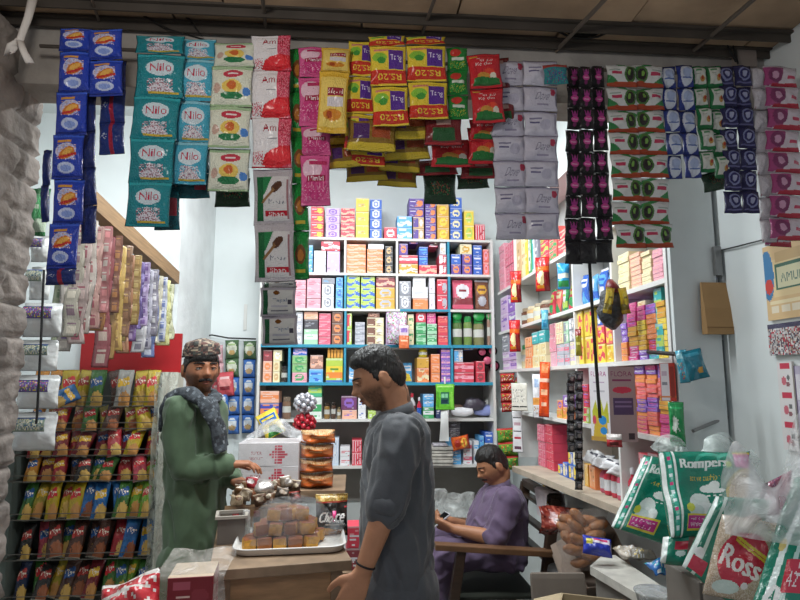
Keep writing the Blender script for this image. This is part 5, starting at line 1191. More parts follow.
def headM(c, yaw=0, pitch=0, roll=0, s=1.0):
    """yaw about z (positive turns to the figure's own left), pitch positive = looking down"""
    return Matrix.Translation(c) @ Matrix.Rotation(yaw, 4, 'Z') @ Matrix.Rotation(-pitch, 4, 'X') @ Matrix.Rotation(roll, 4, 'Y') @ Matrix.Scale(s, 4)
def rings_px(L, Y, rows):
    out = []
    for (py, x0, x1, hw) in rows:
        a, b = L(x0, py, Y), L(x1, py, Y); c = (a + b) / 2; out.append((c, (a - b) / 2, (a-b).normalized().cross(Vector((0,0,1))) * hw))
    return out
def person(mb, label, W, sk, voxel=.0055, M=None, tone='#b98464', beard=.8, stub='#3a2a22', mo=.9):
    o = melt(mb, 'person', voxel, 2, None, sk); me = o.data; at = me.color_attributes.new('print', 'FLOAT_COLOR', 'POINT'); Mi = M.inverted(); T_ = lin(tone); S_ = lin(stub); buf = []
    for v in me.vertices:
        q = Mi @ v.co; k = 0
        if q.length < .19:
            d = Vector((q.x / .077, q.y / .094, q.z / .116)); d.normalize(); x, y, z = d
            jaw = sm(.05, -.35, z + .55 * sm(.75, .1, abs(x)) * sm(0, .5, y)) if y > -.1 else 0
            if abs(x) < .42: jaw = max(sm(-.60, -.70, z), sm(.30, .42, abs(x)) * sm(-.30, -.5, z))
            else: jaw = sm(-.02, -.30, z) * sm(.02, .22, y)
            jaw *= sm(-1.0, -.93, z) if 0 else 1
            k = max(beard * jaw, mo * ga(z + .385, .06) * sm(.42, .30, abs(x)) * (y > 0)); k *= .85 + .3 * noise.noise(q * 160)
        k = max(0, min(1, k)); buf.extend(tuple(a * (1-k) + b * k for a, b in zip(T_, S_)))
    at.data.foreach_set('color', buf); o.matrix_world = W; return tag(o, label, 'person')
# ---------------------------------------------------------------- man in grey beside the counter, in profile
YM = 2.05
W1, _, L = make_frame((P(398, 600, Y=YM).x, YM, 0), rad(90))
M1 = headM(L(380, 379, YM), rad(2), rad(20), 0, .93)
body = MB(); head_grid(body, 0, M1); ears(body, M1)
limb(body, [M1 @ Vector((0, -.03, -.06)), L(396, 404, YM), L(402, 424, YM)], [.054, .053, .066])
rows = [(413,386,411,.08),(423,383,415,.115),(440,378,419,.15),(470,374,422,.15),(510,373,421,.14),(550,372,421,.14),(600,372,422,.15),(640,374,422,.15)]
loft(body, rings_px(L, YM, rows))
NEAR, FAR = YM - .195, YM + .20
armN = [L(401, 437, NEAR), L(386, 507, NEAR - .02), L(364, 569, NEAR - .02)]
armF = [L(401, 437, FAR), L(392, 507, FAR - .0), L(378, 566, FAR - .04)]
for a in (armN, armF):
    limb(body, a, [.040, .036, .026]); limb(body, [a[1].lerp(a[2], .12), a[1].lerp(a[2], .4), a[2]], [.038, .036, .0265])
hd = (armN[2] - armN[1]).normalized(); hand(body, armN[2] + hd*.012, hd + Vector((0,.1,0)), Vector((1, .25, 0)), -1 if (hd.cross(Vector((1,0,0)))).y < 0 else 1, 20)
hd = (armF[2] - armF[1]).normalized(); hand(body, armF[2] + hd*.012, hd, Vector((-1, .25, 0)), 1 if (hd.cross(Vector((-1,0,0)))).y > 0 else -1, 24)
for s in (-1, 1):
    limb(body, [Vector((s*.09, L(399,600,YM).y, .88)), Vector((s*.095, .0, .48)), Vector((s*.1, -.02, .08))], [.085, .058, .042])
    limb(body, [Vector((s*.1, -.05, .05)), Vector((s*.105, .06, .035)), Vector((s*.11, .15, .03))], [.04, .042, .03])
man1 = person(body, 'person in grey kameez standing in profile, head bowed, beside the counter', W1, skin('skin_tan', '#b98464'), .005, M1, '#b98464', .85, '#35261f', .9)
face_parts(man1, M1, .0026, .15, 0, '#b08060')
hair_shell(man1, M1, hair_mask(.56, .12, -.46, -.10), lambda d: .003 + .015 * sm(.25, .9, d.z) + .010 * sm(.2, .8, d.y) * sm(.4, .7, d.z) + .004 * sm(-.3, -.9, d.y))
GREY = mat('grey_cloth', '#4b4e53', rough=.7, var=.12, vscale=30, bump=.12, bscale=220, sheen=.25)
k = MB()
rows = [(415,381,416,.10),(421,375,421,.155),(432,370,427,.19),(450,367,428,.202),(480,364,430,.198),(520,362,430,.195),(560,363,429,.20),(600,363,430,.205),(660,363,431,.21),(740,363,433,.22)]
loft(k, rings_px(L, YM, rows), 30)
for a in (armN, armF): limb(k, [a[0] + Vector((.02 if a is armN else -.02, 0, .0)), a[0].lerp(a[1], .5), a[1] + (a[1]-a[0])*.02], [.068, .060, .052])
kam = melt(k, 'kameez', .007, 5, folds(.010, 13, 1, (1, 1, .45)), GREY, man1)
cz = MB(); cz.smooth = True      # collar and rolled cuffs
loft(cz, [(L(398, 417, YM), Vector((0, .064, -.006)), Vector((.082, 0, 0))), (L(396, 410, YM), Vector((0, .060, -.018)), Vector((.070, 0, 0))), (L(395, 406.5, YM), Vector((0, .057, -.02)), Vector((.064, 0, 0))), (L(395, 409, YM), Vector((0, .05, -.018)), Vector((.056, 0, 0)))], 26, 2)
cz.build('collar', GREY, man1)
for a in (armN, armF):
    cz = MB(); cz.smooth = True; d_ = (a[1]-a[0]).normalized(); e_ = a[1]; cz.tube([e_ - d_*.035, e_ - d_*.015, e_ + d_*.008, e_ + d_*.018, e_ + d_*.014], [.052, .059, .058, .052, .044], 16); cz.build('rolled_cuff', GREY, man1)
cz = MB(); cz.smooth = True; d_ = (armN[2]-armN[1]).normalized(); q = armN[2] - d_*.012; a_ = d_.orthogonal().normalized(); b_ = d_.cross(a_)
cz.tube([q + (a_*math.cos(t*.35) + b_*math.sin(t*.35)) * .0285 for t in range(19)], .0032, 6); cz.build('wrist_thread', mat('dark_thread', '#20181a', rough=.8), man1)
sh = MB()
for s in (-1, 1): limb(sh, [Vector((s*.095, .0, .92)), Vector((s*.10, .0, .5)), Vector((s*.105, -.02, .1))], [.12, .105, .075])
melt(sh, 'shalwar', .012, 4, folds(.008, 9, 4), GREY, man1)
for s in (-1, 1):
    f = MB(); f.smooth = True; f.ball((s*.108, .045, .012), (.052, .14, .012), 16); f.build('sandal', mat('sandal_brown', '#3a2a20', rough=.6), man1)
# ---------------------------------------------------------------- man in green by the cartons
YG = 2.78
phi = rad(-124)
W2, W2i, L = make_frame((P(195, 560, Y=YG).x, YG, 0), phi)
M2 = headM(L(201, 370, YG), rad(-26), rad(0), rad(0), .97)
body = MB(); head_grid(body, 0, M2); ears(body, M2)
limb(body, [M2 @ Vector((0, -.03, -.06)), L(198, 397, YG), L(196, 408, YG)], [.055, .054, .066])
def tr_rows(L, Y, rows):
    out = []
    for py, cx, hw, hd in rows: c = L(cx, py, Y); out.append((c, Vector((hw, 0, 0)), Vector((0, hd, 0))))
    return out
rows = [(396,197,.06,.055),(402,196,.12,.065),(416,195,.13,.08),(450,195,.12,.085),(490,194,.115,.085),(540,193,.12,.09),(585,193,.12,.09)]
loft(body, tr_rows(L, YG, rows))
sr = L(178, 411, YG - .13); er = L(184, 468, YG - .12); wr_ = L(225, 465, YG - .10)
sl = L(212, 411, YG + .12); el = L(214, 468, YG + .12); wl = L(232, 478, YG + .02)
for a in ((sr, er, wr_), (sl, el, wl)): limb(body, a, [.042, .036, .027])
for a, sgn in (((sr, er, wr_), 1), ((sl, el, wl), -1)):
    hd = (a[2] - a[1]).normalized(); hand(body, a[2] + hd*.012, hd, Vector((0, 0, -1)), 1 if (hd.cross(Vector((0,0,-1)))).z >= 0 else 1, 24)
for s in (-1, 1):
    limb(body, [Vector((s*.06, 0, .86)), Vector((s*.08, .02, .48)), Vector((s*.09, -.02, .08))], [.07, .055, .042])
    limb(body, [Vector((s*.1, -.05, .05)), Vector((s*.105, .06, .035)), Vector((s*.11, .15, .03))], [.04, .042, .03])
man2 = person(body, 'person in green kameez with patterned cap and dark scarf standing by the cartons', W2, skin('skin_brown', '#a87152'), .0055, M2, '#a06a4c', .72, '#33231b', .7)
face_parts(man2, M2, .0036, .5, .001, '#a06a4c')
hair_shell(man2, M2, hair_mask(.30, .06, -.5, -.15), lambda d: .005 + .010 * sm(.3, .8, d.y) * sm(.25, .5, d.z))
def mous(d): return ga(d.z + .395 + .25 * d.x * d.x, .058) * sm(.48, .34, abs(d.x)) * (d.y > 0) 
hair_shell(man2, M2, lambda d: min(1, 1.5 * mous(d)), lambda d: .008, 'moustache', mat('moustache_black', '#120e0c', rough=.6, bump=.8, bscale=120), .001)
# embroidered round cap
cap = MB(); cap.smooth = True; cap.use(mat('cap_cloth', attr=True, rough=.8, bump=.5, bscale=70)); rr = random.Random(4)
CP = [lin(c) for c in ('#4a3a34','#7a6a5c','#2c2422','#9a8a76','#5c3a34','#3c403c')]
b0 = len(cap.v); nu, nv = 48, 14
def capt(i, j):
    th = 2*math.pi*i/nu; t = j/nv
    if t < .62: z = .066 + .058 * (t/.62) + .010*math.sin(th*1) * -1; r_ = 1.03 - .10 * (t/.62) ** 2; x, y = .082*r_*math.sin(th), .101*r_*math.cos(th) - .004
    else: q = (t - .62) / .38; z = .124 + .022*math.sin(q*1.57) + .004*math.sin(th*3); x, y = .0765*(1-q*.98)*math.sin(th), .094*(1-q*.98)*math.cos(th) - .004
    return M2 @ (Vector((x, y, z)) + Vector((0, 0, .10 * (y*-.25))) + Vector([.003*noise.noise(Vector((i*.5, j*.7, k))) for k in range(3)]))
for j in range(nv + 1):
    for i in range(nu): cap.v.append(tuple(capt(i, j)))
for j in range(nv):
    for i in range(nu):
        q = (i+1) % nu; cap.face((b0+j*nu+i, b0+j*nu+q, b0+(j+1)*nu+q, b0+(j+1)*nu+i), CP[2] if j == 0 else CP[(rr.randrange(6) if (i//2 + j) % 2 else (i//3 + j*2) % 6)])
cap.build('cap', None, man2)
GREEN = mat('green_cloth', '#4b6046', rough=.8, var=.10, vscale=24, bump=.12, bscale=220, sheen=.2)
k = MB()
rows = [(398,196,.08,.065),(402,196,.13,.08),(409,195,.145,.095),(425,195,.15,.10),(460,195.5,.135,.095),(500,195.5,.135,.095),(540,195.5,.14,.098),(572,195.5,.145,.10),(620,195.5,.15,.105),(680,195.5,.155,.11)]
loft(k, tr_rows(L, YG, rows), 30)
for a in ((sr, er, wr_), (sl, el, wl)): limb(k, [a[0], a[1], a[1].lerp(a[2], 1.0)], [.066, .056, .044])
melt(k, 'kameez', .008, 5, folds(.010, 12, 2, (1, 1, .4)), GREEN, man2)
sh = MB()
for s in (-1, 1): limb(sh, [Vector((s*.08, .0, .80)), Vector((s*.085, .0, .5)), Vector((s*.09, -.02, .1))], [.09, .085, .065])
melt(sh, 'shalwar', .012, 4, folds(.008, 9, 5), GREEN, man2)
for s in (-1, 1):
    f = MB(); f.smooth = True; f.ball((s*.108, .045, .012), (.052, .14, .012), 16); f.build('sandal', MATS['sandal_brown'], man2)
scm = mat('scarf_cloth', attr=True, rough=.9, bump=.6, bscale=45)
sc = MB(); sc.smooth = True; rr = random.Random(9); SCOL = [lin(c) for c in ('#3c4146','#2a2e33','#565c62','#71777d','#33383d','#474d54')]
def scarf(pts, w, t, n=40, seed=0):
    pts = [Vector(q) for q in pts]; b = len(sc.v); m_ = 14; seg = []
    for i in range(n + 1):
        f = i / n * (len(pts) - 1); a = min(int(f), len(pts) - 2); u = f - a
        p0 = pts[max(0, a-1)]; p1 = pts[a]; p2 = pts[a+1]; p3 = pts[min(len(pts)-1, a+2)]
        seg.append(.5 * ((2*p1) + (p2-p0)*u + (2*p0-5*p1+4*p2-p3)*u*u + (3*p1-p0-3*p2+p3)*u*u*u))
    for i, c in enumerate(seg):
        tg = (seg[min(n, i+1)] - seg[max(0, i-1)]).normalized(); ax = Vector((c.x, c.y, 0)); ctr = L(196, 410, YG); out = Vector((c.x - ctr.x, c.y - ctr.y, .15)); out = (out - tg*out.dot(tg)).normalized(); sd = tg.cross(out)
        for j in range(m_):
            a = 2*math.pi*j/m_; q = sd*math.cos(a)*w*(1 + .15*math.sin(i*.5+seed)) + out*math.sin(a)*t*(1 + .5*noise.noise(Vector((i*.25, j*.9, seed)))); sc.v.append(tuple(c + q))
    for i in range(n):
        for j in range(m_): q = (j+1) % m_; sc.face((b+i*m_+j, b+i*m_+q, b+(i+1)*m_+q, b+(i+1)*m_+j), SCOL[rr.choice((0,0,2,4,4,5,5,2,3)) if (i + j) % 3 == 0 else (0 if (i//3) % 2 else 1)])
    sc.face([b+j for j in range(m_)][::-1]); sc.face([b+n*m_+j for j in range(m_)])
sc.use(scm)
nk = L(197, 402, YG)
scarf([L(163, 428, YG - .06), L(164, 408, YG - .10), L(172, 396, YG - .12), L(186, 392, YG - .14), L(199, 399, YG - .15), L(209, 412, YG - .15), L(216, 430, YG - .14), L(221, 452, YG - .13)], .032, .016, 54, 1)
scarf([L(178, 400, YG + .06), L(186, 392, YG - .10), L(200, 400, YG - .145), L(212, 400, YG - .06), L(216, 394, YG + .04), L(200, 390, YG + .12), L(184, 392, YG + .10)], .026, .015, 40, 2)
scarf([L(213, 396, YG - .04), L(214, 408, YG - .12), L(221, 426, YG - .11), L(225, 446, YG - .10)], .024, .011, 30, 3)
sc.build('scarf', None, man2)
# ---------------------------------------------------------------- seated man with the phone
YP = 3.42
W3, W3i, L = make_frame((P(500, 560, Y=YP).x, YP, 0), rad(90))
M3 = headM(L(493, 465.5, YP), rad(8), rad(24), 0, .95)
body = MB(); head_grid(body, 0, M3); ears(body, M3)
limb(body, [M3 @ Vector((0, -.03, -.06)), L(500, 483, YP), L(503, 494, YP)], [.054, .053, .066])
rows = [(488,495,509,.09),(495,489,515,.14),(508,480,517,.16),(525,474,518,.155),(543,472,518,.15),(553,474,518,.15)]
loft(body, rings_px(L, YP, rows))
sn = L(508, 501, YP - .18); en = L(497, 538, YP - .215); wn = L(455, 529, YP - .14)
sf = L(500, 501, YP + .18); ef = L(480, 532, YP + .17); wf = L(449, 521, YP + .01)
for a in ((sn, en, wn), (sf, ef, wf)): limb(body, a, [.042, .038, .027]); limb(body, [a[1].lerp(a[2], .12), a[1].lerp(a[2], .4), a[2]], [.038, .037, .027])
hd = (wn - en).normalized(); hand(body, wn + hd*.012, hd + Vector((.15, 0, .1)), Vector((.75, 0, .6)), 1, 34)
hd = (wf - ef).normalized(); hand(body, wf + hd*.012, hd + Vector((-.25, .2, -.1)), Vector((-.7, 0, .7)), -1, 30)
hipz = L(508, 550, YP).z
for s in (-1, 1):
    hp = Vector((s*.09, L(508, 556, YP).y, hipz)); kn = Vector((s*.12, hp.y + .42, hipz + .01)); an = Vector((s*.11, kn.y - .02, .09))
    limb(body, [hp, kn, an], [.076, .06, .043]); limb(body, [an + Vector((0,-.04,-.04)), an + Vector((0,.08,-.055)), an + Vector((0,.16,-.06))], [.038,.04,.028])
man3 = person(body, 'person in mauve kameez seated in the wooden armchair looking at a phone', W3, skin('skin_warm', '#a87556'), .0055, M3, '#a87556', .25, '#33231b', .4)
face_parts(man3, M3, .0024, .15, 0, '#a87556')
hair_shell(man3, M3, hair_mask(.50, .12, -.46, -.10), lambda d: .003 + .013 * sm(.25, .9, d.z))
hair_shell(man3, M3, lambda d: min(1, 1.3 * mous(d)), lambda d: .006, 'moustache', MATS['moustache_black'], .001)
MAUVE = mat('mauve_cloth', '#5f4e69', rough=.8, var=.10, vscale=24, bump=.12, bscale=220, sheen=.2)
k = MB()
rows = [(486,491,512,.105),(490,487,517,.165),(497,482,521,.20),(510,474,524,.205),(528,466,524,.195),(548,462,524,.20),(561,466,523,.20)]
loft(k, rings_px(L, YP, rows), 30)
limb(k, [sn, sn.lerp(en, .5), en, en.lerp(wn, .12)], [.072, .066, .060, .052]); limb(k, [sf, ef, ef.lerp(wf, .2)], [.07, .058, .05])
for s in (-1, 1):
    hp = Vector((s*.09, L(508, 556, YP).y, hipz + .01)); kn = Vector((s*.12, hp.y + .40, hipz + .025)); limb(k, [hp, kn], [.094, .082]); limb(k, [kn, kn + Vector((0, .03, -.16))], [.082, .088])
melt(k, 'kameez', .008, 5, folds(.011, 13, 3, (1, .6, .6)), MAUVE, man3)
cz = MB(); cz.smooth = True
loft(cz, [(L(502, 490, YP), Vector((0, .064, -.006)), Vector((.084, 0, 0))), (L(500, 484.5, YP), Vector((0, .060, -.018)), Vector((.070, 0, 0))), (L(499.5, 481, YP), Vector((0, .056, -.02)), Vector((.062, 0, 0))), (L(500, 483, YP), Vector((0, .05, -.018)), Vector((.055, 0, 0)))], 26, 2)
cz.build('collar', MAUVE, man3)
sh = MB()
for s in (-1, 1): kn = Vector((s*.12, L(508,556,YP).y + .42, hipz)); limb(sh, [kn, kn + Vector((0, .02, -.2)), kn + Vector((0, .0, -.38))], [.078, .085, .06])
melt(sh, 'shalwar', .012, 4, folds(.008, 9, 6), MAUVE, man3)
for s in (-1, 1):
    f = MB(); f.smooth = True; f.ball((s*.112, L(508,556,YP).y + .47, .012), (.052, .14, .012), 16); f.build('sandal', MATS['sandal_brown'], man3)
ph = thing('mobile_phone', 'slim mobile phone with pale edge held by the seated person', 'phone', W3 @ L(437.5, 521.5, YP - .075), (rad(0), rad(0), 0))
ph.rotation_euler = (0, rad(-32), rad(15))
MB().box((-.075, -.036, -.0045), (.075, .036, .0045), bev=.003).build('phone_case', mat('phone_grey', '#b8b8bc', rough=.3), ph)
MB().box((-.070, -.032, .0046), (.070, .032, .0052)).build('screen', mat('phone_glass', '#0c0d10', rough=.08), ph)
# ---------------------------------------------------------------- armchair
WOOD = mat('dark_walnut', '#3a2a20', rough=.4, var=.3, vscale=16, stretch=(1, 1, 5), coat=.2); WOOD2 = mat('worn_arm_wood', '#6b4c34', rough=.45, var=.25, vscale=14)
cw0, _, _ = W3, 0, 0
CH = thing('wooden_armchair', 'dark wooden armchair carrying the seated person, white cloth over its back', 'armchair', W3.translation, (0, 0, rad(90)))
def bar(p, q, w, t, m, name):
    p, q = Vector(p), Vector(q); d = (q - p).normalized(); M = Matrix.Translation(p) @ d.to_track_quat('Z', 'Y').to_matrix().to_4x4()
    return MB().box((-w/2, -t/2, 0), (w/2, t/2, (q-p).length), M, bev=.005).build(name, m, CH)
sz = hipz - .168
yb_ = L(512, 560, YP).y - .10; yf_ = L(458, 560, YP - .3).y
for s in (-1, 1):
    x = s * .302; Yy = YP + x * 1.0
    top = L(536, 490, YP); bar((x*.9, L(516, 600, YP).y, 0), (x*.9, top.y - .02, top.z), .045, .055, WOOD, 'back_post')
    bar((x, yf_ + .10, 0), (x, yf_ - .02, L(450, 545, YP - .3).z), .045, .05, WOOD, 'leg')
    bar((x, yb_ - .05, L(470, 555, YP - .3).z), (x, yf_ + .12, L(436, 547, YP - .3).z + .006), .07, .03, WOOD2, 'armrest')
    bar((x, yb_ + .02, sz - .03), (x, yf_ + .02, sz - .03), .035, .07, WOOD, 'seat_rail')
MB().box((-.262, yb_ + .03, sz - .005), (.262, yf_ + .01, sz + .012), bev=.005).build('seat', mat('seat_dark', '#23271f', rough=.6), CH)
for i in range(4):
    z0 = .62 + i * .12; f_ = (z0) / max(.1, L(536, 490, YP).z)
    bar((-.25, L(516,600,YP).y + (L(536,490,YP).y - .02 - L(516,600,YP).y) * f_ - .012, z0), (.25, L(516,600,YP).y + (L(536,490,YP).y - .02 - L(516,600,YP).y) * f_ - .012, z0), .05, .02, WOOD, 'back_slat')
tp = L(536, 490, YP); bar((-.27, tp.y - .02, tp.z), (.27, tp.y - .02, tp.z), .05, .045, WOOD, 'top_rail')
# white cloth over the chair back
mb = MB(); mb.smooth = True
def cl_(u, v):
    s_ = (v - .35) * .5
    y = tp.y - .02 + (.044 if s_ < 0 else -.044) * min(1, abs(s_) / .03); z = tp.z + .032 - max(0, abs(s_) - .03) * 1.0
    return W3 @ (Vector((-.27 + u*.17 + .03*math.sin(v*5) * u, y - .10 * (max(0, s_ - .05)), z)) + Vector((0, .008*noise.noise(Vector((u*6, v*5, 2))) * (1 if s_ > 0 else -1) - (.004 if s_ > 0 else -.004), 0)))
grid(mb, 14, 26, cl_)
tag(mb.build('hanging_white_cloth', mat('pinkish_cloth', '#e4dadd', rough=.9, bump=.3)), 'white cloth draped over the back of the wooden armchair', 'cloth')
# ================================================================== HANGINGS ON THE SIDE RACK AND GOODS ON THE BENCH
def hang(name, label, cat, rect, X, pic, thick=.012, m=FILM, rot=(0, 0, 0), seed=1, wav=.3):
    """a flat-hung packet facing the shop, measured as (x0, y0, x1, y1) at depth plane X (across the aisle)"""
    x0, y0, x1, y1 = rect; a = P((x0+x1)/2, y0, X=X); W = abs(P(x1, y0, X=X).y - P(x0, y0, X=X).y); fa = -math.pi/2 + rad(38)
    k = 1 / max(.3, 1)
    Wd = (x1 - x0) / F * (a - CAM).length; H = a.z - P((x0+x1)/2, y1, X=X).z
    o = obj(name, pillow(name + '_print', pic, thick=thick, back='#b8b0a8', m=m, seed=seed, w=Wd, h=H, wav=wav)); o.location = a; o.rotation_euler = (rot[0], rot[1], rad(-28) + rot[2]); tag(o, label, cat); return o
XF = XR - .03
p = Pic(12, 30, '#e0501c').rect(0,.3,1,.36,'#f0c8b0').rect(.2,.05,.8,.2,'#f08c50').rect(.2,.5,.8,.6,'#f0b890').rect(.25,.72,.75,.8,'#f4c8a8').rect(0,.93,1,1,'#b83a14')
hang('hanging_orange_strip', 'tall orange red packet strip hanging before the fourth shelf of the side rack', 'packet strip', (540,362,550,417), XF, p, rot=(0, rad(3), 0))
p = Pic(8, 30, '#e4e4e8').rect(.2,.1,.8,.3,'#9ab0d0').rect(0,.55,1,.7,'#e8a050').speck(.1,.72,.9,.95,['#c8a080','#e0d8d0'],.5)
hang('hanging_white_strip', 'narrow white strip hanging beside the tall orange red one', 'packet strip', (532,374,541,418), XF, p, seed=2)
p = Pic(24, 22, '#dcd8cc').rect(.04,.8,.44,.88,'#2a2a2c').rect(.52,.8,.94,.88,'#2a2a2c').speck(.1,.25,.9,.7,['#b8b4a8','#8a8a88','#e8e4dc'],.35)
hang('hanging_tag_card', 'beige card of small items hanging by the corner of the side rack', 'card', (511,383,527,411), XF - .02, p, .004)
p = Pic(12, 40, '#e2e2e4').rect(.1,.15,.9,.18,'#2a2a2c').rect(.1,.48,.9,.51,'#2a2a2c').rect(.2,.28,.8,.36,'#c0a0a8').rect(.2,.62,.8,.68,'#b83848').rect(.2,.85,.8,.92,'#6a4a58')
hang('hanging_white_card_strip', 'long white card strip below the beige card near the corner', 'card strip', (512,411,522,452), XF - .02, p, .004, seed=3)
for i, (r, nm) in enumerate((((510,271,521,303),'upper'),((535,257,549,292),'large upper'),((509,320,520,352),'lower'))):
    p = Pic(16, 24, '#cf2026').rect(0,.3,1,.42,'#e86a20').ell(.45,.62,.3,.2,'#ead8a0').rect(.1,.85,.9,.92,'#e09020').rect(.6,.45,1,1,'#7c141c')
    hang('hanging_red_pouch', '%s red pouch with cream oval hanging at the corner of the side rack' % nm, 'pouch', r, XF - .01, p, .025, seed=i + 5)
p = Pic(14, 22, '#4aa4c8').rect(.1,.2,.9,.5,'#8ac8dc').rect(.2,.65,.8,.85,'#2f80a8')
hang('hanging_blue_sachet', 'small sky blue sachet hanging under the second shelf of the side rack', 'sachet', (541,310,548,330), XF, p, seed=8)
hang('hanging_blue_pouch', 'sky blue pouch hanging under the top shelf of the side rack', 'pouch', (557,263,569,290), XF + .02, Pic(14, 22, '#2f9ad0').rect(.1,.4,.9,.6,'#e0e4d8').rect(.1,.7,.9,.9,'#2f8a48'), .02, seed=9)
# black chained sachets
p = Pic(14, 16, '#1a1a1e').rect(.2,.2,.8,.3,'#5a5a60').ell(.5,.6,.24,.22,'#8a8480').rect(0,.92,1,1,'#3a3a40')
kind('chainblack', p, back='#141416', thick=.012)
for i, (xx, y0, y1) in enumerate(((571, 373, 452), (579, 371, 490))):
    n_ = 8 if i == 0 else 12
    q = P(xx, y0, X=XF - .02); 
    t = strip('string of small black sachets hanging by the side rack, %s of the two' % ('shorter', 'longer')[i], (xx, y0), (xx, y1), 8, ['chainblack'] * n_, Y=q.y, group='black sachet strings', name='hanging_sachet_string')
# mixed bag of yellow packets in dark net
t = thing('hanging_net_bag', 'dark net bag with two yellow packets hanging before the third shelf of the side rack', 'net bag', P(610, 286, X=XF - .05))
mb = MB(); mb.smooth = True; mb.ball((0, 0, -.085), (.05, .045, .08), 16); mb.v = [tuple(wr(Vector(v), 22, .016, 3)) for v in mb.v]; mb.build('net', mat('dark_net', '#3a3c40', rough=.4, bump=1, bscale=80, var=.6, vscale=60), t)
for s in (-1, 1): obj('yellow_packet', pouch('#c8a820', '#e0c83c', '#7a6a14', 2), t, (s*.022, -.055, -.015), (rad(4), rad(s*-9), 0), (.035, .5, .10))
mb = MB(); mb.smooth = True; mb.tube([(0,0,.02),(0,-.01,0),(0,-.03,-.03)], [.012,.022,.03], 10); mb.build('gathered_neck', mat('maroon_plastic', '#6a1c20', rough=.4), t)
hang('hanging_olive_pouch', 'narrow olive pouch hanging at the edge of the yellow packs', 'pouch', (575,329,581,356), XF, Pic(10, 20, '#8a8420').rect(0,0,1,.25,'#8a2018').rect(.2,.5,.8,.6,'#c8c060'), .012, seed=4)
# tall printed carton standing proud of the rack
fl0, fl1, fl2 = P(597, 440, X=XR - .10), P(612, 440, X=XR - .10), P(630, 440, X=XR - .10)
fc = P(613, 440, X=XR - .12); 
FLz1, FLz0 = P(613, 367, X=XR - .12).z, zs[4] + .0
hgt = FLz1 - P(613, 441, X=XR - .12).z
t = thing('tall_flower_carton', 'tall white and mauve flower-print carton hooked on the front of the side rack', 'carton', (fc.x, fc.y, P(613, 441, X=XR - .12).z), (0, 0, rad(-32)))
wf_ = .075; df_ = .085
p = Pic(48, 120, '#dcd8dc').text('FLORA',.1,.06,.9,.13,'#a83c80').rect(.2,.2,.8,.22,'#b8a0b8').rect(.2,.32,.8,.34,'#b8b4bc').poly([(.1,.6),(.3,.45),(.4,.6),(.55,.42),(.7,.6),(.9,.45),(.95,.75),(.1,.78)],'#b8b830').poly([(.2,.75),(.5,.6),(.85,.75),(.9,1),(.1,1)],'#c8a838').ell(.62,.72,.2,.06,'#2a86c8').ell(.66,.86,.18,.05,'#2a86c8').ell(.2,.72,.1,.06,'#c84858').rect(0,.94,1,1,'#b89040')
q = Pic(48, 120, '#9a8484').text('FLORA',.1,.06,.9,.13,'#7c2c54').rect(.15,.17,.85,.19,'#7c2c54').ell(.5,.31,.36,.045,'#b83048').rect(.14,.42,.9,.64,'#4a3458').rect(.2,.46,.84,.48,'#7a6488').rect(.2,.52,.84,.54,'#7a6488').rect(.66,.88,.9,.97,'#3a2a30')
def panel(pic, o, ux, h, nm):
    mb = MB(); mb.use(CARD)
    for j in range(pic.h):
        for i in range(pic.w):
            b = len(mb.v); x0, x1 = i/pic.w, (i+1)/pic.w; z1, z0 = 1-j/pic.h, 1-(j+1)/pic.h
            for a, z in ((x0,z0),(x1,z0),(x1,z1),(x0,z1)): mb.v.append(tuple(Vector(o) + Vector(ux)*a + Vector((0,0,h*z))))
            mb.face((b,b+1,b+2,b+3), pic.p[j][i])
    return mb.build(nm, None, t)
panel(p, (-wf_, .0, 0), (wf_, -.045, 0), hgt, 'front_print'); panel(q, (0, -.045, 0), (df_, .045, 0), hgt, 'side_print')
mb = MB(); mb.use(CARD); mb.paint('#b8a8a8'); mb.add([(-wf_,.0005,0),(0,-.0445,0),(df_,.0005,0),(.01,.046,0),(-wf_,.0005,hgt),(0,-.0445,hgt),(df_,.0005,hgt),(.01,.046,hgt)], [(3,2,1,0),(4,5,6,7),(2,3,7,6),(3,0,4,7)]); mb.build('carton_shell', None, t)
hang('hanging_red_packet', 'red and white small packet under the tall flower carton', 'packet', (607,434,621,447), XR - .17, Pic(14, 12, '#b82c34').rect(0,0,1,.4,'#d8d0cc').rect(.2,.55,.8,.8,'#6a1418'), .012, seed=6)
# slim standing box, bracket, turquoise packets and green packet at the near end
t = thing('slim_red_box', 'slim white and red box standing at the near end of the side rack', 'box', P(669, 401, X=XR - .02), (0, 0, rad(-25)))
hh = P(669, 363, X=XR - .02).z - t.location.z
p = Pic(14, 24, '#dcd4d8').rect(.55,0,1,1,'#b83424').rect(.1,.2,.45,.35,'#c0a8b8').rect(.1,.5,.45,.6,'#8a8890').rect(0,.86,1,.9,'#d8803c').rect(.62,.1,.95,.9,'#8a2a1c')
o = obj('box_shell', carton_mesh('slim_box_print', p, '#a83020'), t, (0, -.02, .0), (0, 0, 0), (.045, .03, hh))
t.name = 'hanging_slim_red_box'
tag(MB().tube([P(648, 352, X=XR - .02), P(676, 354, X=XR - .03), P(678, 358, X=XR - .04)], .007, 8).build('hanging_bracket_rod', MATS['black_rubber']), 'dark rod bracket at the near end of the side rack', 'bracket')
p = Pic(16, 18, '#4aa0b8').rect(.1,.12,.9,.3,'#8cc4d0').speck(.1,.4,.6,.9,['#c8a860','#4a90a8','#c84858'],.5)
hang('hanging_turquoise_packet', 'pale turquoise packet turned edgewise beside the white end board', 'packet', (675,350,685,383), XR - .05, p, .014, rot=(0, rad(-6), rad(-22)))
p = Pic(18, 20, '#1d7286').ell(.6,.7,.14,.12,'#c8943c').rect(.1,.1,.8,.2,'#3a8ea4')
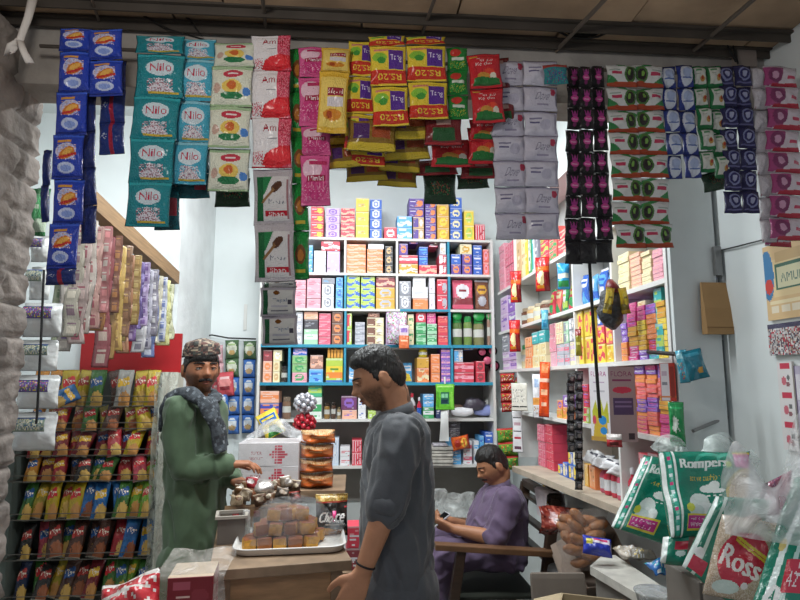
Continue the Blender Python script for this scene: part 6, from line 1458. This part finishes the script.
hang('hanging_turquoise_packet', 'deep turquoise packet with small gold mark against the white end board', 'packet', (682,350,699,380), XR - .045, p, .014, rot=(0, rad(-14), rad(18)), seed=3)
p = Pic(16, 26, '#1a8a4a').rect(.1,.1,.9,.16,'#2fae68').poly([(.3,.3),(.6,.4),(.4,.7),(.2,.6)],'#d8e0d4').text('K',.4,.45,.75,.65,'#e0e8e0').rect(.1,.85,.9,.9,'#0d5a30')
hang('hanging_green_packet', 'bright green packet with white mark hanging below the slim red box', 'packet', (669,402,682,446), XR - .04, p, .016, seed=7)
# lime price card on a paper strip in front of the back rack
t = thing('hanging_lime_card', 'lime green printed card on a white paper strip before the back rack', 'card', P(445, 384, Y=YB - .14))
p = Pic(28, 32, '#6ac038').rect(.08,.06,.92,.14,'#a8e070').rect(.26,.3,.7,.78,'#2a6a50').rect(.3,.36,.46,.54,'#8ad0a0').rect(.5,.36,.66,.54,'#8ad0a0').rect(.3,.58,.66,.74,'#1c3c48').rect(.04,.3,.18,.9,'#4ea028').rect(.78,.3,.94,.9,'#8ad850')
w_, h_ = P(454, 384, Y=YB - .14).x - P(435, 384, Y=YB - .14).x, P(445, 384, Y=YB - .14).z - P(445, 410, Y=YB - .14).z
obj('card', pillow('lime_card_print', p, thick=.004, back='#4a9028', w=w_, h=h_, seed=2), t)
mb = MB(); mb.smooth = True
grid(mb, 4, 24, lambda u, v: (-.006 + (u-.5)*(.03 + .04*v), .012 + .012*math.sin(v*7+u), -h_*.2 - v*.36)); mb.build('paper_strip', mat('white_paper', '#d8dad8', rough=.8), t)
mb = MB(); mb.tube([(0,0,0),(0,.01,.05)], .006, 6); mb.build('hook', WB, t)
# clear bag of mixed sachets before the third shelf
p = Pic(20, 26, '#c0b4c4').speck(0,0,1,1,['#a86ca8','#d8c8d8','#7ab07a','#c8687c','#e0dce0'],.6,4)
t0 = P(397, 312, Y=YB - .10); o = obj('hanging_sachet_bag', pillow('sachet_bag_print', p, thick=.03, back='#b8a8b8', w=.15, h=t0.z - P(397, 344, Y=YB - .1).z, seed=4, wav=.6)); o.location = t0; tag(o, 'bag of lilac and green sachets hanging before the third shelf of back rack', 'sachet bag')
p = Pic(12, 16, '#d8c8d0').rect(0,.45,1,1,'#dc7448').rect(.15,.15,.85,.3,'#8a6ab0').rect(.2,.6,.8,.7,'#f0c8a8')
t0 = P(404, 325, Y=YB - .16); o = obj('hanging_price_tag', pillow('tag_print', p, thick=.004, back='#c8b8c0', w=.075, h=t0.z - P(404, 349, Y=YB - .16).z, seed=5)); o.location = t0; tag(o, 'white and orange tag hanging before the third shelf of back rack', 'tag')
# green and red pouch strip at the corner over the counter board
q = P(505, 428, X=XF - .03)
p = Pic(16, 14, '#5aa02c').speck(.1,.2,.9,.8,['#d8c83c','#c8342c','#2f7a24'],.5).rect(0,0,1,.12,'#c8342c')
kind('greenred', p, back='#3a7a24', thick=.02)
strip('green and red snack sachets hanging in the corner above the counter board', (506, 428), (510, 470), 19, ['greenred'] * 3, Y=q.y, name='hanging_snack_strip', group='corner snack strips')
p = Pic(14, 14, '#c02c2c').speck(.1,.2,.9,.8,['#e0b040','#4a8a2c','#e8e0d0'],.4).rect(0,0,1,.1,'#8a1c1c'); kind('redmix', p, back='#8a1c1c', thick=.016)
strip('red mixed snack sachets hanging in the corner, fourth shelf of the side rack', (507, 373), (509, 412), 15, ['redmix'] * 4, Y=P(508, 373, X=XF).y - .12, name='hanging_snack_strip', group='corner snack strips')
# ------------------------------------------------------------------ side wall: paper bag, posters, sachet sheets
XP = XW - .004
t = thing('hanging_paper_bag', 'brown paper bag hung on the white side wall', 'paper bag', (0, 0, 0))
a0 = P(704, 281, Y=YN - .06); a1 = P(737, 334, Y=YN - .06); ww = a1.x - a0.x; bh = a0.z - a1.z
t.location = ((a0.x + a1.x)/2, YN - .03, a1.z); 
KR = mat('kraft_paper', '#a88458', rough=.85, var=.12, vscale=10)
mb = MB(); b_ = len(mb.v)
sec = [(0, .5, .03), (.12, .5, .03), (.5, .485, .022), (.97, .46, .006), (1, .46, .005)]
for f, hw, dp in sec: z = f * bh; mb.v += [(-hw*ww, -dp, z), (hw*ww, -dp, z), (hw*ww, 0, z), (0, -.001 if f else 0, z), (-hw*ww, 0, z)]
for i in range(len(sec) - 1):
    for j in range(5): mb.face((i*5+j, i*5+(j+1)%5, (i+1)*5+(j+1)%5, (i+1)*5+j))
mb.face((4,3,2,1,0)); mb.face(tuple(20+j for j in range(5))); mb.build('bag_body', KR, t)
MB().box((-ww*.5, -.0312, bh*.12), (ww*.5, -.0302, bh*.13)).build('fold_line', mat('kraft_dark', '#7a5c3a', rough=.9), t)
mb = MB(); mb.tube([(.01, -.004, bh), (.012, -.004, bh + .05), (.02, -.002, bh + .12)], .0015, 5); mb.build('string', MATS['black_rubber'], t)
tag(MB().box((-.012, -.016, 0), (.012, 0, .10), bev=.002).build('wall_hook', mat('steel', '#8a8a8a', rough=.4, metal=.8), loc=P(717, 276, Y=YN - .024)), 'small steel hasp on the white end board above the paper bag', 'hook')
tag(MB().tube([P(713, 252, X=XP), P(735, 247, X=XP - .004), P(762, 240, X=XP - .004)], .0025, 5).build('hanging_wall_wire', MATS['black_rubber']), 'thin dark wire running along the side wall behind the sachets', 'wire')
tag(MB().tube([P(693, 431, Y=YN - .06), P(727, 417, X=XP - .004)], .006, 8).build('wall_rod', MATS['steel']), 'steel rod leaning from the white end board to the side wall', 'rod')
tag(MB().tube([P(722, 340, X=XP), P(726, 400, X=XP), P(731, 500, X=XP)], .004, 6).build('hanging_wall_cable', mat('grey_cable', '#6a6c6c', rough=.6)), 'grey cable running down the side wall beside the end board', 'cable')
def wallpic(name, label, cat, rect, pic, lift=.006, m=CARD):
    x0, y0, x1, y1 = rect; A, B_, C_, D_ = P(x0, y0, X=XP), P(x1, y0, X=XP), P(x1, y1, X=XP), P(x0, y1, X=XP)
    ya, yb = A.y, B_.y; zt_, zb_ = A.z, D_.z
    org = Vector((XP - lift, (ya+yb)/2, (zt_+zb_)/2)); mb = MB(); mb.use(m)
    zB = P(x1, y0, X=XP).z
    for j in range(pic.h):
        for i in range(pic.w):
            b = len(mb.v)
            for fx, fz in ((i/pic.w, j/pic.h), (i/pic.w, (j+1)/pic.h), ((i+1)/pic.w, (j+1)/pic.h), ((i+1)/pic.w, j/pic.h)):
                mb.v.append((0, ya + (yb-ya)*fx - org.y, zt_ + (zb_-zt_)*fz - org.z))
            mb.face((b, b+1, b+2, b+3), pic.p[j][i])
    mb.paint('#d8d4cc'); mb.box((.0006, min(ya,yb) - org.y, zb_ - org.z), (lift - .001, max(ya,yb) - org.y, zt_ - org.z))
    o = mb.build(name, None, None, org); return tag(o, label, cat)
p = Pic(44, 44, '#d8b888').rect(.2,.2,1,.7,'#e0c898').rect(.28,.28,.98,.62,'#3f6a58').rect(.32,.32,.96,.58,'#d8d4b0').text('AMUL',.4,.4,.92,.52,'#6a8478').rect(.3,.12,.95,.24,'#c8a878').ell(.08,.4,.16,.34,'#3a78a8').ell(.1,.55,.1,.1,'#c84038').rect(.1,.74,1,.8,'#e8d8b0').rect(.12,.82,.3,.92,'#e4d8c0').rect(.36,.82,.56,.92,'#e4d8c0').rect(.62,.82,.82,.92,'#e4d8c0')
wallpic('wall_poster', 'tan poster with a green framed panel on the side wall', 'poster', (764,248,806,322), p)
p = Pic(30, 20, '#c8c4c4').speck(0,0,1,1,['#8a5a60','#e8e4e4','#5a5a6a','#b89888','#c84858'],.65,7).rect(0,0,1,.15,'#5a5870')
wallpic('wall_sachet_sheet', 'sheet of small foil sachets hanging under the tan poster', 'sachet sheet', (771,325,806,356), p, .012, FOIL)
p = Pic(20, 60, '#dcd8d8')
for k_ in range(3): y = .02 + k_*.33; p.rect(.2,y,.85,y+.07,'#c83c54').ell(.4,y+.2,.16,.05,'#c86a78').ell(.7,y+.16,.1,.03,'#6a6a6a').ell(.66,y+.24,.12,.03,'#8a5a60')
wallpic('wall_sachet_column', 'white card column with red labels hanging low on the side wall', 'card column', (779,362,794,448), p, .008)
wallpic('wall_pale_column', 'narrow lilac card column at the edge of the white one', 'card column', (796,366,808,450), Pic(10, 30, '#b8b0c4').rect(.1,.1,.9,.4,'#d8d4dc').rect(0,0,.12,1,'#5a4a6a'), .008)
# ------------------------------------------------------------------ bench at the near end with nappy packs
ZBN = .86
bpts = [P(590, 566, Z=ZBN), P(676, 612, Z=ZBN), P(770, 612, Z=ZBN), P(640, 538, Z=ZBN)]
bpts[2].x = min(bpts[2].x, XR + .10); bpts[3].x = min(bpts[3].x, XR - .012); bpts[2].y = max(bpts[2].y, 1.2)
bpts = [P(590, 566, Z=ZBN), P(672, 614, Z=ZBN)]; a_, b_ = bpts
tbn = thing('white_bench', 'white painted bench with scuffed top under the green nappy packs', 'bench', (0, 0, 0))
mb = MB(); c3 = [(a_.x, a_.y), (b_.x, b_.y), (XR + .15, 1.12), (XR + .15, YN - .04), (XR - .012, YN - .04), (XR - .012, 2.40), (P(593, 549, Z=ZBN).x, 2.40)]
def prism(mb, pts, z0, z1):
    n = len(pts); b = len(mb.v); mb.v += [(x, y, z0) for x, y in pts] + [(x, y, z1) for x, y in pts]
    mb.face([b+i for i in range(n)][::-1]); mb.face([b+n+i for i in range(n)])
    for i in range(n): j = (i+1) % n; mb.face((b+i, b+j, b+n+j, b+n+i))
prism(mb, c3, ZBN - .03, ZBN); mb.build('bench_top', mat('scuffed_white', '#c9c6bd', rough=.55, var=.25, vscale=16), tbn)
mb = MB(); c4 = [(x + .02*(1 if k in (0, 1, 6) else -1), y) for k, (x, y) in enumerate(c3)]; prism(mb, c4, .0, ZBN - .031); mb.build('bench_front', mat('grey_panel', '#7e7a74', rough=.7, var=.2), tbn)
GR = '#128068'
def nappy(w=60, h=52, full=True):
    w, h = int(w*1.5), int(h*1.5)
    p = Pic(w, h, GR); wht = '#e8f0ec'
    p.rect(0,0,1,.03,'#0d6a58').rect(.0,.03,.035,1,wht).rect(.12,.0,.14,1,wht).rect(.055,.03,.10,1,'#2fa890')
    for k_ in range(9): p.rect(.06,.1 + k_*.1,.095,.14 + k_*.1,'#d8ecec' if k_ % 3 else '#c83878')
    p.ell(.52,.16,.16,.11,'#3fae94').ell(.52,.18,.13,.08,GR).ell(.72,.16,.13,.11,'#3fae94').ell(.72,.18,.1,.08,GR)
    p.text('Rompers',.19,.13,.70,.29,wht,bold=.008).text('active cushion',.28,.33,.62,.40,'#c8b84a').ell(.72,.22,.035,.04,'#a8c838')
    p.rect(.79,.05,.98,.25,'#d040a0').text('PREMIUM',.81,.10,.96,.16,'#f0d8ec').rect(.79,.03,.98,.06,'#e0c838')
    p.ell(.50,.5,.11,.05,wht).ell(.56,.46,.06,.05,wht).ell(.58,.53,.1,.03,wht).rect(.46,.58,.5,.6,wht).rect(.53,.58,.57,.6,wht).rect(.6,.58,.63,.6,wht)
    p.ell(.36,.66,.12,.11,'#d8e4e0').ell(.42,.74,.12,.08,'#e4ecea').ell(.32,.76,.1,.07,'#c8d8d4').ell(.24,.72,.05,.05,'#c8d04a')
    p.rect(.19,.79,.62,.95,'#e0d048').rect(.2,.81,.6,.93,'#c8308c').text('Full Comfort',.23,.825,.56,.86,'#f0d0e4').text('Waist Band',.23,.875,.52,.915,'#f0d0e4')
    p.ell(1.0,.6,.32,.36,'#c8b458').ell(1.02,.6,.3,.34,'#d8c4a8')
    return p
def pack(label, pic, TL, TR, BR, BL, thick, back=GR, cat='nappy pack', name='nappy_pack', m=FILM, seed=1, wav=.5):
    """soft pack whose printed front spans four corners standing in the room"""
    c = (TL + TR + BR + BL) / 4; so = Vector((seed*4.1, 2, 3))
    n_ = ((TR - TL).cross(BL - TL)).normalized()
    if n_.dot(CAM - c) < 0: n_ = -n_
    def bs(u, v):
        return (TL.lerp(TR, u)).lerp(BL.lerp(BR, u), v) - c
    def th(u, v): return thick * (max(0, 1 - abs(2*u-1)**4)) ** .5 * (max(0, 1 - abs(2*v-1)**4)) ** .5
    def nz(u, v): return noise.noise(Vector((u*3.3, v*3.3, 1)) + so) * thick * wav * .5
    me = sheet_mesh(name + '_print', pic, lambda u, v: bs(u, v) + n_ * (th(u, v) * .55 + nz(u, v)), lambda u, v: bs(u, v) - n_ * (th(u, v) * 1.2 - nz(u, v) * .3) , back, m)
    o = obj(name, me, None, c); return tag(o, label, cat)
Y1, Y2 = 1.60, 1.86
pack('upright green nappy pack with white lettering and pink label', nappy(80, 70), P(658,452,Y=Y1+.03), P(749,452,Y=Y1), P(746,532,Y=Y1-.09), P(671,538,Y=Y1-.08), .055, seed=2)
p = nappy(56, 56)
pack('green nappy pack leaning behind the upright one, pale lettered edge', p, P(644,455,Y=Y2+.01), P(700,462,Y=Y2-.02), P(676,548,Y=Y2-.10), P(611,527,Y=Y2-.04), .05, seed=3)
p = Pic(30, 30, GR).rect(0,0,.12,1,'#e8f0ec').rect(.3,.3,.6,.6,'#c03048').ell(.45,.72,.12,.1,'#d8ece8').rect(.6,.1,1,1,'#7a5c54')
pack('green nappy pack lying flat under the upright one', p, P(663,537,Y=1.56), P(706,535,Y=1.53), P(702,566,Y=1.5), P(660,562,Y=1.53), .035, seed=5)
p = Pic(70, 84, GR).rect(0,0,.05,1,'#dfeeea').rect(.15,0,.2,1,'#cfe6e0').ell(.75,.5,.34,.34,'#c89a84').ell(.7,.36,.18,.12,'#6a4a3c').ell(.62,.55,.12,.08,'#8a6a60').rect(.06,.8,.3,.97,'#c03048').ell(.12,.74,.08,.06,'#e8f0f0').text('Fresh',.4,.84,.8,.92,'#e0e8e4')
pack('green nappy pack with baby picture inside the white bag', p, P(716,496,Y=1.36), P(772,500,Y=1.32), P(740,612,Y=1.30), P(682,566,Y=1.36), .05, seed=6)
p = Pic(90, 110, GR).poly([(.30,0),(.36,0),(.2,1),(.1,1)],'#dff0ec').poly([(.45,.3),(.5,.3),(.34,1),(.28,1)],'#bfe0d8').rect(.30,.66,.62,.86,'#c83048').text('58',.44,.68,.6,.76,'#f0e4e4').text('42',.34,.74,.46,.83,'#f0e4e4').ell(.22,.88,.09,.07,'#eef4f2').text('4',.19,.84,.25,.92,GR).ell(.2,.56,.05,.04,'#d8c880').speck(.4,.3,.9,.6,['#bfe0d8',GR,GR,GR],.5)
pack('large green nappy pack at the frame edge, white stripe and red size label', p, P(794,478,Y=1.20), P(860,470,Y=1.14), P(850,622,Y=1.02), P(746,622,Y=1.10), .06, seed=7)
# red-heart pack in clear wrap
p = Pic(90, 90, '#b8a48c').speck(0,0,1,1,['#c8b8a0','#a8947c','#d0c4b4'],.5).poly([(0,0),(1,.15),(1,.3),(0,.1)],'#d8ccb8').ell(.42,.54,.33,.33,'#c01f38').ell(.55,.48,.28,.28,'#c01f38').poly([(.3,.24),(.95,.52),(.95,.60),(.3,.32)],'#d8c030').poly([(.3,.28),(.95,.56),(.95,.57),(.3,.29)],'#c01f38').text('Ross',.14,.44,.76,.70,'#f0e8e4',rot=.25,bold=.012).ell(.3,.88,.2,.08,'#c8d8d0').ell(.56,.84,.05,.04,'#f0e8e8')
pack('pack with red heart and white script in clear wrap before the nappies', p, P(722,514,Y=1.27), P(784,524,Y=1.22), P(770,606,Y=1.18), P(702,594,Y=1.24), .04, '#b8a48c', 'wrapped pack', 'heart_pack', seed=8)
# white translucent carrier bag
mb = MB(); mb.smooth = True
TLb, TRb, BRb, BLb = P(719,474,Y=1.30), P(815,436,Y=1.12), P(806,545,Y=1.06), P(722,530,Y=1.22)
cbg = (TLb + TRb + BRb + BLb) / 4
grid(mb, 34, 34, lambda u, v: wr(TLb.lerp(TRb, u).lerp(BLb.lerp(BRb, u), v) + Vector((-.02, -.045, 0)) * math.sin(u*math.pi) * math.sin(v*math.pi) + Vector((0, -.01, .06*math.sin(u*9) * (1-v)**3)), 7, .009, 15))
tag(mb.build('hanging_carrier_bag', clear_film('milky_film', '#eceef0', .32, .3)), 'milky white carrier bag over the nappy packs by the side wall', 'carrier bag')
p = Pic(30, 20, '#a8647c').speck(0,0,1,1,['#b87890','#8a5a80','#c898a8'],.4).rect(0,0,.12,1,'#4a3a44')
pack('pinkish pouch with dark edge showing through the carrier bag', p, P(764,484,Y=1.36), P(792,470,Y=1.34), P(790,516,Y=1.33), P(756,515,Y=1.36), .03, '#8a5a70', 'pouch', 'pink_pouch', seed=9)
# clear bag above the upright pack
mb = MB(); mb.smooth = True
A4 = [P(652,446,Y=Y1+.14), P(752,440,Y=Y1+.12), P(754,470,Y=Y1+.10), P(652,466,Y=Y1+.12)]
grid(mb, 30, 14, lambda u, v: wr(A4[0].lerp(A4[1], u).lerp(A4[3].lerp(A4[2], u), v) + Vector((0, -.04*math.sin(v*3), .03*math.sin(u*11)*(1-v))), 15, .018, 18))
tag(mb.build('standing_clear_bag', clear_film('outer_film', '#cfdcd8', .38, .2)), 'crumpled clear bag standing up behind the upright nappy pack', 'plastic bag')  # stands loose behind the pack, nothing hangs it
# small packets on the bench
for i, (x, y, w_, h_, c1, c2, rz_, nm) in enumerate(((655, 566, .10, .07, '#2f6ab0', '#4ab0c0', 12, 'blue and teal'), (640, 556, .09, .06, '#8a8478', '#d8c070', -10, 'grey and yellow'), (622, 552, .10, .08, '#c8beb0', '#a89c88', 20, 'beige'))):
    o = obj('flat_packet', pillow('flat_print', Pic(20, 14, c1).speck(.1,.1,.6,.9,[c2, c1, '#d8d8d8'],.5,i).rect(0,0,.5,.2,c2), thick=.022, back=c1, w=w_, h=h_, seed=i + 3, wav=.6)); q = P(x, y, Z=ZBN + .03); o.location = q; o.rotation_euler = (rad(-72), 0, rad(rz_)); o.location.z = ZBN + .05; tag(o, '%s packet lying on the white bench beside the leaning nappy pack' % nm, 'packet', 'packets on the white bench')
# clear tub at the front edge
t = thing('clear_tub', 'clear round tub at the front corner of the white bench', 'tub', P(655, 598, Z=ZBN + .02)); t.location.z = ZBN + .001
mb = MB(); mb.smooth = True; mb.lathe([(.001,0),(.05,0),(.058,.035),(.062,.037),(.062,.041),(.055,.042),(.02,.044),(.001,.044)], 28, cap=False); mb.build('tub_body', clear_film('tub_film', '#b8bcc0', .5, .1), t)
o = MB().box((-.06,-.15,0),(.30,.15,.20), bev=.004).build('low_carton', mat('low_card', '#77716a', rough=.85, var=.15)); o.location = (XR - .155, 1.30, ZBN + .001); tag(o, 'plain grey carton under the foremost nappy packs on the white bench', 'carton')
o = MB().box((-.05,-.08,0),(.22,.08,.20), bev=.004).build('low_carton', MATS['low_card']); o.location = (.90, 1.545, ZBN + .001); tag(o, 'plain grey carton under the flat nappy pack on the white bench', 'carton')
for i, (x, y) in enumerate(((600, 452), (608, 455), (616, 458), (622, 462))):
    o = obj('white_squeeze_pack', pillow('white_pack_print', Pic(16, 12, '#d8d8da').rect(.3,.4,.8,.6,'#4a4a54').rect(0,0,1,.15,'#b8b8bc'), thick=.02, back='#c8c8cc', w=.09, h=.075, seed=i + 2, wav=.7)); o.location = P(x, y, X=XR + .06); o.rotation_euler = (rad(-50), rad(20 - 10*i), rad(-60)); o.name = 'hanging_white_pack_bundle'; tag(o, 'white crumpled pack lying over the red bottles, %s from the corner' % ORD[i], 'pack', 'white packs over the red bottles')
# ------------------------------------------------------------------ floor goods behind the chair
CB = mat('cardboard', '#b3a283', rough=.9, var=.15, vscale=8); CB2 = mat('greyed_cardboard', '#8c7c70', rough=.9, var=.15)
def open_box(label, loc, w, d, h, rz, m, flaps=(30, 30, 40, 40), tint=None):
    t = thing('cardboard_box', label, 'box', loc, (0, 0, rad(rz)))
    mb = MB(); th_ = .004
    mb.box((-w/2,-d/2,0),(w/2,d/2,th_)).box((-w/2,-d/2,th_),(w/2,-d/2+th_,h)).box((-w/2,d/2-th_,th_),(w/2,d/2,h)).box((-w/2,-d/2+th_,th_),(-w/2+th_,d/2-th_,h)).box((w/2-th_,-d/2+th_,th_),(w/2,d/2-th_,h)); mb.build('box_body', m, t)
    for k_, (px_, py_, az, ln, wd) in enumerate(((0,-d/2,0,d*.45,w),(0,d/2,180,d*.45,w),(-w/2,0,-90,w*.4,d),(w/2,0,90,w*.4,d))):
        MB().box((-wd/2, -ln, -th_), (wd/2, 0, 0), Matrix.Translation((px_, py_, h + .001)) @ Matrix.Rotation(rad(az), 4, 'Z') @ Matrix.Rotation(rad(flaps[k_]), 4, 'X')).build('flap', m, t)
    return t
q = P(590, 522, Y=2.6); ZC_ = .60
bb = open_box('tilted cardboard box spilling bagged brown rolls by the side rack', (q.x, 2.62, ZC_ + .088), .24, .22, .18, 14, CB2, (85, 20, 60, 60)); bb.rotation_euler = (rad(50), 0, rad(10)); bb.location.y = 2.68
st = thing('storage_crate', 'dark crate under the tilted cardboard box of bagged rolls', 'crate', (q.x - .04, 2.62, 0), (0, 0, rad(10)))
MB().box((-.15,-.14,.03),(.11,.14,ZC_)).build('crate_body', mat('dark_plastic', '#3c3a38', rough=.6), st)
for x_ in (-.14, .06):
    for y_ in (-.13, .10): MB().box((x_, y_, 0), (x_ + .04, y_ + .03, .029)).build('foot', MATS['dark_plastic'], st)
bt_ = Matrix.Translation(bb.location) @ Matrix.Rotation(rad(10), 4, 'Z') @ Matrix.Rotation(rad(50), 4, 'X')
rolls = mat('brown_roll', '#a56a3a', rough=.55, var=.45, vscale=18, bump=.7, coat=.1)
RP_ = [(570,520),(580,517),(591,520),(600,525),(568,529),(578,527),(588,531),(598,535),(571,539),(581,540),(591,543),(575,550),(585,552),(593,556),(583,562),(600,547)]
for i, (x, y) in enumerate(RP_):
    mb = MB(); mb.smooth = True; mb.ball((0,0,0), (.048,.023,.021), 12); mb.v = [tuple(wr(Vector(v), 30, .006, i)) for v in mb.v]
    o = mb.build('brown_roll', rolls); o.location = P(x - 2, y, Y=2.46 + .0016*(566 - y) - .02*(i % 2))
    o.rotation_euler = (rad(20*math.sin(i*2)), rad(18 + 30*math.sin(i*1.7)), rad(14*math.sin(i*2.9)))
    tag(o, 'glossy brown roll, one of those bagged in the cardboard box by the side rack', 'roll', 'brown rolls in the cardboard box')
mb = MB(); mb.smooth = True
grid(mb, 26, 26, lambda u, v: wr(P(562 + 46*u - 4*math.sin(v*3.1), 510 + 62*v, Y=2.425 - .01*math.sin(u*3.1)), 16, .014, 21))
o = mb.build('hanging_clear_roll_bag', clear_film('roll_film', '#b8aca4', .24, .08)); tag(o, 'clear plastic bag around the brown rolls in the cardboard box', 'plastic bag')
o = obj('hanging_flat_packet', pillow('blue_biscuit_print', Pic(24, 14, '#2a3aa8').rect(.3,.1,.9,.4,'#e0d8e8').rect(.1,.2,.3,.5,'#c8c040').rect(.35,.16,.85,.3,'#c83c70'), thick=.025, back='#20308c', w=.11, h=.07, seed=4)); o.location = P(589, 535, Y=2.35); o.rotation_euler = (rad(-30), rad(8), rad(-12)); tag(o, 'blue biscuit packet on the bench edge beside the brown rolls', 'packet')
o.location = P(597, 537, Y=2.30)
q = P(565, 560, Y=3.0); t = thing('dark_canister', 'squat black canister on the floor behind the armchair', 'canister', (q.x, 2.98, 0)); mb = MB(); mb.smooth = True
mb.lathe([(.001,0),(.09,0),(.10,.02),(.10,.60),(.09,.64),(.001,.645)], 24, cap=False).build('canister_shell', mat('black_plastic', '#1e1d1c', rough=.5), t)
MB().box((-.05,-.104,.3),(.02,-.0905,.5)).build('side_label', mat('label_grey', '#3a3a38', rough=.7), t)
o = MB().box((0,-.008,0),(.21,.008,.30), bev=.0075).build('grey_panel', mat('grey_hardboard', '#746a60', rough=.8, var=.15)); q = P(537, 604, Y=2.26); o.location = (q.x - .02, 2.12, 0); o.rotation_euler = (rad(-14), 0, rad(-4)); tag(o, 'grey rounded hardboard panel leaning behind the open cardboard box', 'panel'); o.location.z = 0.0
o.scale = (1, 1, (P(560, 573, Y=2.20).z) / .30 * .99)
q = P(592, 603, Y=2.0); ob = open_box('open cardboard box with raised flaps on the floor before the bench', (P(596, 600, Y=1.74).x, 1.72, 0), .22, .2, P(600, 604, Y=1.76).z, -24, CB, (-20, 24, 18, 14))
# odds on the low shelf behind the chair
for i, (x, y, w_, c1, c2, nm) in enumerate(((533, 482, .16, '#b8983c', '#8a2c20', 'yellow and red'), (548, 486, .15, '#a88a30', '#2c2a28', 'olive and black'), (540, 494, .12, '#3a3430', '#b83a24', 'dark and red'), (527, 476, .10, '#c8c8c0', '#8a8a84', 'grey white'))):
    o = obj('hanging_loose_pouch', pillow('loose_print', Pic(18, 12, c1).speck(.1,.1,.9,.9,[c2, c1, c1],.5,i).rect(0,.4,1,.55,c2), thick=.03, back=c1, w=w_, h=.12, seed=i + 6, wav=.7)); o.location = P(x + 14 + 2*i, y + 2, Y=3.62 + .15*i); o.rotation_euler = (rad(-12), rad(-15 + 10*i), rad(10)); tag(o, '%s pouch heaped behind the armchair under the counter board' % nm, 'pouch', 'pouches behind the armchair')
o = obj('hanging_red_sack', pillow('red_sack_print', Pic(20, 14, '#7a2c24').speck(0,0,1,1,['#8a3c30','#5a1c18','#a85848'],.5), thick=.05, back='#5a1c18', w=.2, h=.13, seed=3, wav=.8)); o.location = P(560, 507, Y=2.92); tag(o, 'dull red sack slumped beside the cardboard box of rolls', 'sack')
# plastic bag under the back rack and low wall strip
for i, (x, y, w_, h_) in enumerate(((434, 488, .16, .24), (458, 492, .22, .26))):
    mb = MB(); mb.smooth = True
    grid(mb, 18, 18, lambda u, v: wr(Vector(((u-.5)*w_*(1 - .55*(1-v)**2 * math.sin(u*3.14)), -.03*math.sin(u*3.14) - .02, -v*h_)), 16, .02, 30 + i))
    o = mb.build('hanging_white_bag', clear_film('white_bag_film', '#d8dad8', .55, .3)); o.location = P(x, y, Y=YB - .02); tag(o, ('narrow', 'wide')[i] + ' white plastic bag hanging below the sixth shelf of the back rack', 'plastic bag')
EXPO, WORLD, LP1, LP2, LP3 = 0.16, .36, 40, 34, 11
# ================================================================== LIGHT
SC.view_settings.view_transform = 'Standard'; SC.view_settings.look = 'None'; SC.view_settings.gamma = 1
SC.view_settings.exposure = EXPO
SC.cycles.use_denoising = True
SC.cycles.max_bounces = 6; SC.cycles.transparent_max_bounces = 12; SC.cycles.sample_clamp_indirect = 6
w = bpy.data.worlds.new('dusk_sky'); SC.world = w; w.use_nodes = True
bg = w.node_tree.nodes['Background']; bg.inputs['Color'].default_value = (.82, .88, 1, 1); bg.inputs['Strength'].default_value = WORLD
def tube_light(name, loc, rot, length, power, label, col=(.93, .98, 1)):
    t = thing(name, label, 'lamp', loc, rot)
    MB().box((-length/2, -.03, 0), (length/2, .03, .04)).build('batten', WB, t)
    mm = bpy.data.materials.new('lit_tube'); mm.use_nodes = True; b = mm.node_tree.nodes['Principled BSDF']
    b.inputs['Base Color'].default_value = (1, 1, 1, 1); b.inputs['Emission Color'].default_value = (*col, 1); b.inputs['Emission Strength'].default_value = 6
    mb = MB(); mb.smooth = True; mb.tube([(-length/2 + .02, 0, -.02), (length/2 - .02, 0, -.02)], .012, 12).build('glass_tube', mm, t)
    l = bpy.data.lights.new(name + '_light', 'AREA'); l.shape = 'RECTANGLE'; l.size = length; l.size_y = .08; l.energy = power; l.color = col
    lo = bpy.data.objects.new(name + '_light', l); COL.objects.link(lo); lo.parent = t; lo.location = (0, 0, -.045)
tube_light('ceiling_tube_lamp', (-.15, 3.0, 3.2), (0, 0, 0), 1.3, LP1, 'white tube lamp across the room ceiling')
tube_light('lintel_tube_lamp', (-.1, 1.80, 2.95), (rad(62), 0, 0), 1.2, LP2, 'white tube lamp on the inner side of the lintel wall')
def bulb(loc, power, size, label, col=(1, .95, .88)):  # added fill lamp, brightens the hanging sachets from the front
    t = thing('hanging_fill_bulb', label, 'lamp', loc)
    mb = MB(); mb.smooth = True; mb.lathe([(.001, -.05), (.02, -.045), (.03, -.02), (.022, .01), (.014, .03)], 14).build('glass_bulb', MATS.setdefault('lit_tube', bpy.data.materials['lit_tube']), t)
    MB().lathe([(.015, .03), (.015, .06), (.004, .07), (.004, .25)], 10).build('bulb_holder', mat('holder_black', '#202020'), t)
    l = bpy.data.lights.new('bulb_light', 'POINT'); l.energy = power; l.shadow_soft_size = size; l.color = col
    lo = bpy.data.objects.new('bulb_light', l); COL.objects.link(lo); lo.parent = t; lo.location = (0, 0, -.12)
bulb((-.35, .55, 2.42), LP3, .06, 'added fill bulb under the porch roof before the hanging sachets')
